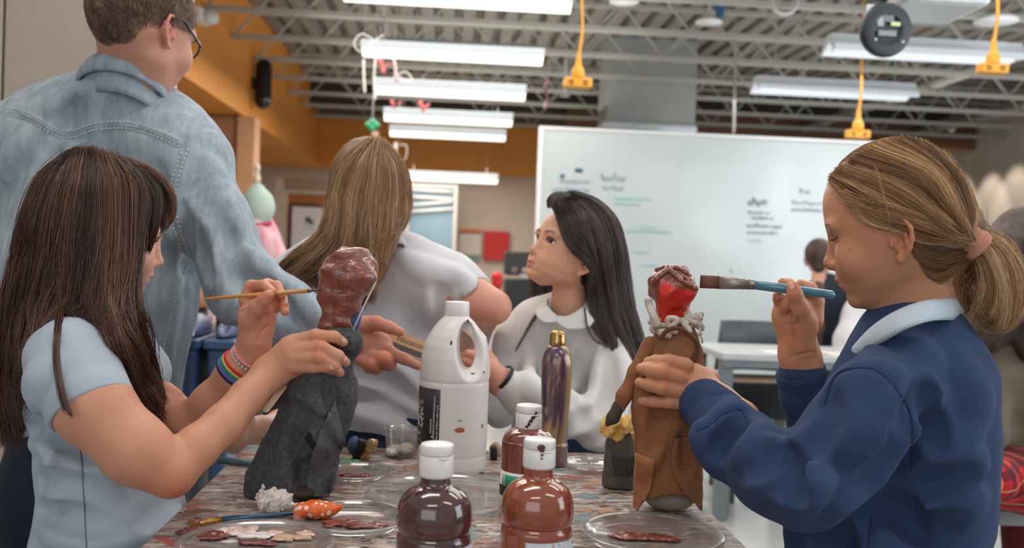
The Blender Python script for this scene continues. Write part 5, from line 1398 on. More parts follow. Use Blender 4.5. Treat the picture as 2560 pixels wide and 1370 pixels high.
# ---------------------------------------------------------------- tall girl with the ponytail (right)
def girl_right():
    t = person('girl with sandy ponytail in a blue sweatshirt painting with a wide brush', P(2270, 1250, 1.3))
    SK = (202, 146, 112)
    a = math.radians(11.0)
    H = Head(P(2235, 600, 1.27), (-math.cos(a), -math.sin(a), -.385), up=(-.18, .98, -.02), scale=1.016, ys=.93)
    S = SDF(); H.build(S, eye_open=0, ears=(1, -1), mouth_open=0)
    limb(S, [(2262, 640, 1.275, 78), (2285, 740, 1.28, 78), (2300, 860, 1.28, 92)], .03)
    limb(S, [(2240, 690, 1.27, 36), (2275, 800, 1.275, 66)], .02)
    Vh, Qh = S.mesh(.0017); Vh = relax(Vh, Qh, 1)
    ch = H.colors(Vh, SK, (186, 112, 98), brow=(112, 76, 52), bw=1.15, lash=(58, 40, 34), eye_open=0, mole=[(-80, 111, -3, 3.5)])
    # hair-covered scalp takes the hair's colour
    q = (Vh - H.C) @ H.R / (H.s * H.A)
    hl = (np.abs(q[:, 0]) < 133) * hairline(q, 'pony')
    ch = ch * (1 - hl[:, None]) + np.array(lin((112, 82, 58))) * hl[:, None]
    # near hand (holds the puppet), near wrist
    A = SDF()
    limb(A, [(1850, 1050, 1.33, 52), (1790, 1015, 1.37, 50), (1745, 985, 1.40, 50)], .02)
    limb(A, [(1745, 985, 1.40, 46), (1700, 955, 1.405, 44), (1668, 935, 1.405, 34)], .02)
    A.ecap(P(1735, 965, 1.40), P(1690, 945, 1.405), .030, .029, .6, RW @ np.array([0, 0, 1.]), .012)
    for f in ([(1712, 915, 1.385, 22), (1672, 905, 1.38, 19.5), (1640, 905, 1.39, 17.5), (1622, 906, 1.405, 14.5)],
              [(1700, 945, 1.38, 22), (1655, 930, 1.372, 19.5), (1625, 925, 1.385, 17.5), (1604, 922, 1.405, 14.5)],
              [(1700, 978, 1.38, 21), (1655, 970, 1.372, 18), (1625, 962, 1.385, 16.5), (1600, 957, 1.405, 14)],
              [(1712, 1008, 1.385, 19), (1670, 1006, 1.38, 15.5), (1635, 1004, 1.39, 14.5), (1606, 1003, 1.405, 12.5)]):
        finger(A, f)
    limb(A, [(1752, 960, 1.42, 26), (1775, 950, 1.45, 22), (1768, 938, 1.475, 18), (1740, 928, 1.49, 14)], .008)     # thumb goes behind
    Va, Qa = A.mesh(.0015); Va = relax(Va, Qa, 1)
    ca = skin_col(SK, Va, 1, [(P(*x), .012) for x in ((1672, 905, 1.37), (1655, 930, 1.36), (1655, 970, 1.36), (1712, 930, 1.37))])
    # far hand with the brush: seen from the palm side
    B = SDF()
    limb(B, [(2035, 985, 1.47, 44), (2005, 915, 1.455, 42), (1995, 885, 1.45, 43)], .02)
    B.ecap(P(1998, 875, 1.45), P(1985, 790, 1.445), .027, .034, .5, RW @ np.array([0, 0, 1.]), .014)
    limb(B, [(2010, 860, 1.43, 28), (2012, 800, 1.42, 30)], .014)          # heel under the thumb
    finger(B, [(2016, 815, 1.425, 27), (2002, 770, 1.405, 21), (1987, 735, 1.395, 17), (1981, 716, 1.395, 14)], .008)     # thumb
    finger(B, [(2035, 800, 1.45, 24), (2040, 755, 1.45, 20), (2025, 722, 1.445, 17), (2002, 712, 1.435, 14)])      # index over the top
    finger(B, [(2005, 780, 1.465, 22), (1985, 735, 1.47, 19), (1972, 712, 1.46, 16), (1957, 706, 1.45, 12)])      # middle
    finger(B, [(1972, 790, 1.46, 21), (1955, 760, 1.455, 17.5), (1948, 748, 1.44, 15), (1944, 740, 1.43, 12.5)])
    finger(B, [(1962, 805, 1.455, 19), (1960, 782, 1.44, 15.5), (1966, 762, 1.42, 14), (1972, 752, 1.415, 12)])
    groove(B, [(1995, 800), (1985, 830), (1972, 848)], .0012, .004)
    groove(B, [(1965, 812), (1990, 812), (1998, 795)], .0010, .003)
    groove(B, [(1970, 895), (2010, 885), (2035, 880)], .0010, .003)
    Vb, Qb = B.mesh(.0015); Vb = relax(Vb, Qb, 1)
    cb = skin_col((206, 146, 112), Vb, 2, [(P(1981, 718, 1.39), .014), (P(1955, 745, 1.43), .015), (P(1985, 850, 1.42), .02)])
    inner = []
    H.eyes(t, (0, 1, -.3))
    # lashes
    ls = []
    for e in (-1, 1):
        for u in np.linspace(-1, 1, 26):
            p0 = np.array([e * 51 + u * 21, 143 - 5 * u * u, 29 + 3 * u * u]); p1 = p0 + np.array([u * 5, 8, -3]); p2 = p1 + np.array([u * 3, 8, 1.5])
            ls.append(ctrl([H.w(p0), H.w(p1), H.w(p2)], 5))
    strands('eyelashes', ls, hair_mat('lash_hair', (38, 28, 24), (50, 36, 30), (60, 44, 34)), t, .00022, .00008)
    # sweatshirt
    blue = fabric('blue_sweatshirt', (54, 70, 102), .95, .06, 700, .35, .0008, .03)
    W = SDF()
    W.ecap(P(2262, 900, 1.28), P(2262, 1060, 1.28), .085, .102, .78, RW @ np.array([1., 0, 0]), .03)
    limb(W, [(2300, 860, 1.27, 92), (2335, 960, 1.27, 120), (2330, 1150, 1.28, 132), (2300, 1290, 1.28, 150), (2250, 1460, 1.28, 165)], .05)
    limb(W, [(2190, 1000, 1.28, 110), (2160, 1150, 1.3, 125), (2130, 1300, 1.3, 135), (2120, 1460, 1.3, 150)], .06)
    limb(W, [(2300, 870, 1.42, 70), (2200, 930, 1.46, 80)], .03)
    # near sleeve
    limb(W, [(2255, 920, 1.19, 92), (2190, 1010, 1.16, 108), (2110, 1120, 1.15, 106), (2020, 1215, 1.15, 98)], .035)
    limb(W, [(2005, 1225, 1.15, 92), (1930, 1185, 1.2, 92), (1860, 1120, 1.27, 84), (1800, 1050, 1.34, 68)], .03)
    limb(W, [(1800, 1052, 1.345, 72), (1762, 1012, 1.375, 66)], .008)
    # far sleeve
    limb(W, [(2260, 930, 1.46, 85), (2150, 1060, 1.5, 85), (2060, 1130, 1.5, 72)], .03)
    limb(W, [(2060, 1130, 1.5, 70), (2035, 1060, 1.48, 60), (2015, 985, 1.465, 60), (2002, 935, 1.455, 56)], .02)
    U = offset_body(W.ops, .034); Vu, Qu = U.mesh(.009); cu = skin_col(SK, Vu)
    bo = multi_obj('body', [(Vh, Qh, ch), (Va, Qa, ca), (Vb, Qb, cb), (Vu, Qu, cu)], SKIN, t)
    nail(bo, B, 1980, 716, 7, 10, 0)
    # folds and seams
    for pts, r, dp in (([(1835, 1000), (1815, 1050), (1760, 1095)], .016, .007), ([(1870, 1060), (1900, 1110), (1840, 1150)], .014, .008),
                   ([(1930, 1115), (1925, 1160), (1880, 1225)], .016, .008), ([(2000, 1090), (2010, 1180), (1960, 1240)], .02, .01),
                   ([(2080, 990), (2150, 960), (2230, 930)], .02, .005), ([(2060, 1090), (2150, 1060), (2250, 1010)], .03, .006),
                   ([(1985, 1160), (2060, 1250), (2150, 1240)], .02, .006), ([(2450, 1150), (2380, 1160), (2290, 1190)], .022, .012),
                   ([(2455, 1240), (2370, 1270), (2290, 1250)], .02, .01), ([(2330, 960), (2350, 1060), (2340, 1130)], .02, .006),
                   ([(1745, 1080), (1770, 1120), (1800, 1200)], .014, .006), ([(2400, 900), (2430, 1000), (2420, 1100)], .03, .006)):
        fold(W, pts, r, dp)
    for pts, r, dp in (([(1850, 1040), (1840, 1090), (1790, 1130)], .012, .006), ([(1940, 1130), (1960, 1180), (1930, 1230)], .012, .008),
                   ([(2270, 1030), (2230, 1150), (2130, 1260), (2040, 1330)], .016, .014), ([(2440, 1190), (2360, 1215), (2280, 1225)], .014, .014),
                   ([(2330, 970), (2290, 1020), (2275, 1080)], .012, .009), ([(2320, 985), (2330, 1060), (2345, 1130)], .008, .006), ([(1965, 1130), (1990, 1200), (1985, 1250)], .010, .008), ([(2075, 990), (2060, 1060), (2010, 1130)], .012, .005), ([(2400, 1300), (2330, 1330), (2260, 1300)], .014, .010),
                   ([(2090, 1320), (2080, 1370), (2070, 1420)], .02, .014), ([(1905, 1110), (1900, 1150), (1860, 1180)], .009, .007),
                   ([(2160, 1290), (2240, 1270), (2300, 1330)], .014, .009)):
        fold(W, pts, r, dp, sub=1)
    groove(W, [(2062, 1010), (2080, 950), (2110, 925), (2180, 922), (2230, 960), (2275, 1030), (2280, 1180)], .0028, .005, m=30)
    groove(W, [(2345, 975), (2365, 1000), (2390, 1030)], .001, .004)
    groove(W, [(1735, 1075), (1775, 1060), (1808, 1032), (1850, 1022), (1866, 1046)], .0022, .006)
    groove(W, [(2180, 1290), (2175, 1330), (2165, 1400)], .002, .004)
    W.cone(P(2300, 700, 1.27), P(2262, 835, 1.272), .01, .048, .01, 1)
    W.pad = .01; W.post = lambda p, D: D + .0008 * wav(p, 16, 5) + .0022 * wav(p * np.array([1, 1, .6], np.float32), 5.5, 8)
    sw = sdf_obj('sweatshirt', W, .0036, blue, t, it=1)
    sm_ = fabric('blue_seam', (36, 50, 80), .95)
    for l in ([(2062, 1010), (2080, 950), (2110, 925), (2180, 922), (2230, 960), (2275, 1030), (2282, 1110), (2276, 1180)], [(2180, 1290), (2175, 1330), (2165, 1400)], [(1738, 1078), (1775, 1062), (1808, 1034), (1848, 1024), (1864, 1044)]): seam(sw, W, l, sm_, .0009)
    # cuffs stand off as ribbed bands
    rib = fabric('blue_rib', (48, 64, 96), .95, .05, 500, .3, .0008, .03)
    def band(name, a, b, ra, rb, m, th=.004, n=56, ribs=.0006, squash=1.0, ax=None, rows=7, curl=.3):
        a = Vector(a); b = Vector(b); z = (b - a).normalized(); x = (Vector(ax) if ax is not None else z.orthogonal()); x = (x - z * x.dot(z)).normalized(); y = z.cross(x)
        bm = bmesh.new(); rings = []
        prof = [(ra + (rb - ra) * u + th * math.sin(math.pi * min(1, u * 1.0 + .02)) * curl, u) for u in np.linspace(0, 1, rows)] + [(rb - th, 1.0), (rb - th * 1.5, .6)]
        for r_, u in prof:
            ring = []
            for k in range(n * 2):
                an = math.pi * k / n; rr = r_ + (ribs if k % 2 else 0)
                ring.append(bm.verts.new(a + (b - a) * u + x * math.cos(an) * rr + y * math.sin(an) * rr * squash))
            rings.append(ring)
        for i in range(len(rings) - 1):
            for k in range(n * 2): bm.faces.new((rings[i][k], rings[i][(k + 1) % (2 * n)], rings[i + 1][(k + 1) % (2 * n)], rings[i + 1][k]))
        return bm_obj(name, bm, m, t, smooth=True)
    u = 1.36 / F_PX
    band('cuff', P(1812, 1055, 1.335), P(1752, 1004, 1.38), 70 * u, 64 * u, rib)
    u = 1.46 / F_PX
    band('cuff', P(2022, 1010, 1.47), P(2000, 925, 1.455), 62 * u, 60 * u, rib)
    # polo collar: stand and fall, pale blue rib
    col = fabric('collar_rib', (186, 198, 208), .9, .03, 900, .3, .0006, .05)
    K = SDF()
    K.chain([P(2385, 752, 1.27), P(2384, 800, 1.27)], [.008, .010], .004)
    gK = []
    up = ctrl([(2130, 870, 1.30), (2185, 815, 1.21), (2250, 775, 1.17), (2320, 752, 1.18), (2386, 748, 1.26), (2350, 752, 1.36), (2250, 775, 1.38), (2180, 812, 1.34), (2130, 868, 1.31)], 60)
    dn = ctrl([(2120, 905, 1.29), (2195, 862, 1.18), (2262, 822, 1.135), (2330, 802, 1.15), (2394, 800, 1.26), (2350, 802, 1.39), (2250, 822, 1.42), (2180, 855, 1.36), (2120, 905, 1.30)], 60)
    bm = bmesh.new(); rows = []
    for i in range(60):
        a_ = P(*up[i]); b_ = P(*dn[i]); o_ = (b_ - np.array(P(2270, 850, 1.27))); o_[2] = 0; o_ = o_ / (np.linalg.norm(o_) + 1e-9) * .004
        row = [bm.verts.new(a_ * (1 - v) + b_ * v + o_ * math.sin(v * 3.14) * 1.6) for v in np.linspace(0, 1, 6)]
        rows.append(row)
    for i in range(59):
        for k in range(5): bm.faces.new((rows[i][k], rows[i][k + 1], rows[i + 1][k + 1], rows[i + 1][k]))
    o = bm_obj('polo_collar', bm, col, t, smooth=True)
    md = o.modifiers.new('solid', 'SOLIDIFY'); md.thickness = .0035; md.offset = 0
    # trousers / lower body under the table edge line
    L = SDF(); limb(L, [(2230, 1480, 1.28, 150), (2220, 1900, 1.28, 120), (2220, 2500, 1.28, 90)], .03); limb(L, [(2150, 1480, 1.4, 150), (2140, 1900, 1.42, 110), (2130, 2500, 1.42, 80)], .03)
    sdf_obj('trousers', L, .012, fabric('navy_trousers', (34, 40, 58), .9), t)
    # ---- hair
    HS = SDF(); HS.ell(H.w((0, -18, 82)), np.array([146, 178, 164]) * H.s * H.A, H.R, 0)
    hm = hair_mat('sandy_hair', (92, 62, 38), (156, 114, 76), (216, 176, 130), .32)
    core = core_mat('sandy_hair_core', (84, 60, 42), (128, 96, 66))
    Kc = SDF()
    H.ell(Kc, (0, -18, 83), (147, 178, 166), 1)
    H.ell(Kc, (0, -120, 0), (88, 62, 66), 60)
    H.cone(Kc, (0, -150, 30), (0, -205, -8), 62, 24, 50)
    def cut(P_):
        q = H.loc(P_)
        return (hairline_plane(q)) * np.float32(H.s)
    Kc.add(cut, H.w((0, 0, 60)), 400 * H.s, 14 * H.s, 2)
    sdf_obj('hair', Kc, .004, core, t)
    tie = (2437, 607)
    SH = SDF(); SH.ops = [Kc.ops[0], Kc.ops[1], Kc.ops[2]]
    gs = []
    roots = [(2078, 452), (2082, 440), (2094, 428), (2110, 415), (2130, 402), (2150, 388), (2180, 370), (2215, 354), (2260, 346), (2310, 358), (2352, 385), (2390, 430), (2420, 480)]
    mids = [(2150, 530), (2180, 500), (2215, 478), (2250, 465), (2280, 455), (2300, 440), (2320, 430), (2335, 420), (2360, 420), (2385, 430), (2405, 450), (2425, 490), (2440, 530)]
    m2 = [(2300, 600), (2320, 570), (2340, 555), (2350, 540), (2362, 528), (2372, 520), (2382, 515), (2392, 510), (2405, 505), (2415, 505), (2424, 515), (2432, 535), (2440, 560)]
    for r_, m_, n_ in zip(roots, mids, m2): gs.append([r_, m_, n_, (tie[0] - 14, tie[1] - 6)])
    a1 = sheet(SH, gs, 9000, off=.003, jit=.0022, layers=.004, m=20, d0=.8, d1=1.5, dflt=1.25, clump=.6, nclump=110, wave=.0014, endvar=.01, seed=3, wf=1.5)
    # hair around the ear to the tie
    g2 = [[(2140, 520), (2175, 558), (2225, 572), (2300, 590), (2380, 612), (2425, 612)],
          [(2120, 500), (2170, 530), (2235, 548), (2310, 570), (2380, 598), (2425, 606)],
          [(2110, 480), (2165, 500), (2240, 520), (2320, 550), (2385, 590), (2425, 602)]]
    a2 = sheet(SH, g2, 1500, off=.004, jit=.0018, layers=.003, m=20, d0=.8, d1=1.5, dflt=1.25, clump=.4, nclump=30, wave=.001, endvar=.02, seed=4, wf=1.5)
    g3 = [[(2272, 580), (2300, 620), (2350, 640), (2400, 634), (2430, 618)], [(2280, 620), (2310, 660), (2355, 668), (2400, 648), (2430, 624)], [(2290, 660), (2330, 700), (2370, 690), (2405, 660), (2432, 630)]]
    a3 = sheet(SH, g3, 1300, off=.003, jit=.002, layers=.003, m=18, d0=.8, d1=1.5, dflt=1.25, clump=.4, nclump=30, wave=.001, endvar=.03, seed=5, wf=1.5)
    # loose fine hairs
    g4 = [[(2180, 420), (2200, 500), (2218, 560)], [(2160, 440), (2172, 500), (2180, 540)], [(2196, 420), (2225, 520), (2240, 600)]]
    a4 = sheet(SH, g4, 6, off=.006, jit=.004, wave=0, m=18, d0=.8, d1=1.5, dflt=1.22, clump=0, seed=6)
    # strands over the whole scalp for the sides the camera does not see
    r = np.random.default_rng(5); n = 2600
    th = r.random(n) * 6.28; ph = np.arccos(r.random(n) * 1.15 - .15)
    d_ = np.stack([np.sin(ph) * np.cos(th), np.sin(ph) * np.sin(th), np.cos(ph)], 1)
    d_ = d_[(d_[:, 1] < .75)]; loc0 = d_ * np.array([150, 181, 169]) + np.array([0, -18, 83])
    loc0 = loc0[hairline(loc0, 'pony') > .5]; tl = np.array([0, -212, -12.])
    tt = np.linspace(0, 1, 18)[None, :, None]
    ln = loc0[:, None] * (1 - tt) + tl * tt
    rel = (ln - np.array([0, -18, 83])) / np.array([150, 181, 169]); nr = np.linalg.norm(rel, axis=2, keepdims=True)
    push = np.where((nr < 1) & (tt < .85), 1 / np.maximum(nr, .3), 1); w_ = np.clip((1 - tt) * 4, 0, 1)
    ln = (rel * (push * w_ + (1 - w_))) * np.array([150, 181, 169]) + np.array([0, -18, 83])
    a5 = H.C + (ln * H.s * H.A) @ H.R.T + r.normal(size=(len(ln), 1, 3)) * .0008
    def res(a, m=20):
        if a.shape[1] == m: return a
        s_ = np.linspace(0, a.shape[1] - 1.0001, m); i = s_.astype(int); f = (s_ - i)[None, :, None]; return a[:, i] * (1 - f) + a[:, i + 1] * f
    strands('hair_strands', np.concatenate([res(x) for x in (a1, a2, a3, a4, a5)]), hm, t, .00032, .0002)
    # hair tie
    a_ = P(2416, 594, 1.228); b_ = P(2450, 618, 1.225); ax = np.array(P(2445, 585, 1.275)) - np.array(P(2425, 625, 1.275))
    tm = fabric('tan_hair_tie', (196, 140, 114), .9, .05, 500, .4)
    bm = bmesh.new(); axv = (Vector(b_) - Vector(a_)).normalized()
    for i, uu in enumerate(np.linspace(0, 1, 5)):
        c = Vector(a_).lerp(Vector(b_), uu); x = axv.orthogonal(); x = (x - axv * x.dot(axv)).normalized(); y = axv.cross(x)
        pts = [c + (x * math.cos(k / 24 * 6.283) + y * math.sin(k / 24 * 6.283)) * (.0158 + .0008 * math.sin(i * 2 + k * .5)) + axv * .0012 * math.sin(k * .5 + i) for k in range(25)]
        add_tube(bm, pts, .0045, 10, cap=False)
    bm_obj('hair_tie', bm, tm, t, smooth=True)
    # ponytail
    E = SDF(); E.ell(P(2500, 700, 1.28), (.001, .001, .001))
    pg = [[(2440, 596, 1.27), (2490, 600, 1.25), (2535, 650, 1.24), (2556, 720, 1.24), (2545, 780, 1.25), (2500, 815, 1.26), (2460, 800, 1.27)],
          [(2444, 604, 1.26), (2490, 622, 1.235), (2525, 680, 1.23), (2532, 740, 1.23), (2520, 790, 1.245), (2495, 806, 1.26), (2475, 796, 1.27)],
          [(2446, 612, 1.255), (2480, 640, 1.23), (2505, 700, 1.225), (2508, 750, 1.23), (2500, 790, 1.24), (2490, 805, 1.25), (2478, 800, 1.26)],
          [(2446, 618, 1.26), (2470, 650, 1.235), (2486, 700, 1.23), (2486, 750, 1.235), (2470, 785, 1.24), (2462, 795, 1.25), (2455, 800, 1.25)],
          [(2444, 622, 1.265), (2460, 660, 1.245), (2468, 700, 1.24), (2462, 740, 1.24), (2450, 765, 1.25), (2440, 780, 1.26), (2432, 790, 1.26)]]
    pg = [[(x, y, d - .025 - .0 * i) for i, (x, y, d) in enumerate(gg)] for gg in pg]
    b1 = sheet(E, pg, 4200, jit=.0035, layers=.006, m=22, d0=.8, d1=.81, dflt=1.25, clump=.5, nclump=40, wave=.002, endvar=.12, seed=9, wf=1.5)
    pgb = [[(x, y, d + .05) for (x, y, d) in g] for g in pg]
    b2 = sheet(E, pgb, 2600, jit=.006, layers=.006, m=22, d0=.8, d1=.81, dflt=1.25, clump=.4, nclump=30, wave=.002, endvar=.12, seed=10, wf=1.5)
    # wispy under-hair at the nape and flyaways
    wg = [[(2440, 622, 1.3), (2410, 660, 1.3), (2395, 690, 1.3), (2420, 750, 1.3), (2432, 780, 1.3)], [(2440, 630, 1.3), (2430, 680, 1.3), (2405, 720, 1.3), (2415, 770, 1.3), (2400, 800, 1.3)], [(2445, 620, 1.3), (2450, 690, 1.3), (2430, 740, 1.3), (2440, 790, 1.3), (2450, 790, 1.3)]]
    b3 = sheet(E, wg, 320, jit=.006, m=22, d0=.8, d1=.81, clump=.3, nclump=14, wave=.006, endvar=.3, seed=11, wf=1.4)
    fg = [[(2438, 560, 1.26), (2470, 590, 1.25), (2520, 620, 1.25), (2555, 700, 1.25)], [(2440, 520, 1.26), (2450, 580, 1.25), (2500, 600, 1.25), (2550, 640, 1.25)]]
    b4 = sheet(E, fg, 60, jit=.008, m=22, d0=.8, d1=.81, clump=.0, wave=.005, endvar=.5, seed=12, wf=2)
    strands('ponytail', np.concatenate([b1, b2, b3, b4]), hair_mat('ponytail_hair', (122, 88, 58), (176, 136, 94), (216, 184, 144), .3), t, .00032, .00018)
    return t
def hairline_plane(q):
    """signed field in head units: negative where hair may stand"""
    x, y, z = q[:, 0], q[:, 1], q[:, 2]
    # front line falls from the forehead (high) down to above the ear, then behind the ear to the nape
    zl = np.interp(y, [-200, -120, -60, -36, -30, 10, 40, 90, 135, 150, 175], [-60, -75, -66, -50, 44, 52, 62, 110, 165, 178, 190]).astype(np.float32)
    return (zl - z) * .7
def hairline(q, kind=''):
    return np.clip(-hairline_plane(np.asarray(q, np.float32)) / 6 + .5, 0, 1) * 1.0
girl_right()
def ellbody(S, a, b, ra, rb, flat=.7, k=.03):
    S.ecap(P(*a), P(*b), ra, rb, flat, RW @ np.array([0, 0, 1.]), k)
def collar_sheet(name, up, dn, m, parent, bow=.004, n=50, th=.003):
    up = ctrl(up, n); dn = ctrl(dn, n); c = np.mean([P(*q) for q in dn], 0)
    bm = bmesh.new(); rows = []
    for i in range(n):
        a_ = P(*up[i]); b_ = P(*dn[i]); o_ = b_ - c; o_[2] = 0; o_ = o_ / (np.linalg.norm(o_) + 1e-9) * bow
        rows.append([bm.verts.new(a_ * (1 - v) + b_ * v + o_ * math.sin(v * 3.14)) for v in np.linspace(0, 1, 7)])
    for i in range(n - 1):
        for k in range(6): bm.faces.new((rows[i][k], rows[i][k + 1], rows[i + 1][k + 1], rows[i + 1][k]))
    o = bm_obj(name, bm, m, parent, smooth=True)
    md = o.modifiers.new('solid', 'SOLIDIFY'); md.thickness = th; md.offset = 0
    return o
def scalp_strands(H, n, keep, dirf, L, m=8, rad=(144, 175, 164), seed=0, jit=.25, c=(0, -15, 75.)):
    """short hair grown from the cranium; dirf(q) gives a local direction per root"""
    r = np.random.default_rng(seed)
    d = r.normal(size=(n, 3)); d /= np.linalg.norm(d, axis=1, keepdims=True)
    c = np.array(c); q = d * np.array(rad) + c
    q = q[keep(q)]; nrm = (q - c) / np.array(rad) ** 2; nrm /= np.linalg.norm(nrm, axis=1, keepdims=True)
    v = dirf(q) + r.normal(size=q.shape) * jit; v -= nrm * (v * nrm).sum(1, keepdims=True); v /= np.linalg.norm(v, axis=1, keepdims=True) + 1e-9
    ln = np.zeros((len(q), m, 3)); Lr = (L(q) if callable(L) else L) * (.7 + .5 * r.random(len(q)))
    for i in range(m):
        t = i / (m - 1)
        p = q + v * (Lr * t)[:, None]
        rel = (p - c) / np.array(rad); nn = np.linalg.norm(rel, axis=1, keepdims=True)
        p = rel / nn * (1 + .028 * math.sin(t * 2.2) * (Lr / 30)[:, None]) * np.array(rad) + c
        ln[:, i] = p
    return H.C + (ln * H.s * H.A) @ H.R.T

# ---------------------------------------------------------------- the teacher in the denim shirt
def teacher():
    t = person('man in a pale denim shirt and glasses, seen from behind', P(250, 1300, 1.85))
    H = Head(P(352, 95, 1.79), (.42, -.22, -.88), up=(.05, 1, -.1), scale=1.12, wide=.98)
    S = SDF(); H.build(S, eye_open=.7, ears=(1, -1))
    limb(S, [(345, 120, 1.80, 72), (318, 220, 1.84, 80), (306, 300, 1.86, 92)], .03)
    limb(S, [(385, 150, 1.77, 38), (352, 240, 1.81, 50)], .02)
    V, Q = S.mesh(.0028); V = relax(V, Q, 1)
    SK = (204, 150, 128)
    c = H.colors(V, SK, (180, 116, 104), brow=(96, 74, 60), eye_open=.7, lash=(60, 48, 40))
    hand = SDF()
    limb(hand, [(800, 850, 1.74, 48), (860, 855, 1.75, 38), (900, 850, 1.75, 40), (925, 862, 1.75, 40)], .015)
    hand.ecap(P(890, 845, 1.75), P(940, 870, 1.75), .032, .032, .6, RW @ np.array([0, 0, 1.]), .012)
    finger(hand, [(905, 812, 1.73, 24), (940, 808, 1.72, 18), (972, 818, 1.72, 15), (1000, 830, 1.72, 12)], .006)
    finger(hand, [(930, 862, 1.74, 22), (972, 880, 1.735, 16.5), (1010, 897, 1.74, 14), (1044, 914, 1.75, 11)], .006)
    finger(hand, [(925, 885, 1.735, 22), (960, 898, 1.72, 18), (975, 912, 1.74, 15), (958, 916, 1.76, 12)], .005)
    finger(hand, [(905, 898, 1.735, 20), (930, 912, 1.72, 17), (938, 922, 1.74, 14), (920, 922, 1.76, 12)], .005)
    V2, Q2 = hand.mesh(.0019); V2 = relax(V2, Q2, 1)
    c2 = skin_col((196, 134, 112), V2, 3, [(P(*x), .014) for x in ((940, 808, 1.71), (972, 880, 1.72), (960, 900, 1.71), (930, 912, 1.71))])
    H.eyes(t, (0, 1, -.2))
    # denim shirt
    n = NT('denim'); co = n.coord()
    g1 = n.noise(co, 5, 5, .6, mapscale=(1, 1, .5)); g2 = n.noise(co, 60, 4, .7, mapscale=(1, 1, .25)); g3 = n.noise(co, 900, 2)
    b = n.ramp(g1, [(.3, lin((128, 144, 156))), (.5, lin((156, 168, 175))), (.68, lin((188, 194, 194)))])
    b = n.mix(.35, b, n.ramp(g2, [(.35, lin((110, 130, 150))), (.65, lin((196, 204, 208)))]))
    n.base(b); n.set(rough=.9, spec=.2); n.bump(g3, .3, .0006); denim = n.m
    W = SDF()
    ellbody(W, (270, 430, 1.90), (240, 720, 1.90), .185, .185, .62, .05)
    ellbody(W, (240, 720, 1.90), (235, 1080, 1.90), .18, .165, .66, .05)
    limb(W, [(320, 275, 1.86, 88), (430, 350, 1.83, 88), (475, 410, 1.82, 92)], .06)
    limb(W, [(300, 270, 1.88, 92), (150, 340, 1.93, 105), (20, 400, 1.96, 120)], .06)
    limb(W, [(20, 400, 1.96, 120), (-60, 620, 1.95, 95), (-80, 850, 1.85, 80)], .05)
    limb(W, [(478, 415, 1.81, 88), (535, 570, 1.76, 86), (610, 720, 1.73, 88)], .045)
    limb(W, [(612, 722, 1.73, 86), (720, 790, 1.73, 80), (800, 830, 1.74, 66), (850, 858, 1.745, 52)], .03)
    U = offset_body(W.ops, .036); Vu, Qu = U.mesh(.011); cu = skin_col(SK, Vu)
    multi_obj('body', [(V, Q, c), (V2, Q2, c2), (Vu, Qu, cu)], SKIN, t)
    for pts, r, dp in (([(520, 400), (565, 500), (600, 620)], .02, .006), ([(470, 500), (520, 620), (560, 740)], .02, .008),
                       ([(600, 640), (640, 660), (700, 720)], .02, .009), ([(640, 720), (600, 760), (570, 800)], .02, .008),
                       ([(700, 700), (760, 760), (800, 800)], .016, .007), ([(100, 400), (60, 560), (20, 740)], .02, .008),
                       ([(180, 380), (150, 470), (110, 560)], .02, .006), ([(330, 430), (350, 520), (380, 640)], .02, .006),
                       ([(430, 500), (425, 640), (400, 780)], .02, .007), ([(445, 700), (420, 800), (400, 930)], .02, .006),
                       ([(60, 330), (30, 400), (10, 470)], .02, .008), ([(240, 230), (180, 240), (120, 275)], .02, .004)):
        fold(W, pts, r, dp)
    for pts, r, dp in (([(480, 560), (500, 650), (520, 700)], .016, .01), ([(455, 520), (462, 620), (470, 680)], .012, .014), ([(570, 560), (600, 680), (640, 760)], .014, .006),
                       ([(620, 700), (680, 740), (740, 800)], .012, .008), ([(140, 390), (110, 480), (90, 560)], .012, .006), ([(400, 420), (405, 500), (415, 580)], .012, .005),
                       ([(215, 385), (190, 450), (180, 500)], .010, .005), ([(280, 390), (290, 450), (300, 500)], .010, .005), ([(205, 235), (180, 300), (165, 330)], .012, .003)):
        fold(W, pts, r, dp, sub=1)
    yoke = [(14, 285), (70, 300), (160, 345), (240, 325), (320, 322), (400, 345), (455, 370)]
    arm = [(455, 372), (470, 345), (510, 318), (535, 320)]
    armd = [(456, 372), (440, 420), (425, 480), (432, 560), (460, 640)]
    side = [(470, 660), (440, 740), (415, 840), (395, 960)]
    for l in (yoke, arm, armd): groove(W, l, .0026, .006, m=30)
    groove(W, [(x, y - 9) for x, y in yoke], .0022, .007, off=0, sub=0, m=30)
    groove(W, side, .0016, .004, m=20)
    W.pad = .012
    W.cone(P(335, 120, 1.82), P(312, 218, 1.85), .03, .052, .01, 1)
    limb(W, [(316, 246, 1.84, 100), (306, 335, 1.87, 112)], .02)
    W.post = lambda p, D: D + .0012 * wav(p, 12, 15) + .003 * wav(p * np.array([1, 1, .35], np.float32), 7, 18)
    sdf_obj('denim_shirt', W, .005, denim, t)
    th = mat('denim_thread', (206, 210, 206), .8)
    for l in (yoke, [(x, y - 17) for x, y in yoke], armd, [(x + 14, y) for x, y in armd], side): stitch_line(t, W, l, th, .0011, .0085, .001)
    cm = denim
    def ring(k, dy, dyb, a0=-40, a1=220, n=14):
        out = []
        for a in np.radians(np.linspace(a0, a1, n)):
            s_ = math.sin(a); out.append((308 + 104 * k * math.cos(a), 217 + 32 * math.cos(a) - (80 if s_ > 0 else 30) * s_ + dy + dyb * max(s_, 0), 1.83 - .072 * k * s_))
        return out
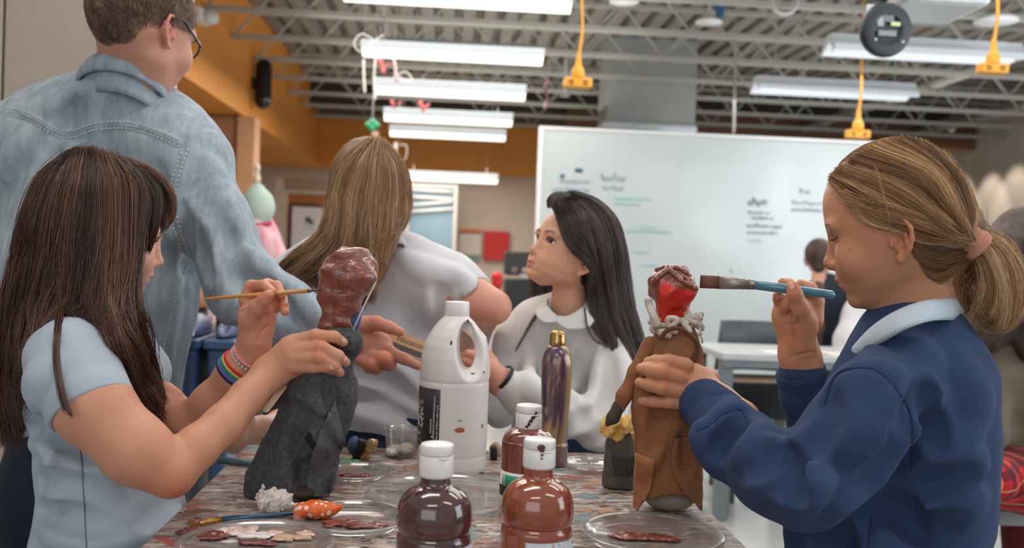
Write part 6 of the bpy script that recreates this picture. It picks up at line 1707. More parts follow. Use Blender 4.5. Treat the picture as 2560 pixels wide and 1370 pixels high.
    collar_sheet('shirt_collar', ring(.99, 0, 0), ring(1.14, 38, 8), cm, t, bow=.006, th=.004)
    collar_sheet('collar_band', ring(.97, 4, 0), ring(1.06, 84, 14), cm, t, bow=.002, th=.003)
    stitch_l = ctrl(ring(1.118, 20, 15), 60)
    J = SDF(); ellbody(J, (235, 1060, 1.90), (235, 1240, 1.90), .165, .17, .66, .03)
    limb(J, [(120, 1240, 1.9, 120), (110, 2000, 1.9, 95), (100, 2300, 1.9, 70)], .04); limb(J, [(340, 1240, 1.95, 120), (340, 2000, 1.95, 95), (340, 2300, 1.95, 70)], .04)
    sdf_obj('jeans', J, .010, fabric('dark_jeans', (28, 38, 50), .9, .15), t)
    # short brown hair
    def keep(q): return (q[:, 2] > np.interp(q[:, 1], [-200, -120, -44, -34, 10, 60, 110, 140], [-66, -72, -40, 40, 44, 60, 120, 170])) 
    def dr(q): return np.stack([.35 + 0 * q[:, 0], .2 + .2 * np.sin(q[:, 0] / 30), -1 + 0 * q[:, 0]], 1)
    K = SDF(); H.ell(K, (0, -17, 76), (144 * .98, 176, 166), 1)
    K.add(lambda P_: (lambda q: (np.interp(q[:, 1], [-200, -120, -44, -34, 10, 60, 110, 140], [-60, -66, -34, 44, 50, 64, 124, 174]).astype(np.float32) - q[:, 2]) * np.float32(H.s * .7))(H.loc(P_)), H.w((0, 0, 60)), 400 * H.s, 8 * H.s, 2)
    K.pad = .004; K.post = lambda p, D: D + .0016 * wav(p, 40, 2)
    sdf_obj('hair', K, .0045, core_mat('teacher_hair_core', (62, 46, 38), (96, 74, 60)), t)
    ls = scalp_strands(H, 24000, keep, dr, lambda q: np.interp(q[:, 2], [-30, 60, 200], [14, 34, 60]), seed=2, jit=.45)
    strands('hair_strands', ls, hair_mat('teacher_hair', (66, 48, 40), (104, 80, 64), (158, 130, 108), .4), t, .0005, .0002)
    # glasses: temple over the ear and round rim beyond
    fr = mat('navy_glasses_frame', (26, 32, 52), .25)
    e = 127 * .98
    tube('glasses_temple', [H.w((e + 14, -34, 40)), H.w((e + 20, -10, 62)), H.w((e + 18, 40, 52)), H.w((88, 168, 38))], .0026, fr, t, seg=8)
    for sgn in (1, -1):
        pts = [H.w((sgn * 50 + 38 * math.cos(a), 172 - 8 * abs(math.cos(a)) , 32 + 32 * math.sin(a))) for a in np.linspace(0, 6.2832, 33)]
        tube('glasses_rim', pts, .0022, fr, t, seg=6)
    tube('glasses_bridge', [H.w((12, 170, 40)), H.w((0, 176, 44)), H.w((-12, 170, 40))], .002, fr, t, seg=6)
    return t
teacher()

# ---------------------------------------------------------------- girl on the left, brown hair, pale polo
def girl_left():
    t = person('girl with long brown hair and pale blue polo holding a thin brush', P(240, 1300, 1.42))
    a = math.radians(12.5); SK = (206, 150, 120)
    H = Head(P(268, 606, 1.46), (math.cos(a), -math.sin(a), -.42), up=(.2, .97, 0), scale=.93, ys=.93)
    S = SDF(); H.build(S, eye_open=.55, ears=(1, -1), mouth_open=2.5, nose=1.0)
    limb(S, [(250, 640, 1.46, 56), (240, 760, 1.46, 56), (240, 880, 1.46, 70)], .02)
    V, Q = S.mesh(.002); V = relax(V, Q, 1)
    c = H.colors(V, (222, 174, 154), (206, 136, 124), brow=(92, 62, 48), eye_open=.55, lash=(48, 34, 30))
    q = (V - H.C) @ H.R / (H.s * H.A); hl = (np.abs(q[:, 0]) < 133) * hairline(q); c = c * (1 - hl[:, None]) + np.array(lin((70, 48, 38))) * hl[:, None]
    # near arm
    A = SDF()
    limb(A, [(170, 930, 1.30, 88), (235, 1020, 1.26, 86), (340, 1125, 1.25, 76), (425, 1180, 1.26, 62)], .03)
    limb(A, [(428, 1182, 1.26, 60), (490, 1120, 1.29, 54), (560, 1060, 1.33, 49), (620, 990, 1.37, 43), (672, 936, 1.40, 39)], .009)
    A.ecap(P(680, 928, 1.40), P(735, 888, 1.395), .0245, .030, .62, RW @ np.array([0, 0, 1.]), .014)
    for f in ([(735, 858, 1.40, 22), (790, 840, 1.385, 17.5), (835, 842, 1.385, 15), (858, 856, 1.40, 12)],
              [(742, 878, 1.39, 22), (805, 870, 1.37, 17.5), (845, 890, 1.375, 15), (864, 906, 1.395, 12)],
              [(740, 898, 1.385, 21), (800, 894, 1.365, 16.5), (834, 914, 1.372, 14), (850, 932, 1.39, 11.5)],
              [(735, 915, 1.385, 19), (785, 917, 1.372, 15), (815, 916, 1.37, 14), (828, 926, 1.385, 11.5)]): finger(A, f)
    limb(A, [(700, 905, 1.42, 24), (745, 870, 1.47, 20), (800, 862, 1.50, 16), (830, 870, 1.50, 12)], .008)
    V1, Q1 = A.mesh(.0018); V1 = relax(V1, Q1, 1)
    c1 = skin_col(SK, V1, 4, [(P(425, 1230, 1.25), .05), (P(*(790, 838, 1.37)), .012), (P(*(805, 868, 1.36)), .012), (P(*(800, 892, 1.36)), .012)])
    # far arm and brush hand
    B = SDF()
    limb(B, [(330, 960, 1.56, 60), (400, 1020, 1.54, 56), (478, 1070, 1.52, 50)], .02)
    limb(B, [(478, 1070, 1.52, 50), (530, 1010, 1.51, 48), (590, 930, 1.49, 42), (632, 880, 1.48, 38)], .02)
    B.ecap(P(636, 868, 1.48), P(645, 790, 1.47), .0245, .029, .6, RW @ np.array([0, 0, 1.]), .014)
    limb(B, [(628, 850, 1.465, 26), (622, 795, 1.455, 26)], .014)
    finger(B, [(624, 800, 1.45, 22), (645, 768, 1.435, 19), (662, 748, 1.425, 15), (670, 738, 1.42, 12.5)], .008)
    finger(B, [(614, 752, 1.47, 18), (628, 716, 1.47, 15.5), (660, 713, 1.45, 13.5), (682, 730, 1.43, 11)])
    finger(B, [(645, 745, 1.49, 18), (668, 712, 1.49, 15.5), (692, 716, 1.475, 13.5), (704, 738, 1.46, 11)])
    finger(B, [(665, 765, 1.49, 17), (688, 738, 1.49, 14), (706, 748, 1.475, 12.5), (710, 762, 1.46, 10.5)])
    finger(B, [(670, 790, 1.48, 16), (692, 765, 1.48, 13), (710, 768, 1.465, 11.5), (713, 780, 1.455, 10)])
    groove(B, [(672, 815), (655, 830), (648, 855)], .001, .004)
    V2, Q2 = B.mesh(.0017); V2 = relax(V2, Q2, 1)
    c2 = skin_col((210, 148, 120), V2, 5, [(P(628, 716, 1.45), .014), (P(712, 772, 1.45), .012), (P(669, 740, 1.41), .01)])
    H.eyes(t, (0, 1, -.25), iris=(80, 60, 44))
    ls = []
    for e in (-1, 1):
        for u in np.linspace(-1, 1, 22):
            p0 = np.array([e * 52 + u * 21, 140 - 5 * u * u, 38 - 4 * u * u]); ls.append(ctrl([H.w(p0), H.w(p0 + (u * 4, 8, -2)), H.w(p0 + (u * 7, 14, 2))], 5))
    strands('eyelashes', ls, hair_mat('lash_hair_brown', (38, 28, 24), (50, 36, 30), (60, 44, 34)), t, .00022, .00008)
    # polo shirt
    W = SDF()
    limb(W, [(250, 850, 1.44, 116), (235, 1000, 1.44, 140), (262, 1180, 1.43, 150), (290, 1290, 1.43, 155), (262, 1380, 1.43, 165), (262, 1560, 1.43, 180)], .03)
    limb(W, [(170, 900, 1.36, 100), (250, 1100, 1.36, 110), (300, 1300, 1.38, 130), (280, 1500, 1.38, 150)], .03)
    limb(W, [(205, 850, 1.36, 62), (175, 910, 1.30, 90)], .04)
    sl = SDF()
    W.cone(P(180, 905, 1.30), P(228, 1012, 1.262), 96 * 1.3 / F_PX, 100 * 1.26 / F_PX, .035)
    limb(W, [(300, 850, 1.54, 70), (350, 930, 1.56, 75)], .03)
    U = offset_body(W.ops, .036); Vu, Qu = U.mesh(.011); cu = skin_col(SK, Vu)
    multi_obj('body', [(V, Q, c), (V1, Q1, c1), (V2, Q2, c2), (Vu, Qu, cu)], SKIN, t)
    for pts, r, dp in (([(85, 1110), (150, 1110), (220, 1160), (280, 1190)], .022, .012), ([(110, 1220), (220, 1240), (330, 1290)], .022, .010), ([(300, 1300), (380, 1310), (440, 1280)], .02, .010),
                       ([(110, 1320), (200, 1345), (320, 1350)], .02, .008), ([(100, 1170), (170, 1180), (240, 1230)], .018, .008), ([(120, 900), (90, 980), (80, 1060)], .02, .006)):
        fold(W, pts, r, dp)
    for pts, r, dp in (([(60, 1075), (120, 1078), (180, 1105), (240, 1160)], .014, .014), ([(120, 1180), (170, 1150), (220, 1190)], .01, .010), ([(160, 1235), (220, 1215), (300, 1260)], .010, .008), ([(95, 1205), (160, 1215), (260, 1265)], .014, .012), ([(100, 1280), (200, 1305), (300, 1320)], .012, .010),
                       ([(310, 1260), (370, 1290), (440, 1250)], .014, .010), ([(120, 1060), (180, 1090), (230, 1140)], .012, .010)):
        fold(W, pts, r, dp, sub=1)
    groove(W, [(195, 1080), (205, 1180), (212, 1280), (215, 1380)], .0014, .004, m=24)
    W.pad = .01; W.post = lambda p, D: D + .0008 * wav(p, 12, 25) + .0018 * wav(p * np.array([.6, .6, 1.5], np.float32), 7, 28)
    W.cone(P(248, 660, 1.46), P(242, 840, 1.46), .01, .046, .008, 1)
    # open the sleeve around the arm
    W.cone(P(236, 1030, 1.258), P(262, 1080, 1.25), 96 * 1.26 / F_PX, 97 * 1.26 / F_PX, .004, 1)
    polo = fabric('pale_blue_pique', (172, 184, 194), .9, .04, 1100, .3, .0006)
    ps = sdf_obj('polo_shirt', W, .0034, polo, t)
    sm_ = fabric('polo_seam', (112, 124, 138), .95)
    seam(ps, W, [(192, 1075), (203, 1150), (210, 1250), (214, 1330), (218, 1400)], sm_, .0008)
    bo = [x for x in t.children if x.name.startswith('body')][0]
    for (x_, y_, rx, ry, an) in ((859, 852, 6, 8, -35), (864, 900, 6, 8, -50), (850, 928, 5, 7, -50), (828, 920, 5, 7, -40)): nail(bo, A, x_, y_, rx, ry, an)
    # ribbed sleeve band
    for nm, u0, u1, rr in (('sleeve_band', .0, 1.0, 1.0),):
        a_ = Vector(P(213, 985, 1.268)); b_ = Vector(P(234, 1030, 1.258)); z = (b_ - a_).normalized(); x = z.orthogonal().normalized(); y = z.cross(x)
        R_ = 103 * 1.262 / F_PX; prof = [(R_ - .004, -.01), (R_ - .0002, -.006), (R_ + .0018, .001), (R_ + .0018, .022), (R_ + .0008, .0245), (R_ - .002, .0255), (R_ - .0045, .024), (R_ - .005, .0)]
        bm = bmesh.new(); add_lathe(bm, a_, prof, 80, z, x, close=False); bm_obj('sleeve_band', bm, polo, t, smooth=True)
    cg = fabric('grey_collar_rib', (138, 142, 156), .9, .04, 900, .4)
    collar_sheet('polo_collar', [(170, 800, 1.40), (210, 790, 1.37), (262, 785, 1.37), (312, 780, 1.41), (330, 775, 1.48), (280, 775, 1.53), (200, 780, 1.53)],
                 [(150, 835, 1.40), (205, 840, 1.345), (270, 842, 1.345), (330, 832, 1.39), (355, 815, 1.48), (290, 815, 1.57), (190, 815, 1.57)], cg, t, bow=.006)
    L = SDF(); limb(L, [(262, 1540, 1.42, 178), (262, 1700, 1.42, 180)], .03); limb(L, [(230, 1700, 1.38, 120), (230, 2400, 1.38, 90)], .04); limb(L, [(280, 1700, 1.5, 120), (280, 2400, 1.5, 90)], .04)
    sdf_obj('trousers', L, .012, fabric('navy_trousers', (34, 40, 58), .9), t)
    # hair
    K = SDF()
    H.ell(K, (0, -18, 84), (150, 180, 170), 1); H.ell(K, (0, -70, 60), (155, 150, 150), 40)
    for e in (1,):
        limb(K, [(232, 560, 1.405, 80), (252, 700, 1.385, 62), (268, 790, 1.36, 46), (305, 880, 1.31, 26)], .03)
        limb(K, [(160, 560, 1.46, 86), (130, 720, 1.46, 76), (95, 860, 1.45, 58), (46, 1000, 1.44, 32), (44, 1070, 1.44, 14)], .04)
        limb(K, [(200, 600, 1.43, 90), (180, 740, 1.42, 80), (150, 820, 1.42, 60)], .04)
    limb(K, [(240, 600, 1.53, 80), (260, 760, 1.54, 60), (300, 880, 1.53, 36)], .03)
    def facecut(P_):
        q = H.loc(P_)
        yl = np.interp(q[:, 2], [-400, -60, 20, 90, 130, 165, 200], [400, 62, 72, 82, 112, 150, 170]).astype(np.float32)
        return (q[:, 1] - yl) * np.float32(H.s * .8)
    K.add(facecut, H.w((0, 0, 0)), 900 * H.s, .008, 2)
    K.pad = .004; K.post = lambda p, D: D + .0022 * wav(p * np.array([1, 1, .15], np.float32), 34, 31)
    core = core_mat('brown_hair_core', (46, 32, 27), (80, 56, 46))
    sdf_obj('hair', K, .0045, core, t)
    SH = SDF(); SH.ops = [o for o in K.ops if o[4] == 0] + [o for o in W.ops[:6]]
    G = [[(165, 400), (84, 470), (46, 600), (18, 720), (-6, 850), (-16, 980), (4, 1120)],
         [(170, 395), (98, 470), (62, 600), (38, 720), (12, 850), (2, 980), (20, 1110)],
         [(180, 388), (120, 480), (90, 600), (66, 720), (40, 850), (30, 980), (48, 1120)],
         [(190, 380), (150, 470), (122, 600), (100, 720), (80, 850), (62, 960), (62, 1090)],
         [(200, 378), (175, 470), (150, 600), (130, 720), (115, 830), (80, 930), (66, 1020)],
         [(212, 378), (195, 470), (175, 600), (160, 720), (140, 810), (100, 880), (70, 960)],
         [(225, 379), (220, 470), (205, 600), (190, 720), (175, 790), (150, 830), (118, 862)],
         [(235, 380), (242, 480), (236, 600), (226, 720), (215, 790), (196, 826), (172, 848)],
         [(250, 383), (272, 480), (268, 600), (258, 700), (250, 780), (268, 850), (310, 930), (372, 1010), (402, 1046)],
         [(265, 387), (300, 470), (300, 600), (292, 700), (285, 780), (300, 850), (340, 930), (380, 1000), (404, 1050)],
         [(280, 393), (330, 465), (328, 600), (318, 700), (315, 780), (335, 850), (362, 920), (388, 980), (400, 1010)],
         [(292, 400), (352, 462), (352, 580), (342, 680), (340, 760), (355, 830), (375, 890), (392, 950), (402, 990)]]
    G = [ctrl(g, 9) for g in G]
    s1 = sheet(SH, G, 10500, off=.006, jit=.003, m=26, d0=.8, d1=1.75, dflt=1.38, clump=.62, nclump=120, wave=.006, endvar=.22, seed=21, wf=1.7)
    s1b = sheet(SH, G, 2600, off=.012, jit=.004, m=26, d0=.8, d1=1.75, dflt=1.38, clump=.75, nclump=70, wave=.0055, endvar=.3, seed=22, wf=2.4)
    Bg = [[(275, 392), (330, 430), (372, 500), (368, 580), (350, 640)], [(285, 394), (345, 425), (392, 480), (392, 550), (362, 625), (348, 655)], [(292, 396), (360, 425), (408, 475), (416, 530), (404, 575)],
          [(296, 398), (370, 426), (420, 480), (430, 535), (412, 580)]]
    s2 = sheet(SH, Bg, 1500, off=.005, jit=.0025, m=18, d0=.8, d1=1.75, dflt=1.42, clump=.7, nclump=22, wave=.0015, endvar=.15, seed=23, wf=1.2)
    SL = SDF(); SL.ops = SH.ops + [x for x in W.ops if x[4] == 0][:12] + [x for x in A.ops if x[4] == 0][:2]
    lk = [[(172, 700), (152, 800), (145, 880), (154, 960), (166, 1010), (182, 1040)], [(156, 700), (141, 800), (138, 880), (146, 960), (158, 1000), (176, 1036)]]
    s3 = sheet(SL, lk, 260, off=.005, jit=.0014, m=20, d0=.8, d1=1.75, clump=.6, nclump=4, wave=.001, endvar=.25, seed=24, wf=1)
    # crown flyaways and the far side
    fl = [[(150, 385), (180, 375), (200, 378)], [(200, 372), (230, 374), (260, 382)]]
    r = np.random.default_rng(25); n = 4000
    th = r.random(n) * 6.28; u = r.random(n)
    q0 = np.stack([np.sin(th) * 40, np.cos(th) * 90 - 30, 252 - 0 * th], 1)
    far = []
    q1 = np.stack([150 * np.ones(n), -150 + 240 * u, 60 + 60 * r.random(n)], 1); q1[:, 0] = np.where(r.random(n) < .62, -1, 1) * q1[:, 0]   # -x is the far side
    q1[r.random(n) < .35, 0] *= .3
    bk = np.abs(q1[:, 0]) < 60; q1[bk, 1] = -205
    q2 = q1.copy(); q2[:, 2] = -150; q2[:, 0] *= 1.05; q3 = q2.copy(); q3[:, 2] = -330 - 120 * r.random(n); q3[:, 0] *= .9
    top = q1 * np.array([.35, .4, 0]) + np.array([0, 0, 248])
    mm = np.linspace(0, 3, 26); i = np.minimum(mm.astype(int), 2); f = (mm - i)
    kp = np.stack([top, q1, q2, q3], 1)
    ln = np.stack([ctrl(k_, 26) for k_ in kp[::2]])
    s4 = H.C + (ln * H.s * H.A) @ H.R.T
    s4 = s4[(s4[:, 13] @ RW[:, 2] < -1.40 + EYE @ RW[:, 2]) | True]
    def res(a, m=26):
        s_ = np.linspace(0, a.shape[1] - 1.0001, m); i = s_.astype(int); f = (s_ - i)[None, :, None]; return a[:, i] * (1 - f) + a[:, i + 1] * f
    keep4 = np.array([dep(x[10]) > 1.44 for x in s4])
    strands('hair_strands', np.concatenate([s1, s1b, res(s2), res(s3), s4[keep4]]), hair_mat('brown_hair', (36, 24, 20), (80, 54, 42), (140, 98, 76), .34), t, .00034, .0002)
    # bracelets on the far wrist
    ax0 = np.array(P(590, 930, 1.49)); ax1 = np.array(P(632, 880, 1.48)); z = Vector(ax1 - ax0).normalized(); x = z.orthogonal().normalized(); y = z.cross(x)
    cols = [('navy', (40, 40, 78)), ('violet', (120, 100, 160)), ('blue', (60, 120, 170)), ('green', (40, 150, 90)), ('yellow', (226, 190, 100)), ('red', (200, 50, 56))]
    bt = thing('bracelet', 'rainbow striped band on the wrist of the girl with the thin brush', 'bracelet', P(597, 922, 1.49))
    for i, (nm, c_) in enumerate(cols):
        cc = Vector(P(597, 924, 1.49)) + z * (i - 2.5) * .0036
        rr = (51.5 - i * .3) * 1.49 / F_PX
        pts = [cc + (x * math.cos(k / 40 * 6.2832) + y * math.sin(k / 40 * 6.2832)) * rr for k in range(41)]
        o = tube('colour_stripe', pts, .0025, fabric('band_' + nm, c_, .7), bt, seg=8); o['label'] = nm + ' stripe of the band'
    bt = thing('bracelet', 'bracelet of pearly beads and braided cord above the rainbow band', 'bracelet', P(612, 900, 1.485))
    cc = Vector(P(617, 899, 1.485)); rr = 43 * 1.485 / F_PX
    pb = mat('pearl_bead', (206, 190, 176), .25, .05, 60)
    for k in range(26):
        an = k / 26 * 6.2832; p = cc + (x * math.cos(an) + y * math.sin(an)) * rr
        bm = bmesh.new(); bmesh.ops.create_uvsphere(bm, u_segments=12, v_segments=8, radius=.0031, matrix=Matrix.Translation(p)); bm_obj('bead', bm, pb, bt, smooth=True)
    for j, c_ in enumerate(((206, 120, 120), (90, 150, 110))):
        cc2 = Vector(P(608, 909, 1.487)); pts = [cc2 + (x * math.cos(k / 60 * 6.2832) + y * math.sin(k / 60 * 6.2832)) * (rr + .0006 * math.sin(k + j * 3.14)) + z * .0014 * math.sin(k * .9 + j * 3.14) for k in range(61)]
        tube('braided_cord', pts, .0014, fabric('cord_%d' % j, c_, .8), bt, seg=6)
    bt = thing('bracelet', 'smooth pink cord bracelet nearest the hand with the thin brush', 'bracelet', P(624, 890, 1.482))
    cc = Vector(P(623, 892, 1.483)); pts = [cc + (x * math.cos(k / 40 * 6.2832) + y * math.sin(k / 40 * 6.2832)) * (rr * 1.0) for k in range(41)]
    tube('cord', pts, .0028, fabric('pink_cord', (222, 150, 150), .7), bt, seg=8)
    return t
girl_left()

# ---------------------------------------------------------------- taller girl from behind, long light brown hair
def girl_back():
    t = person('girl with long light brown hair and white polo, back turned', P(930, 1200, 2.05))
    H = Head(P(925, 505, 2.03), (.12, -.05, -.99), up=(0, 1, 0), scale=1.04)
    S = SDF(); H.build(S, eye_open=.7); SK = (216, 164, 142)
    limb(S, [(930, 540, 2.05, 50), (945, 640, 2.05, 56)], .02)
    V, Q = S.mesh(.004); V = relax(V, Q, 1); c = H.colors(V, SK, (190, 120, 110), brow=(110, 80, 60), eye_open=.7, lash=(60, 48, 40))
    A = SDF()
    limb(A, [(1110, 710, 2.02, 58), (1190, 750, 1.98, 50), (1236, 768, 1.96, 38)], .02); limb(A, [(1236, 768, 1.96, 38), (1200, 800, 2.08, 38), (1150, 860, 2.2, 34)], .02)
    limb(A, [(1150, 860, 2.2, 32), (1128, 880, 2.24, 30)], .01)
    for k in range(4): finger(A, [(1140, 870 + k * 12, 2.24, 14), (1120, 878 + k * 12, 2.27, 11), (1105, 880 + k * 12, 2.26, 9)])
    limb(A, [(1140, 860, 2.2, 14), (1120, 850, 2.21, 10)], .006)
    V1, Q1 = A.mesh(.003); V1 = relax(V1, Q1, 1); c1 = skin_col((214, 158, 136), V1, 6, [(P(1255, 780, 1.95), .03)])
    B = SDF()
    limb(B, [(640, 860, 2.0, 50), (585, 1010, 1.95, 44), (590, 1090, 1.93, 40)], .02); limb(B, [(590, 1090, 1.93, 40), (650, 1080, 2.0, 36), (700, 1060, 2.1, 32), (730, 1050, 2.15, 28)], .02)
    for k in range(4): finger(B, [(730, 1040 + k * 12, 2.16, 13), (755, 1040 + k * 12, 2.18, 10), (772, 1045 + k * 12, 2.17, 8)])
    limb(B, [(715, 1045, 2.14, 13), (730, 1025, 2.12, 10)], .006)
    V2, Q2 = B.mesh(.0035); V2 = relax(V2, Q2, 1); c2 = skin_col((206, 158, 134), V2, 7)
    H.eyes(t)
    W = SDF()
    ellbody(W, (905, 720, 2.08), (950, 1000, 2.08), .14, .135, .68, .05)
    ellbody(W, (950, 1000, 2.08), (960, 1120, 2.08), .135, .14, .75, .04)
    limb(W, [(950, 650, 2.06, 75), (1040, 680, 2.05, 70), (1120, 715, 2.03, 74), (1165, 740, 2.0, 66)], .05)
    limb(W, [(930, 650, 2.06, 75), (800, 690, 2.06, 75), (730, 730, 2.04, 75), (680, 840, 2.0, 66)], .05)
    U = offset_body(W.ops, .036); Vu, Qu = U.mesh(.011); cu = skin_col(SK, Vu)
    multi_obj('body', [(V, Q, c), (V1, Q1, c1), (V2, Q2, c2), (Vu, Qu, cu)], SKIN, t)
    for pts, r, dp in (([(880, 960), (960, 985), (1040, 1040)], .022, .010), ([(860, 1030), (940, 1040), (1040, 1085)], .022, .010), ([(900, 900), (970, 920), (1040, 980)], .02, .010),
                       ([(1080, 720), (1090, 800), (1070, 860)], .02, .008), ([(1150, 680), (1185, 740), (1180, 790)], .014, .005), ([(1000, 640), (1080, 680), (1150, 690)], .02, .006)):
        fold(W, pts, r, dp, d1=3)
    for pts, r, dp in (([(870, 990), (950, 1010), (1050, 1060)], .016, .012), ([(880, 920), (960, 945), (1040, 1005)], .016, .012), ([(1100, 720), (1115, 780), (1090, 830)], .012, .008)):
        fold(W, pts, r, dp, sub=1, d1=3)
    W.cone(P(1200, 757, 1.975), P(1240, 780, 1.95), 60 * 1.98 / F_PX, 66 * 1.98 / F_PX, .004, 1)
    W.cone(P(930, 500, 2.05), P(944, 622, 2.05), .02, .05, .008, 1)
    W.pad = .01; W.post = lambda p, D: D + .001 * wav(p, 10, 45) + .002 * wav(p, 5, 48)
    wh = fabric('white_pique', (206, 206, 210), .9, .02, 900, .3, .0006)
    sdf_obj('white_polo', W, .0055, wh, t)
    collar_sheet('polo_collar', [(1000, 600, 2.0), (985, 572, 1.99), (950, 566, 1.985), (900, 570, 1.99), (870, 600, 2.0)], [(1012, 622, 2.0), (1005, 610, 1.975), (950, 606, 1.965), (895, 612, 1.975), (860, 640, 2.0)], wh, t, bow=.006)
    L = SDF(); ellbody(L, (960, 1095, 2.08), (960, 1260, 2.08), .142, .17, .8, .03); limb(L, [(900, 1260, 2.08, 95), (900, 2000, 2.08, 60)], .04); limb(L, [(1010, 1260, 2.08, 95), (1010, 2000, 2.08, 60)], .04)
    sdf_obj('navy_skirt', L, .010, fabric('navy_skirt_cloth', (38, 46, 70), .9), t)
    K = SDF(); H.ell(K, (0, -18, 84), (148, 178, 168), 1)
    K.ops[-1] = K.ops[-1]
    limb(K, [(925, 480, 1.98, 85), (900, 590, 1.96, 80), (860, 660, 1.955, 60), (800, 680, 1.955, 36)], .04)
    limb(K, [(930, 560, 1.96, 60), (915, 660, 1.95, 44), (915, 730, 1.94, 22)], .03)
    limb(K, [(860, 600, 1.96, 60), (780, 650, 1.95, 40), (710, 690, 1.95, 20)], .03)
    K.pad = .004; K.post = lambda p, D: D + .0022 * wav(p * np.array([1, 1, .2], np.float32), 28, 51)
    sdf_obj('hair', K, .006, core_mat('light_brown_hair_core', (96, 70, 50), (140, 106, 76)), t)
    SH = SDF(); SH.ops = list(K.ops) + W.ops[:6]
    G = [[(925, 357), (862, 400), (828, 470), (816, 540), (795, 590), (742, 628), (692, 668)],
         [(928, 356), (872, 405), (842, 480), (835, 555), (812, 610), (765, 645), (708, 690)],
         [(932, 355), (890, 415), (864, 485), (858, 565), (840, 620), (805, 665), (760, 700)],
         [(935, 355), (910, 420), (890, 490), (885, 570), (872, 635), (850, 690), (820, 730)],
         [(940, 355), (927, 430), (918, 500), (914, 570), (908, 640), (900, 710), (905, 770)],
         [(945, 356), (948, 430), (946, 500), (944, 570), (940, 640), (932, 700), (925, 760)],
         [(948, 357), (970, 420), (974, 490), (970, 550), (960, 600), (950, 650), (944, 690)],
         [(952, 358), (992, 415), (1002, 485), (998, 545), (980, 580), (962, 600), (955, 620)],
         [(956, 360), (1004, 415), (1019, 480), (1016, 540), (1000, 572), (982, 585), (972, 596)]]
    s1 = sheet(SH, G, 7000, off=.006, jit=.004, m=24, d0=1.4, d1=2.6, dflt=1.96, clump=.6, nclump=70, wave=.005, endvar=.18, seed=41, wf=1.5)
    strands('hair_strands', s1, hair_mat('light_brown_hair', (100, 72, 50), (152, 116, 82), (204, 168, 128), .32), t, .0006, .0003)
girl_back()

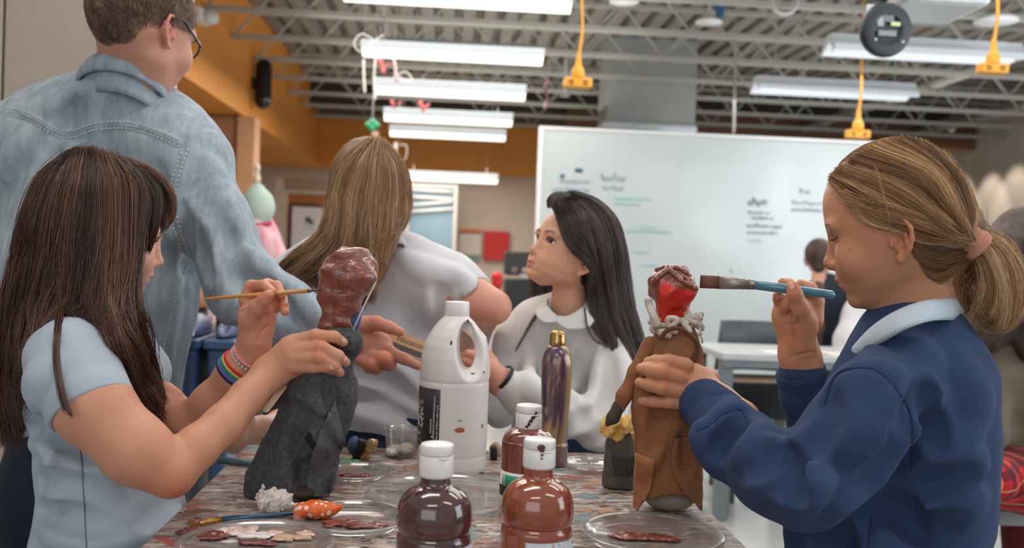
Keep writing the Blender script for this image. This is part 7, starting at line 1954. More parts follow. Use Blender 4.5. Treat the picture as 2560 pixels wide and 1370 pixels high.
# ---------------------------------------------------------------- girl behind the table, dark hair, white blouse
def girl_mid():
    t = person('girl with long dark hair and white round collar blouse looking up', P(1420, 1200, 2.1))
    F = np.array([-.73, .40, .46]); SK = (214, 164, 134)
    H = Head(P(1414, 652, 2.06), F, up=(.04, 1, .1), scale=.96, wide=.95)
    S = SDF(); H.build(S, eye_open=1.0, nose=.75, lips=1.05, cheek=0, jz=.72, lf=-6)
    limb(S, [(1425, 690, 2.07, 42), (1422, 760, 2.08, 40), (1420, 815, 2.13, 40)], .02)
    V, Q = S.mesh(.0024); V = relax(V, Q, 1)
    c = H.colors(V, SK, (200, 118, 108), brow=(92, 66, 54), bw=1.2, eye_open=1.0, lash=(44, 32, 30))
    q = (V - H.C) @ H.R / (H.s * H.A); hl = (np.abs(q[:, 0]) < 133) * hairline(q); c = c * (1 - hl[:, None]) + np.array(lin((52, 40, 36))) * hl[:, None]
    A = SDF()
    limb(A, [(1300, 990, 1.88, 36), (1250, 955, 1.86, 32), (1226, 930, 1.85, 32)], .015)
    for f in ([(1220, 915, 1.85, 18), (1195, 895, 1.84, 13), (1172, 885, 1.85, 11), (1158, 890, 1.86, 9)], [(1215, 930, 1.85, 18), (1188, 912, 1.84, 13), (1165, 903, 1.85, 11), (1150, 905, 1.86, 9)],
              [(1215, 945, 1.85, 17), (1190, 930, 1.84, 12), (1168, 922, 1.85, 10), (1155, 922, 1.86, 9)], [(1218, 958, 1.85, 15), (1196, 948, 1.84, 11), (1178, 942, 1.85, 9), (1166, 940, 1.86, 8)],
              [(1232, 905, 1.86, 15), (1218, 885, 1.87, 12), (1200, 875, 1.88, 9)]): finger(A, f)
    V1, Q1 = A.mesh(.0022); V1 = relax(V1, Q1, 1); c1 = skin_col((208, 150, 126), V1, 8)
    H.eyes(t, (-.1, 1, .12), iris=(52, 36, 30))
    W = SDF()
    ellbody(W, (1420, 860, 2.14), (1410, 1150, 2.14), .115, .125, .72, .04)
    limb(W, [(1425, 810, 2.12, 62), (1490, 830, 2.11, 62), (1530, 870, 2.07, 56)], .04)
    limb(W, [(1415, 810, 2.12, 62), (1340, 820, 2.12, 56), (1296, 860, 2.12, 54)], .04)
    limb(W, [(1532, 870, 2.07, 54), (1535, 960, 2.0, 56), (1500, 1060, 1.93, 58)], .03)
    limb(W, [(1500, 1062, 1.93, 58), (1400, 1040, 1.9, 54), (1310, 995, 1.875, 46), (1262, 958, 1.86, 40)], .025)
    limb(W, [(1290, 860, 2.12, 52), (1265, 940, 2.1, 44), (1250, 1030, 2.05, 42)], .03)
    U = offset_body(W.ops, .036); Vu, Qu = U.mesh(.011); cu = skin_col(SK, Vu)
    multi_obj('body', [(V, Q, c), (V1, Q1, c1), (Vu, Qu, cu)], SKIN, t)
    for pts, r, dp in (([(1540, 850), (1555, 930), (1540, 1010)], .016, .007), ([(1500, 880), (1500, 960), (1460, 1040)], .016, .007), ([(1560, 1000), (1500, 1090), (1430, 1090)], .018, .008), ([(1330, 960), (1380, 1030), (1440, 1050)], .014, .006),
                       ([(1320, 880), (1330, 960), (1350, 1000)], .016, .005), ([(1460, 860), (1440, 950), (1420, 1000)], .016, .005)):
        fold(W, pts, r, dp, d1=3)
    for pts, r, dp in (([(1520, 900), (1525, 980), (1500, 1030)], .010, .007), ([(1480, 1030), (1430, 1060), (1390, 1080)], .010, .007), ([(1395, 830), (1396, 900), (1396, 960)], .004, .003), ([(1540, 1050), (1480, 1110), (1420, 1110)], .012, .008)):
        fold(W, pts, r, dp, sub=1, d1=3)
    W.cone(P(1424, 720, 2.07), P(1420, 772, 2.08), .02, .036, .008, 1); W.cone(P(1268, 962, 1.864), P(1235, 938, 1.85), .016, .030, .004, 1)
    W.pad = .01; W.post = lambda p, D: D + .0009 * wav(p, 12, 55) + .0016 * wav(p, 6, 58)
    wh = fabric('white_blouse_cotton', (210, 208, 206), .9, .02, 900, .3, .0006)
    sdf_obj('white_blouse', W, .0045, wh, t)
    # round collar in two lobes
    collar_sheet('round_collar', [(1392, 790, 2.015), (1372, 770, 2.03), (1368, 752, 2.07), (1376, 742, 2.11)], [(1388, 806, 2.0), (1358, 806, 2.0), (1340, 786, 2.04), (1346, 762, 2.11)], wh, t, bow=.003, n=30)
    collar_sheet('round_collar', [(1392, 790, 2.015), (1420, 790, 2.01), (1450, 772, 2.02), (1468, 752, 2.06)], [(1394, 808, 2.0), (1424, 824, 1.99), (1474, 816, 2.0), (1496, 776, 2.06)], wh, t, bow=.004, n=30)
    # watch strap and earring
    z = Vector(P(1226, 930, 1.85) - P(1262, 958, 1.86)).normalized(); cc = Vector(P(1256, 946, 1.856)); x = z.orthogonal().normalized(); y = z.cross(x); wt = thing('watch', 'narrow black watch strap at the white blouse cuff', 'watch', cc)
    for dz in (-.0025, .0015):
        tube('strap', [cc + z * dz + (x * math.cos(k / 30 * 6.2832) + y * math.sin(k / 30 * 6.2832)) * .0268 for k in range(31)], .0026, black_m, wt, seg=6)
    p_, ok_, _t = S.hit([1463], [667], 1.5, 2.6); bm = bmesh.new(); bmesh.ops.create_uvsphere(bm, u_segments=12, v_segments=8, radius=.0026, matrix=Matrix.Translation(Vector(p_[0]))); bm_obj('earring', bm, mat('pearl_stud', (236, 226, 214), .15), t, smooth=True)
    L = SDF(); ellbody(L, (1410, 1140, 2.14), (1410, 1300, 2.14), .125, .16, .8, .03); limb(L, [(1370, 1300, 2.14, 85), (1370, 2000, 2.14, 60)], .04); limb(L, [(1450, 1300, 2.14, 85), (1450, 2000, 2.14, 60)], .04)
    sdf_obj('skirt', L, .010, fabric('navy_skirt_cloth', (38, 46, 70), .9), t)
    K = SDF(); H.ell(K, (0, -18, 84), (147, 177, 166), 1)
    limb(K, [(1480, 600, 2.08, 62), (1505, 700, 2.09, 52), (1530, 790, 2.08, 44), (1565, 880, 2.06, 34), (1590, 930, 2.05, 18)], .03)
    limb(K, [(1430, 640, 2.16, 60), (1400, 740, 2.18, 50), (1380, 770, 2.18, 34)], .03)
    def fc(P_):
        q = H.loc(P_)
        zl = np.interp(q[:, 1], [-400, -60, -34, -26, 10, 50, 90, 135, 150, 175], [-900, -900, -900, 60, 66, 96, 130, 168, 182, 200]).astype(np.float32)
        return (zl - q[:, 2]) * np.float32(H.s * .6)
    K.add(fc, H.w((0, 0, 0)), 1200 * H.s, .006, 2)
    K.pad = .004; K.post = lambda p, D: D + .0016 * wav(p * np.array([1, 1, .2], np.float32), 30, 61)
    sdf_obj('hair', K, .0055, core_mat('dark_hair_core', (40, 32, 30), (66, 54, 50)), t)
    SH = SDF(); SH.ops = [o for o in K.ops if o[4] == 0] + W.ops[:6]
    G = [[(1384, 508), (1398, 540), (1412, 590), (1432, 625), (1452, 640), (1470, 650), (1480, 690), (1478, 760), (1488, 830)],
         [(1388, 502), (1408, 530), (1430, 585), (1456, 618), (1476, 650), (1488, 700), (1490, 760), (1494, 810), (1515, 870)],
         [(1398, 495), (1430, 520), (1458, 570), (1480, 630), (1496, 700), (1505, 760), (1516, 810), (1535, 860), (1560, 910)],
         [(1412, 488), (1455, 510), (1490, 560), (1510, 630), (1522, 700), (1534, 770), (1552, 830), (1575, 880), (1596, 930)],
         [(1425, 486), (1475, 503), (1520, 550), (1540, 620), (1550, 700), (1564, 770), (1585, 830), (1602, 890), (1612, 950)],
         [(1435, 486), (1490, 505), (1538, 552), (1560, 620), (1570, 700), (1582, 770), (1600, 830), (1616, 880), (1622, 920)]]
    s1 = sheet(SH, G, 6000, off=.005, jit=.003, m=24, d0=1.4, d1=2.6, dflt=2.06, clump=.6, nclump=60, wave=.003, endvar=.2, seed=61, wf=1.6)
    G2 = [[(1372, 516, 2.0), (1372, 500, 2.0), (1385, 488, 2.0), (1410, 484, 2.02)], [(1378, 510, 1.97), (1384, 498, 1.97), (1398, 490, 1.98), (1425, 486, 2.0)]]
    s2 = sheet(SH, G2, 260, off=.004, jit=.003, m=24, d0=1.4, d1=1.41, clump=.3, nclump=12, wave=.001, seed=62)
    G3 = [[(1334, 690, 2.16), (1328, 720, 2.15), (1338, 760, 2.13), (1346, 775, 2.12)], [(1352, 700, 2.17), (1356, 730, 2.15), (1355, 760, 2.13), (1350, 778, 2.12)], [(1374, 712, 2.17), (1376, 740, 2.15), (1368, 765, 2.13), (1352, 780, 2.12)]]
    s3 = sheet(SH, G3, 1500, jit=.004, m=24, d0=1.4, d1=1.41, clump=.4, nclump=16, wave=.002, seed=63, wf=1)
    G4 = [[(1350, 770, 2.10), (1330, 800, 2.05), (1305, 845, 2.04), (1285, 882, 2.04)], [(1354, 772, 2.10), (1334, 800, 2.05), (1308, 845, 2.04), (1287, 880, 2.04)]]
    s4 = sheet(SH, G4, 22, jit=.0014, m=24, d0=1.4, d1=1.41, clump=.2, nclump=3, wave=.0005, seed=64)
    G5 = [[(1462, 770, 2.0), (1470, 820, 1.99), (1490, 850, 1.98), (1525, 860, 1.97)], [(1458, 760, 2.0), (1466, 815, 1.99), (1484, 850, 1.98), (1515, 872, 1.97)]]
    s5 = sheet(SH, G5, 14, jit=.0014, m=24, d0=1.4, d1=1.41, clump=.2, nclump=3, wave=.0005, seed=65)
    strands('hair_strands', np.concatenate([s1, s2, s3, s4, s5]), hair_mat('dark_hair', (38, 30, 29), (64, 52, 48), (112, 96, 88), .3), t, .0005, .00028)
girl_mid()
# ================================================================ things in the back of the room
def simple_person(label, HC, HF, hs, d, torso, sleeves, cloth, hair_c, parts=None, hair_fn=None, skin=(208, 160, 138), seed=0, lower=None, neck=True):
    t = person(label, P(HC[0], 1300, HC[2])); H = Head(P(*HC), HF, up=(0, 1, 0), scale=hs)
    S = SDF(); H.build(S, eye_open=.7)
    if neck: H.cone(S, (0, -45, -60), (0, -50, -260), 72, 80, 40)
    V, Q = S.mesh(.006); V = relax(V, Q, 1); c = H.colors(V, skin, (186, 118, 108), brow=(80, 60, 50), eye_open=.7, lash=(50, 40, 36))
    W = SDF(); torso(W)
    U = offset_body(W.ops, .02); Vu, Qu = U.mesh(.016)
    multi_obj('body', [(V, Q, c), (Vu, Qu, skin_col(skin, Vu))], SKIN, t)
    W.pad = .01; W.post = lambda p, D: D + .004 * wav(p, 5, seed)
    sdf_obj(sleeves, W, .012, cloth, t)
    H.eyes(t)
    return t, H, S, W
# child in dark vest by the whiteboard
def vt(W):
    W.ecap(P(2065, 745, 5.3), P(2070, 960, 5.3), .13, .15, .7, RZ, .05)
    limb(W, [(2065, 730, 5.3, 34), (2040, 760, 5.3, 40), (2035, 860, 5.25, 28)], .05); limb(W, [(2075, 730, 5.3, 34), (2105, 760, 5.3, 40), (2120, 870, 5.25, 28)], .05)
vest = fabric('dark_navy_vest', (38, 48, 58), .9)
t, H, S, W = simple_person('child with dark brown hair and dark navy vest before the whiteboard', (2048, 655, 5.3), (.35, -.1, -.9), 1.0, 5.3, vt, 'vest', vest, None, seed=101)
L = SDF(); limb(L, [(2055, 960, 5.3, 45), (2052, 1120, 5.3, 32), (2052, 1190, 5.3, 26)], .03); limb(L, [(2090, 960, 5.3, 45), (2092, 1120, 5.3, 32), (2092, 1190, 5.3, 26)], .03); sdf_obj('trousers', L, .014, vest, t)
tube('shirt_collar', [P(2030 + 34 * math.cos(a) + 15, 722 + 8 * math.sin(a), 5.3 - .07 * math.sin(a)) for a in np.linspace(0, 6.2832, 25)], .016, fabric('white_pique', (206, 206, 210)), t)
K = SDF(); H.ell(K, (0, -20, 84), (152, 182, 170), 1); H.cone(K, (0, -110, 40), (0, -110, -60), 95, 70, 40)
K.add(lambda p: ((H.loc(p)[:, 1] - 95) * np.float32(H.s)), H.w((0, 0, 0)), 3.0, .01, 2)
sdf_obj('hair', K, .010, core_mat('child_hair', (52, 40, 36), (84, 64, 54)), t)
K2 = SDF(); limb(K2, [(2045, 720, 5.2, 18), (2040, 820, 5.16, 20), (2042, 930, 5.16, 12)], .03); K2.pad = .005; K2.post = lambda p, D: D + .004 * wav(p * np.array([1, 1, .2], np.float32), 16, 4); sdf_obj('ponytail', K2, .010, core_mat('child_tail', (70, 48, 40), (104, 74, 60)), t)
# child in white shirt partly hidden
def vt2(W):
    W.ecap(P(2190, 790, 5.1), P(2195, 1010, 5.1), .13, .15, .7, RZ, .05)
    limb(W, [(2150, 790, 5.1, 44), (2125, 850, 5.05, 36), (2112, 910, 5.0, 30)], .05)
t, H, S, W = simple_person('child in a white shirt half hidden behind the ponytail girl', (2200, 700, 5.1), (-.3, -.1, -.9), 1.0, 5.1, vt2, 'shirt', fabric('white_pique', (206, 206, 210)), None, seed=102)
L = SDF(); limb(L, [(2175, 1000, 5.1, 55), (2172, 1180, 5.1, 40), (2172, 1260, 5.1, 28)], .03); limb(L, [(2215, 1000, 5.1, 55), (2214, 1180, 5.1, 40), (2214, 1260, 5.1, 28)], .03); sdf_obj('trousers', L, .014, vest, t)
K = SDF(); H.ell(K, (0, -20, 84), (152, 182, 170), 1); K.add(lambda p: ((H.loc(p)[:, 1] - 95) * np.float32(H.s)), H.w((0, 0, 0)), 3.0, .01, 2); sdf_obj('hair', K, .012, core_mat('child_hair_2', (60, 46, 40), (90, 70, 58)), t)
# seated person in olive sweater and tartan skirt
dO = 2.75
def vt3(W):
    W.ecap(P(2560, 850, dO), P(2590, 1120, dO), .155, .165, .7, RZ, .05)
    limb(W, [(2560, 800, dO, 105), (2480, 850, dO, 70), (2450, 960, dO - .05, 58), (2470, 1080, dO - .1, 50)], .05)
    limb(W, [(2600, 800, dO, 105), (2700, 860, dO, 70), (2730, 1000, dO, 60)], .05)
olive = fabric('olive_knit', (112, 104, 88), .95, .08, 300, .6, .0015)
t, H, S, W = simple_person('seated person with long dark hair, olive sweater and red tartan skirt', (2552, 640, dO), (.1, -.05, -.99), 1.06, dO, vt3, 'olive_sweater', olive, None, seed=103)
n = NT('red_tartan'); co = n.coord(); sp = n.n('ShaderNodeSeparateXYZ'); n.l(co, sp.inputs[0])
def bands(out, f, lo, ph=0):
    w = n.math('FRACT', n.math('MULTIPLY_ADD', out, f) if False else n.math('ADD', n.math('MULTIPLY', out, f), ph)); a = n.math('LESS_THAN', w, lo); return a
xx = n.math('ADD', sp.outputs[0], n.math('MULTIPLY', sp.outputs[1], .8)); zz_ = n.math('ADD', sp.outputs[2], n.math('MULTIPLY', sp.outputs[0], -.15))
b = lin((196, 30, 38)); 
b = n.mix(n.math('MULTIPLY', bands(xx, 11, .30), .75), b, lin((44, 24, 34))); b = n.mix(n.math('MULTIPLY', bands(zz_, 13, .30), .7), b, lin((44, 24, 34)))
b = n.mix(n.math('MULTIPLY', bands(xx, 11, .05, .35), .8), b, lin((226, 150, 110))); b = n.mix(n.math('MULTIPLY', bands(zz_, 13, .05, .38), .8), b, lin((226, 180, 130)))
n.base(b); n.set(rough=.9); tart = n.m
K = SDF(); K.ecap(P(2560, 1175, dO), P(2600, 1205, dO - .12), .135, .150, .62, np.array([0, 0, 1.]), .05); limb(K, [(2520, 1195, dO - .05, 62), (2490, 1200, dO - .3, 50)], .05); limb(K, [(2640, 1195, dO - .05, 70), (2680, 1200, dO - .3, 60)], .05)
K.pad = .006; K.post = lambda p, D: D + .004 * wav(p, 6, 9); sdf_obj('tartan_skirt', K, .009, tart, t)
K = SDF(); limb(K, [(2540, 1240, 2.9, 42), (2545, 1420, 2.9, 34), (2545, 1560, 2.9, 28)], .03); limb(K, [(2620, 1240, 2.9, 42), (2622, 1420, 2.9, 34), (2622, 1560, 2.9, 28)], .03); sdf_obj('tartan_tights', K, .012, fabric('maroon_tartan_cloth', (96, 34, 40), .9, .2), t)
K = SDF(); H.ell(K, (0, -20, 84), (152, 184, 172), 1); limb(K, [(2520, 640, dO - .06, 70), (2505, 760, dO - .09, 60), (2470, 830, dO - .10, 40), (2440, 880, dO - .10, 18)], .04); limb(K, [(2570, 640, dO - .06, 80), (2580, 760, dO - .09, 70), (2580, 860, dO - .10, 50)], .04)
K.pad = .006; K.post = lambda p, D: D + .003 * wav(p * np.array([1, 1, .15], np.float32), 22, 14); sdf_obj('hair', K, .008, core_mat('olive_person_hair', (46, 36, 34), (84, 68, 60)), t)
# grey stool under them
gs_ = mat('stool_grey', (140, 142, 144), .5, .04, 20)
sc_ = P(2560, 1262, 2.7); t = thing('stool', 'grey metal stool with dark seat under the tartan skirt', 'stool', (sc_[0], sc_[1], 0))
zs = sc_[2]
x0, x1, y0, y1 = P(2447, 1270, 2.6)[0], P(2447, 1270, 2.6)[0] + .42, 2.62, 3.0
box('seat', (x0, y0, zs - .03), (x1, y1, zs), mat('stool_seat', (60, 62, 64), .4), t, bevel=.008)
box('seat_rail', (x0 + .005, y0 + .005, zs - .072), (x1 - .005, y0 + .035, zs - .031), gs_, t); box('seat_rail', (x0 + .005, y1 - .035, zs - .072), (x1 - .005, y1 - .005, zs - .031), gs_, t)
for (x, y) in ((x0 + .02, y0 + .02), (x1 - .02, y0 + .02), (x0 + .02, y1 - .02), (x1 - .02, y1 - .02)): box('leg', (x - .017, y - .017, .001), (x + .017, y + .017, zs - .031), gs_, t)
box('foot_rail', (x0 + .02, y0 + .012, .22), (x1 - .02, y0 + .03, .25), gs_, t)

# grey work table and chairs by the whiteboard
t = thing('work_table', 'small grey steel work table with papers before the whiteboard', 'table', (P(1890, 900, 4.2)[0], 4.3, 0))
zt = P(1890, 886, 4.1)[2]; x0 = P(1805, 886, 4.1)[0]; x1 = x0 + .95; y0 = P(1805, 886, 4.1)[1]
tg_ = mat('table_grey_steel', (112, 120, 124), .45, .04, 10, metal=.2)
box('tabletop', (x0, y0, zt - .03), (x1, y0 + .5, zt), mat('table_pale_top', (176, 180, 180), .35), t, bevel=.004)
box('edge_rail', (x0 + .005, y0 + .004, zt - .06), (x1 - .005, y0 + .02, zt - .031), tg_, t)
for (x, y) in ((x0 + .03, y0 + .04), (x1 - .03, y0 + .04), (x0 + .03, y0 + .46), (x1 - .03, y0 + .46)): box('leg', (x - .026, y - .026, .001), (x + .026, y + .026, zt - .031), tg_, t)
for k, (px, py, rz, c_, lb) in enumerate(((1900, 893, .2, (214, 208, 204), 'white paper sheet lying on the grey work table'), (1935, 905, -.3, (206, 190, 186), 'pinkish paper sheet at the edge of the grey work table'))):
    c = np.array([x0 + .35 + k * .22, y0 + .10, zt + .002]); o = box('paper_sheet', (c[0] - .13, c[1] - .09, zt + .0005), (c[0] + .13, c[1] + .09, zt + .0025), mat('paper_%d' % k, c_, .7), None, rz=rz, loc=tuple(c)); tag(o, lb, 'paper')
def chair(label, px, py, d, sc_=1.0, seat=(196, 160, 136), fr=(96, 100, 102)):
    c = P(px, py, d); t = thing('school_chair', label, 'chair', (c[0], c[1], 0)); z = c[2]; x, y = c[0], c[1]; fm = mat('chair_frame_%d' % fr[0], fr, .45, metal=.2); w = .2 * sc_
    box('seat', (x - w, y - .18, z - .02), (x + w, y + .2, z), mat('chair_seat_%d' % seat[0], seat, .6), t, bevel=.008)
    bm = bmesh.new(); n_ = 12; R_ = []
    for i in range(n_ + 1):
        u = i / n_ * 2 - 1; R_.append([bm.verts.new((x + w * u * (.95 - .12 * v), y + .22 + .05 * (1 - u * u) , z + .06 + .25 * v)) for v in (0, .3, .6, 1)])
    for i in range(n_):
        for k in range(3): bm.faces.new((R_[i][k], R_[i + 1][k], R_[i + 1][k + 1], R_[i][k + 1]))
    o = bm_obj('backrest', bm, mat('chair_back_dark', (58, 66, 70), .5), t, smooth=True); md = o.modifiers.new('s', 'SOLIDIFY'); md.thickness = .012
    for sx in (-1, 1):
        tube('back_post', [(x + sx * w * .75, y + .19, z - .01), (x + sx * w * .75, y + .235, z + .2)], .011, fm, t)
        for sy in (-.15, .17): tube('leg', [(x + sx * w * .85, y + sy, z - .02), (x + sx * (w * .85 + .02), y + sy * 1.1, .002)], .012, fm, t)
    return t
chair('school chair with dark grey back and tan seat at the grey work table', 1912, 972, 4.62)
chair('dark blue school chair beyond the white jug', 1225, 1010, 4.3, .9, (60, 84, 110))
# black bin box below the work table
c = P(1890, 1045, 4.24); t = thing('storage_crate', 'black glossy crate standing under the grey work table', 'crate', (c[0], c[1], 0))
box('crate_body', (c[0] - .17, c[1] - .05, c[2]), (c[0] + .17, c[1] + .12, c[2] + .16), mat('gloss_black_crate', (26, 30, 32), .12), t, bevel=.01)
for k in (-1, 1): box('runner', (c[0] + k * .13 - .015, c[1] - .04, .001), (c[0] + k * .13 + .015, c[1] + .11, c[2]), grey_m, t)
box('crate_lid', (c[0] - .175, c[1] - .055, c[2] + .161), (c[0] + .175, c[1] + .125, c[2] + .18), mat('crate_lid', (150, 128, 112), .5), t, bevel=.005)
# blue recycling bins on the left
def bin_(label, px0, px1, ytop, d, m):
    a, b_ = P(px0, ytop, d), P(px1, ytop, d); t = thing('recycling_bin', label, 'bin', ((a[0] + b_[0]) / 2, d, 0)); z = a[2]; y0 = a[1]
    bm = bmesh.new(); tp_, bt = [(a[0], y0), (b_[0], y0), (b_[0], y0 + .38), (a[0], y0 + .38)], .025
    lo = [bm.verts.new((x + (bt if i in (0, 3) else -bt), y + (bt if i in (0, 1) else -bt), .002)) for i, (x, y) in enumerate(tp_)]; hi = [bm.verts.new((x, y, z)) for x, y in tp_]
    bm.faces.new(lo[::-1]); bm.faces.new(hi)
    for i in range(4): bm.faces.new((lo[i], lo[(i + 1) % 4], hi[(i + 1) % 4], hi[i]))
    bm_obj('bin_body', bm, m, t, bevel=.012)
    box('bin_rim', (a[0] - .012, y0 - .012, z + .001), (b_[0] + .012, y0 + .392, z + .035), m, t, bevel=.008)
    s = SDF(); cx = (a[0] + b_[0]) / 2; hw = (b_[0] - a[0]) / 2
    s.ell((cx, y0 + .19, z + .04), (hw * .95, .18, .075)); s.ell((cx, y0 + .02, z + .10), (hw * .45, .12, .05), None, .02, 1); s.add(lambda p: (z + .036 - p[:, 2]).astype(np.float32), (cx, y0, z), 3., .004, 2)
    sdf_obj('bin_lid', s, .012, mat('bin_lid_blue', (58, 72, 104), .4), t); return t, a, z
bl = mat('bin_blue', (38, 58, 88), .35, .04, 5)
t, a, z = bin_('blue recycling bin nearest the denim sleeve', 412, 486, 872, 3.3, bl); 
box('label_plate', (a[0] + .055, a[1] - .018, z + .05), (a[0] + .10, a[1] - .012, z + .075), mat('white_card', (226, 222, 218), .6), t)
t, a, z = bin_('second blue recycling bin, right of the first', 516, 580, 874, 3.35, mat('bin_blue_light', (56, 84, 120), .3, .04, 5))
tube('post', [(P(412, 900, 3.1)[0], 3.1, 0), (P(412, 900, 3.1)[0], 3.1, 1.25)], .012, mat('pale_post', (176, 166, 156), .5), None); o = bpy.data.objects['post']; tag(o, 'slim pale post left of the blue bins', 'post')
# counter with clutter behind bins
cz = P(520, 815, 5.2)[2]; cx0 = P(425, 815, 5.2)[0]; cx1 = P(760, 815, 5.2)[0]
t = thing('counter', 'long grey counter with dark shelves behind the blue bins', 'counter', ((cx0 + cx1) / 2, 5.5, 0))
box('worktop', (cx0, 5.2, cz - .03), (cx1, 5.8, cz), mat('counter_top', (150, 146, 140), .4), t)
box('cabinet', (cx0 + .02, 5.23, .0), (cx1 - .02, 5.78, cz - .031), mat('counter_dark', (40, 38, 40), .6), t)
def item(name, label, cat, px, py, d, parts):
    """small thing built from lathes or boxes standing at the px base point"""
    c = P(px, py, d); t = thing(name, label, cat, c)
    for (kind, nm, a, m) in parts:
        if kind == 'l': lathe(nm, c + np.array([a[0][0], a[0][1], 0]), a[1], m, t, seg=28)
        else: box(nm, tuple(c + np.array(a[0])), tuple(c + np.array(a[1])), m, t, bevel=.004)
    return t
d5 = 5.3
item('plaster_tub', 'mint white tub on the counter behind the blue bins', 'tub', 440, 816, d5, [('l', 'tub_body', ((0, 0), [(.075, .001), (.085, .05), (.07, .14), (.045, .155)]), mat('mint_plastic', (184, 200, 190), .5)), ('l', 'tub_lid', ((0, 0), [(.05, .156), (.05, .172)]), white_m)])
item('floor_lamp_shade', 'copper cylinder lamp shade on the counter seen under the denim sleeve', 'lamp', 485, 766, 5.5, [('l', 'shade', ((0, 0), [(.085, .0), (.082, .08), (.07, .20), (.068, .23)]), mat('copper_shade', (184, 124, 92), .4, .05, 8)), ('l', 'stand', ((0, 0), [(.06, -.105), (.06, -.09), (.012, -.085), (.012, -.002)]), grey_m)])
item('black_box', 'black machine on the counter right of the lamp shade', 'machine', 492, 812, 5.5, [('b', 'casing', ((-.07, 0, .001), (.07, .16, .1)), mat('dark_machine', (52, 50, 50), .4)), ('b', 'front_panel', ((-.05, -.006, .02), (.05, -.001, .08)), mat('machine_panel', (84, 80, 78), .4))])
item('paper_stack', 'stack of white papers on the counter behind the thin brush', 'paper', 545, 816, 5.26, [('b', 'paper_pad', ((-.09, 0, .001), (.09, .2, .02)), mat('paper_white', (196, 196, 196), .7)), ('b', 'paper_pad', ((-.08, 0.01, .021), (.08, .19, .035)), mat('paper_grey', (176, 180, 182), .7))])
item('office_chair', 'black office chair shape behind the thin brush hand', 'chair', 600, 1000, 4.2, [('b', 'seat', ((-.2, 0, -.02), (.2, .35, .05)), black_m), ('b', 'backrest', ((-.2, .36, .10), (.2, .42, .52)), black_m), ('l', 'stem', ((0, .18), [(.03, -.32), (.03, -.021)]), grey_m), ('l', 'base', ((0, .18), [(.22, -.37), (.22, -.35), (.03, -.321)]), grey_m)])
item('pink_folder', 'pale pink folder standing on the counter edge', 'folder', 524, 812, 5.15, [('b', 'cover', ((-.018, .0, .001), (.018, .1, .16)), mat('pink_card', (206, 166, 172), .6)), ('b', 'spine_label', ((-.01, -.004, .04), (.01, -.0005, .08)), white_m)])
# dress form with mint bodice and pink skirt
dd = 4.8
t = thing('dress_form', 'dressmaker form in white and mint bodice with pink skirt', 'mannequin', (P(650, 600, dd)[0], P(650, 600, dd)[1], 0))
D_ = SDF(); limb(D_, [(642, 470, dd, 12), (643, 492, dd, 26), (648, 520, dd, 34)], .04); limb(D_, [(648, 520, dd, 34), (645, 552, dd, 28)], .04); limb(D_, [(620, 505, dd, 14), (665, 500, dd, 14)], .03)
sdf_obj('bodice', D_, .010, fabric('white_mint_cloth', (200, 200, 194), .8, .05, mottled=.8, mot_col=(160, 192, 178), mscale=4), t)
D_ = SDF(); limb(D_, [(645, 556, dd, 30), (655, 600, dd, 42), (672, 645, dd, 46)], .04); D_.pad = .02; D_.post = lambda p, D: D + .010 * wav(p * np.array([1, 1, .15], np.float32), 7, 5)
sdf_obj('pink_skirt', D_, .010, fabric('pink_tulle', (214, 150, 162), .8, .1, mottled=.8, mot_col=(232, 196, 198), mscale=10, mst=(1, 1, .2)), t)
D_ = SDF(); limb(D_, [(600, 540, dd, 22), (612, 600, dd, 26), (618, 650, dd, 18)], .04); D_.pad = .01; D_.post = lambda p, D: D + .008 * wav(p, 7, 6); sdf_obj('mint_drape', D_, .012, fabric('mint_cloth', (150, 178, 166), .8), t)
tube('waist_band', [P(644 + 31 * math.cos(a), 556 + 7 * math.sin(a), dd - .062 * math.sin(a)) for a in np.linspace(0, 6.2832, 25)], .012, mat('magenta_band', (168, 48, 84), .6), t)
lathe('neck_knob', P(642, 458, dd), smooth_prof([(.014, 0), (.02, .02), (.012, .05), (.016, .075), (.008, .1)], 4), mat('pale_wood_knob', (214, 190, 170), .5), t, seg=20)
a = P(660, 660, dd); tube('stand_pole', [(a[0], a[1], .03), (a[0], a[1], a[2])], .015, grey_m, t); lathe('stand_base', (a[0], a[1], 0), [(.2, .001), (.2, .02), (.03, .035)], grey_m, t)
# brown cupboard columns on the left far side
def slab(name, px0, px1, py0, py1, d, m, th=.1, parent=None):
    a, b_ = P(px0, py0, d), P(px1, py1, d); return box(name, (min(a[0], b_[0]), a[1], min(a[2], b_[2])), (max(a[0], b_[0]), a[1] + th, max(a[2], b_[2])), m, parent)
dW = 8.5
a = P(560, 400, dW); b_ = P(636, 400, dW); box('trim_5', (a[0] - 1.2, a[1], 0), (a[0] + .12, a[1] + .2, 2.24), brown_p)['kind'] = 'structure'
box('trim_6', (a[0] + .12, a[1] - .05, 0), (b_[0], a[1] + .2, 2.24), mat('brown_laminate_light', (196, 146, 108), .55, .05, 4))['kind'] = 'structure'
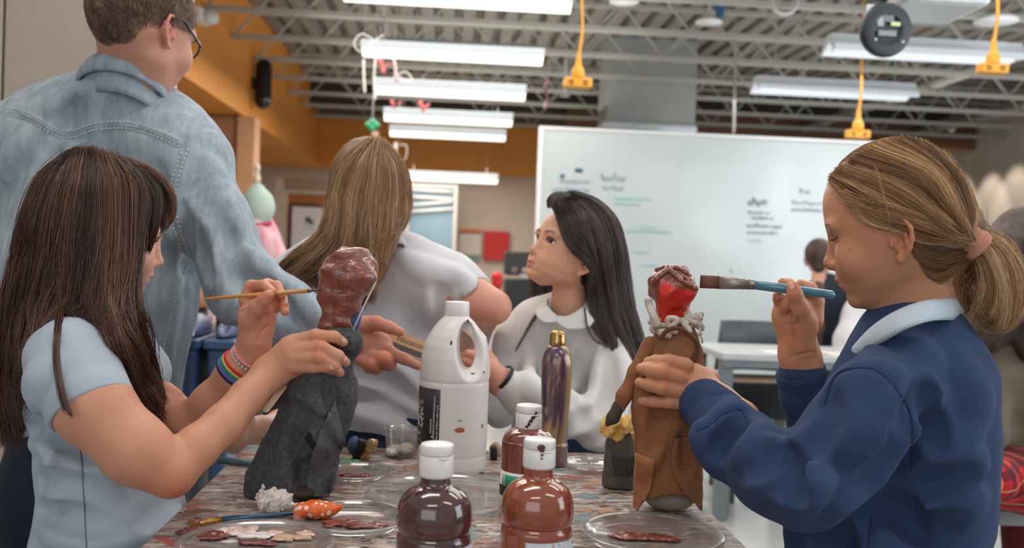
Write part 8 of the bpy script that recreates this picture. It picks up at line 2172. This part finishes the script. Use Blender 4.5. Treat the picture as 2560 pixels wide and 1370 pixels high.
# far window wall under the soffit: frames, orange doors, poster
dF = 11.5; aF = P(700, 460, dF)
fm = mat('door_frame_paint', (196, 176, 160), .5); 
for k, (px0, px1, py0, py1, m) in enumerate(((690, 712, 445, 660, fm), (712, 830, 445, 476, mat('transom_panel', (150, 120, 100), .5)), (712, 830, 476, 484, fm))): slab('trim_%d' % (7 + k), px0, px1, py0, py1, dF, m)['kind'] = 'structure'
o = slab('wall_inner', 712, 830, 484, 700, dF + .1, mat('orange_door_paint', (178, 104, 48), .6), .05); o['kind'] = 'structure'
t = thing('poster', 'framed white poster with dark ink figure near the brown hair tips', 'poster', P(762, 560, dF - .1))
slab('frame', 726, 800, 508, 640, dF, mat('poster_frame', (70, 44, 40), .5), .03, t); slab('sheet', 731, 800, 516, 640, dF - .04, mat('poster_sheet', (206, 200, 200), .6), .02, t)
s = SDF(); 
for (x, y, r_) in ((770, 548, 9), (780, 556, 7), (765, 560, 4), (778, 570, 4), (784, 582, 3)): s.ell(P(x, y, dF - .05), (r_ * dF / F_PX, r_ * dF / F_PX * .7, .01), Rv, .02)
sdf_obj('ink_figure', s, .012, mat('poster_ink', (56, 56, 62), .6), t)
# window with white frame at the back
dG = 13.4
wf = mat('window_frame_white', (206, 200, 194), .5)
x0, x1 = P(1016, 460, dG)[0], P(1145, 460, dG)[0]; zb, zt2 = P(1080, 700, dG)[2] - .6, P(1080, 460, dG)[2]; yb = P(1080, 500, dG)[1]
t = thing('window_1', None, None, ((x0 + x1) / 2, yb, zb)); t['kind'] = 'structure'
for (a0, a1, b0, b1, nm) in ((x0, x0 + .05, zb, zt2, 'frame_side'), (x1 - .05, x1, zb, zt2, 'frame_side'), (x0 + .05, x1 - .05, zt2 - .05, zt2, 'frame_head'), (x0 + .05, x1 - .05, zb, zb + .05, 'frame_sill')): box(nm, (a0, yb, b0), (a1, yb + .08, b1), wf, t)
ng = NT('window_glass_blue'); ng.base(lin((120, 150, 164))); ng.set(rough=.08, spec=.9); box('pane', (x0 + .05, yb + .03, zb + .05), (x1 - .05, yb + .05, zt2 - .05), ng.m, t)
for k, (y0_, y1_) in enumerate(((474, 480), (492, 498), (514, 504), (530, 522))):
    p0, p1 = P(1022, y0_, dG), P(1132, y1_, dG); tube('pane_bar', [(p0[0], yb - .01, p0[2]), (p1[0], yb - .01, p1[2])], .02, mat('pane_bar_white', (226, 224, 220), .5), t, seg=8)  # white bars slanting across the pane
# posters and strips on the beige wall
dP = 14.1
for (nm, lb, px0, px1, py0, py1, c_, cat) in (('wall_strip', 'orange paper strip on the beige wall right of the window', 1148, 1204, 571, 581, (214, 112, 66), 'strip'), ('wall_strip', 'green paper strip on the beige wall below the white sheet', 1147, 1200, 641, 650, (110, 166, 146), 'strip'),
        ('wall_chart', 'white sheet pinned between the orange and green strips', 1149, 1202, 583, 639, (206, 192, 180), 'poster'), ('wall_poster', 'plain red square poster on the beige wall', 1210, 1271, 577, 652, (196, 40, 36), 'poster'), ('fire_alarm', 'small red alarm box beside the whiteboard edge', 1343, 1356, 480, 505, (176, 40, 34), 'alarm')):
    o = slab(nm, px0, px1, py0, py1, dP, mat('flat_' + str(c_), c_, .6), 14.199 - P(px0, py0, dP)[1]); o.name = nm; tag(o, lb, cat)
# black oven shelf and red figure
dS = 9.0
a, b_ = P(1268, 628, dS), P(1345, 752, dS)
t = thing('kiln', 'black oven unit with trays behind the dark haired girl', 'oven', ((a[0] + b_[0]) / 2, a[1], 0))
box('lower_body', (a[0], a[1], 0.001), (b_[0] + .2, a[1] + .5, P(1300, 700, dS)[2]), mat('oven_black', (40, 44, 46), .35), t, bevel=.01)
box('upper_shelf', (a[0], a[1] + .1, P(1300, 690, dS)[2]), (b_[0] + .2, a[1] + .5, a[2]), mat('oven_dark', (52, 50, 50), .5), t, bevel=.01)
box('tray', (a[0] + .12, a[1] - .02, P(1300, 695, dS)[2]), (b_[0] + .1, a[1] + .1, P(1300, 686, dS)[2]), mat('tray_pale', (170, 166, 164), .4), t)
for k in range(3): lathe('jar', (a[0] + .08 + k * .1, a[1] + .05, P(1300, 686, dS)[2] + .001), [(.03, 0), (.03, .05), (.02, .06)], mat('jar_mix_%d' % k, ((110, 96, 88), (150, 140, 130), (80, 76, 76))[k], .4), t, seg=14)
dR = 7.0
t = thing('paper_sculpture', 'red crumpled paper sculpture on a pale stick', 'sculpture', (P(1243, 760, dR)[0], P(1243, 760, dR)[1], 0))
s = SDF(); limb(s, [(1243, 692, dR, 14), (1243, 710, dR, 13), (1246, 722, dR, 6)], .02); s.pad = .02; s.post = lambda p, D: crumple(D, p, .012, 9, 4); sdf_obj('red_paper', s, .008, mat('red_crumple', (206, 42, 38), .6), t)
a = P(1247, 725, dR); tube('stick', [(a[0], a[1], .02), tuple(a)], .013, mat('pale_stick', (200, 184, 172), .6), t); lathe('foot', (a[0], a[1], 0), [(.1, .001), (.1, .02), (.02, .03)], mat('pale_stick', (200, 184, 172), .6), t)
# pink bottle and white cone seen past the jug
item('pink_bottle', 'pink plastic bottle seen through the jug handle', 'bottle', 1164, 905, 2.6, [('l', 'bottle_body', ((0, 0), [(.024, 0), (.027, .01), (.027, .06), (.018, .082), (.012, .088)]), mat('pink_plastic', (226, 128, 166), .4)), ('l', 'spout', ((0, 0), [(.011, .089), (.010, .10), (.004, .118)]), mat('grey_spout', (130, 120, 120), .4))])
c = P(1160, 906, 2.6)
t = thing('side_table', 'white side table beyond the jug carrying the pink bottle', 'table', (c[0] + .12, c[1] + .1, 0))
box('tabletop', (c[0] - .12, c[1] - .1, c[2] - .03), (c[0] + .42, c[1] + .35, c[2] - .001), mat('side_table_top', (190, 188, 184), .4), t)
for (x, y) in ((-.08, -.06), (.38, -.06), (-.08, .31), (.38, .31)): tube('leg', [(c[0] + x, c[1] + y, .002), (c[0] + x, c[1] + y, c[2] - .031)], .015, grey_m, t)
item('paper_cone', 'white paper cone standing beyond the jug', 'cone', 1234, 903, 2.62, [('l', 'cone_body', ((0, 0), [(.028, .0), (.020, .03), (.004, .082), (.0015, .084)]), mat('paper_white', (196, 196, 196), .7)), ('l', 'foot', ((.045, 0), [(.022, 0), (.020, .05)]), white_m)])

# ---- hanging things near the ceiling
dpj = 3.6
t = thing('projector', 'white ceiling projector with black round speaker disc', 'projector', P(2220, 60, dpj))
c = np.array(P(2216, 72, dpj)); lathe('speaker_disc', c + RY * 0 + np.array([0, .03, 0]), smooth_prof([(.0, 0), (.085, .0), (.1, .006), (.1, .03), (.09, .036), (.055, .038), (.05, .032), (.001, .032)], 3), mat('disc_black', (24, 30, 34), .4), t, seg=48, axis=(.1, -1, -.12))
for (dx, dz, w_, h_, c_) in ((-.03, .025, .012, .02, (150, 156, 160)), (.0, .035, .02, .012, (110, 116, 122)), (.028, .016, .018, .007, (196, 206, 150)), (-.022, -.02, .014, .010, (130, 136, 140)), (.012, -.02, .020, .010, (130, 136, 140)), (-.045, -.045, .004, .004, (190, 196, 200)), (.06, -.048, .004, .004, (190, 196, 200))):
    box('disc_marking', (c[0] + dx - w_, c[1] - .016, c[2] + dz - h_), (c[0] + dx + w_, c[1] - .0105, c[2] + dz + h_), mat('mark_%d' % c_[0], c_, .4), t)
box('arm', tuple(c + np.array([-.07, -.02, .1])), tuple(c + np.array([.0, .05, .3])), black_m, t, bevel=.006)
pb_ = P(2330, 0, dpj + .2); box('projector_body', (pb_[0] - .19, pb_[1] - .15, pb_[2] - .05), (pb_[0] + .17, pb_[1] + .2, pb_[2] + .07), mat('projector_shell', (206, 210, 212), .35), t, bevel=.03)
tube('ceiling_pole', [(pb_[0], pb_[1] + .05, pb_[2] + .07), (pb_[0], pb_[1] + .05, DZ)], .02, white_m, t)
def dome(label, px, py, d, r, col=white_m):
    c = P(px, py, d); t = thing('ceiling_disc', label, 'lamp', c); lathe('shade', c, [(r, 0), (r * .98, r * .12), (r * .7, r * .3), (r * .2, r * .42)], col, t, seg=36); tube('stem', [tuple(c + np.array([0, 0, r * .4])), (c[0], c[1], DZ)], .012, steel_m, t)
dome('white access point dome under the deck, left of the projector', 1772, 58, 6.5, .09)  # access point dome, gives no light
dome('white round disc lamp near the upper right corner', 2490, 55, 6.0, .13)
dome('tiny white sensor dome right of the yellow outlet block', 1411, 241, 8.8, .05)
dome('pale disc lamp at the top edge above the whiteboard', 1560, 6, 6.5, .10)
t = thing('hanging_cloth', 'blue cloth knotted around a joist', 'cloth', P(1800, 20, 6.6)); s = SDF(); limb(s, [(1790, -20, 6.6, 9), (1794, 15, 6.6, 10), (1800, 38, 6.6, 8)], .02); limb(s, [(1806, -20, 6.6, 7), (1808, 10, 6.6, 8), (1803, 35, 6.6, 7)], .02); sdf_obj('cloth', s, .007, fabric('blue_cloth', (66, 104, 142)), t)
# streamers, strings and ribbons on the lamp row
def ribbon(name, label, cat, pts, r, m, seg=8):
    q = [P(*x) for x in pts]; t = thing(name, label, cat, q[0]); tube('strip', ctrl(q, 20), r, m, t, seg=seg); tube('string', [tuple(q[0]), (q[0][0], q[0][1], DZ)], .002, m, t, seg=5); return t
whs = mat('white_string', (206, 200, 196), .6)
ribbon('paper_streamer', 'long white paper strip hanging at the left end of the second lamp', 'streamer', [(909, 150, 6.3), (910, 195, 6.3), (912, 232, 6.3)], .008, whs)
ribbon('paper_streamer', 'white paper strip through the second lamp beside its left end', 'streamer', [(940, 120, 6.2), (935, 200, 6.2), (938, 250, 6.2)], .007, whs)
ribbon('paper_streamer', 'pinkish twisted streamer from the deck down behind the second lamp', 'streamer', [(955, 10, 6.8), (970, 90, 6.8), (985, 150, 6.8), (993, 205, 6.8)], .010, mat('pale_pink_paper', (190, 172, 170), .7))
ribbon('wire_loop', 'looped white wire left of the second lamp', 'wire', [(950, 110, 6.0), (905, 85, 6.0), (885, 110, 6.0), (905, 130, 6.0), (940, 100, 6.0), (958, 88, 6.0)], .0035, whs)
ribbon('wire_loop', 'looped white wire hanging beside the third lamp', 'wire', [(985, 190, 7.4), (1015, 180, 7.4), (1030, 200, 7.4), (1010, 203, 7.4), (998, 190, 7.4)], .004, whs)
red_p = mat('red_tissue', (196, 96, 96), .7)
for k, (x, y, d, lb) in enumerate(((958, 165, 6.1, 'red tissue scrap stuck under the left end of the second lamp'), (985, 262, 7.4, 'red tissue scrap hanging below the third lamp'), (1057, 268, 7.6, 'orange red tissue figure between the third and fourth lamp'))):
    c = P(x, y, d); t = thing('tissue_scrap', lb, 'tissue', c); s = SDF(); s.cone(c + [-.02, 0, .03], c + [.01, 0, -.05], .018, .010, .01); s.cone(c, c + [.05, 0, .02], .012, .006, .01); s.pad = .02; s.post = lambda p, D: crumple(D, p, .02, 10, 4 + k); sdf_obj('crumple', s, .009, red_p, t, it=0); tube('string', [tuple(c), (c[0], c[1], DZ)], .002, whs, t, seg=5)
ribbon('paper_streamer', 'pink ribbon hanging on the joist left of the duct', 'streamer', [(1370, 195, 8.6), (1362, 215, 8.6), (1368, 245, 8.6), (1362, 270, 8.6)], .014, mat('dusty_pink_paper', (176, 140, 140), .7))
ribbon('paper_streamer', 'white paper strip hanging below the fifth lamp', 'streamer', [(990, 358, 9.6), (988, 380, 9.6), (990, 400, 9.6)], .02, whs)
ribbon('paper_streamer', 'thin white cord loop below the fifth lamp', 'streamer', [(1000, 362, 9.5), (1016, 365, 9.5), (1016, 390, 9.5), (1010, 400, 9.5)], .005, whs)
ribbon('hanging_rod', 'thin grey rod dropping to the top of the whiteboard', 'rod', [(1838, 80, 7.6), (1837, 200, 7.6), (1834, 335, 7.6)], .012, steel_m)
c = P(931, 315, 8.6); t = thing('shamrock_cutout', 'green paper shamrock hanging from the lamps', 'decoration', c); s = SDF()
for dx, dz in ((-.035, .01), (.035, .01), (0, .04), (0, -.02)): s.ell(c + np.array([dx, 0, dz]), (.032, .02, .03), None, .01)
sdf_obj('leaf_shape', s, .008, mat('green_foil', (32, 140, 96), .4), t)
tube('string', [tuple(c + np.array([0, 0, .06])), (c[0], c[1], DZ)], .005, whs, t); c2 = P(938, 345, 8.6); box('tag_card', (c2[0] - .03, c2[1], c2[2] - .09), (c2[0] + .03, c2[1] + .01, c2[2] + .06), mat('tan_tag', (176, 146, 124), .7), t)
# round duct ring and coil at top
for (px, py, d, r, lb) in ((1963, 20, 6.2, .085, 'coiled white cable hanging under the deck at the top edge'), ):
    c = np.array(P(px, py - 20, d)); t = thing('cable_coil', lb, 'cable', c)
    for k in range(3): tube('coil_turn', [c + np.array([math.cos(a) * r * (1 + .05 * k), .01 * k, math.sin(a) * r * (1 + .05 * k)]) for a in np.linspace(0, 6.2832, 33)], .006, whs, t, seg=8)
# spot lamps washing the right wall
for k, (px, py, lb) in enumerate(((2440, 300, 'small track spot lamp at the right wall, foremost of three'), (2380, 330, 'small track spot lamp at the right wall, middle of three'), (2312, 340, 'small glowing track spot lamp above the ponytail girl'))):
    r_ = P(px, py, 1) - EYE; xw = 6.4; c = EYE + r_ * ((xw - EYE[0]) / r_[0]); t = thing('spot_lamp', lb, 'lamp', c)
    lathe('lamp_can', c, [(.03, 0), (.05, .05), (.05, .16)], white_m, t, seg=20, axis=(-.3, -.3, .8)); tube('arm', [tuple(c + np.array([-.04, -.04, .14])), (c[0] - .04, c[1] - .04, 3.0)], .01, steel_m, t)
    if k == 2: lathe('lens', c + np.array([0, 0, -.004]), [(.03, 0), (.028, .003)], emit_mat('spot_glow', (255, 250, 240), 12), t, seg=20, axis=(-.3, -.3, .8))
    l = bpy.data.lights.new('spot_wash', 'SPOT'); l.energy = 42; l.spot_size = math.radians(60); l.spot_blend = .6; l.color = (1, .88, .76); l.shadow_soft_size = .03
    o = bpy.data.objects.new('spot_wash', l); COL.objects.link(o); o.location = c + np.array([0, 0, -.05]); o.rotation_euler = (Vector((6.99, c[1] + .1, 1.6)) - Vector(o.location)).to_track_quat('-Z', 'Y').to_euler()
box('trim_10', (6.2, 3, 2.98), (6.3, 14, 3.02), steel_m)['kind'] = 'structure'

G_ = {'strip_lamp': 'strip lamps hanging under the deck', 'paint_bottle': 'paint bottles on the craft table', 'puppet': 'bottle puppets on the craft table', 'paint_palette': 'clear lid palettes on the craft table',
      'bracelet': 'bracelets on the far wrist', 'power_drop': 'outlet blocks on hanging cords', 'paper_streamer': 'paper streamers hanging among the lamps', 'tissue_scrap': 'red tissue scraps among the lamps', 'spot_lamp': 'track spot lamps at the right wall',
      'ceiling_disc': 'disc lamps under the deck', 'recycling_bin': 'blue recycling bins', 'paper_sheet': 'paper sheets on the grey work table', 'magnet': 'magnets on the whiteboard', 'school_chair': 'school chairs', 'paint_brush': 'paint brushes',
      'ceiling_pipe': 'pipes under the deck', 'clay_bit': 'clay bits on the craft table', 'wire_loop': 'wire loops by the lamps', 'person': 'people in the classroom'}
for o in bpy.data.objects:
    k = o.name.split('.')[0]
    if o.parent is None and k in G_: o['group'] = G_[k]
    if o.parent is not None and k in ('hair', 'handwriting', 'ink_figure'): o['kind'] = 'stuff'
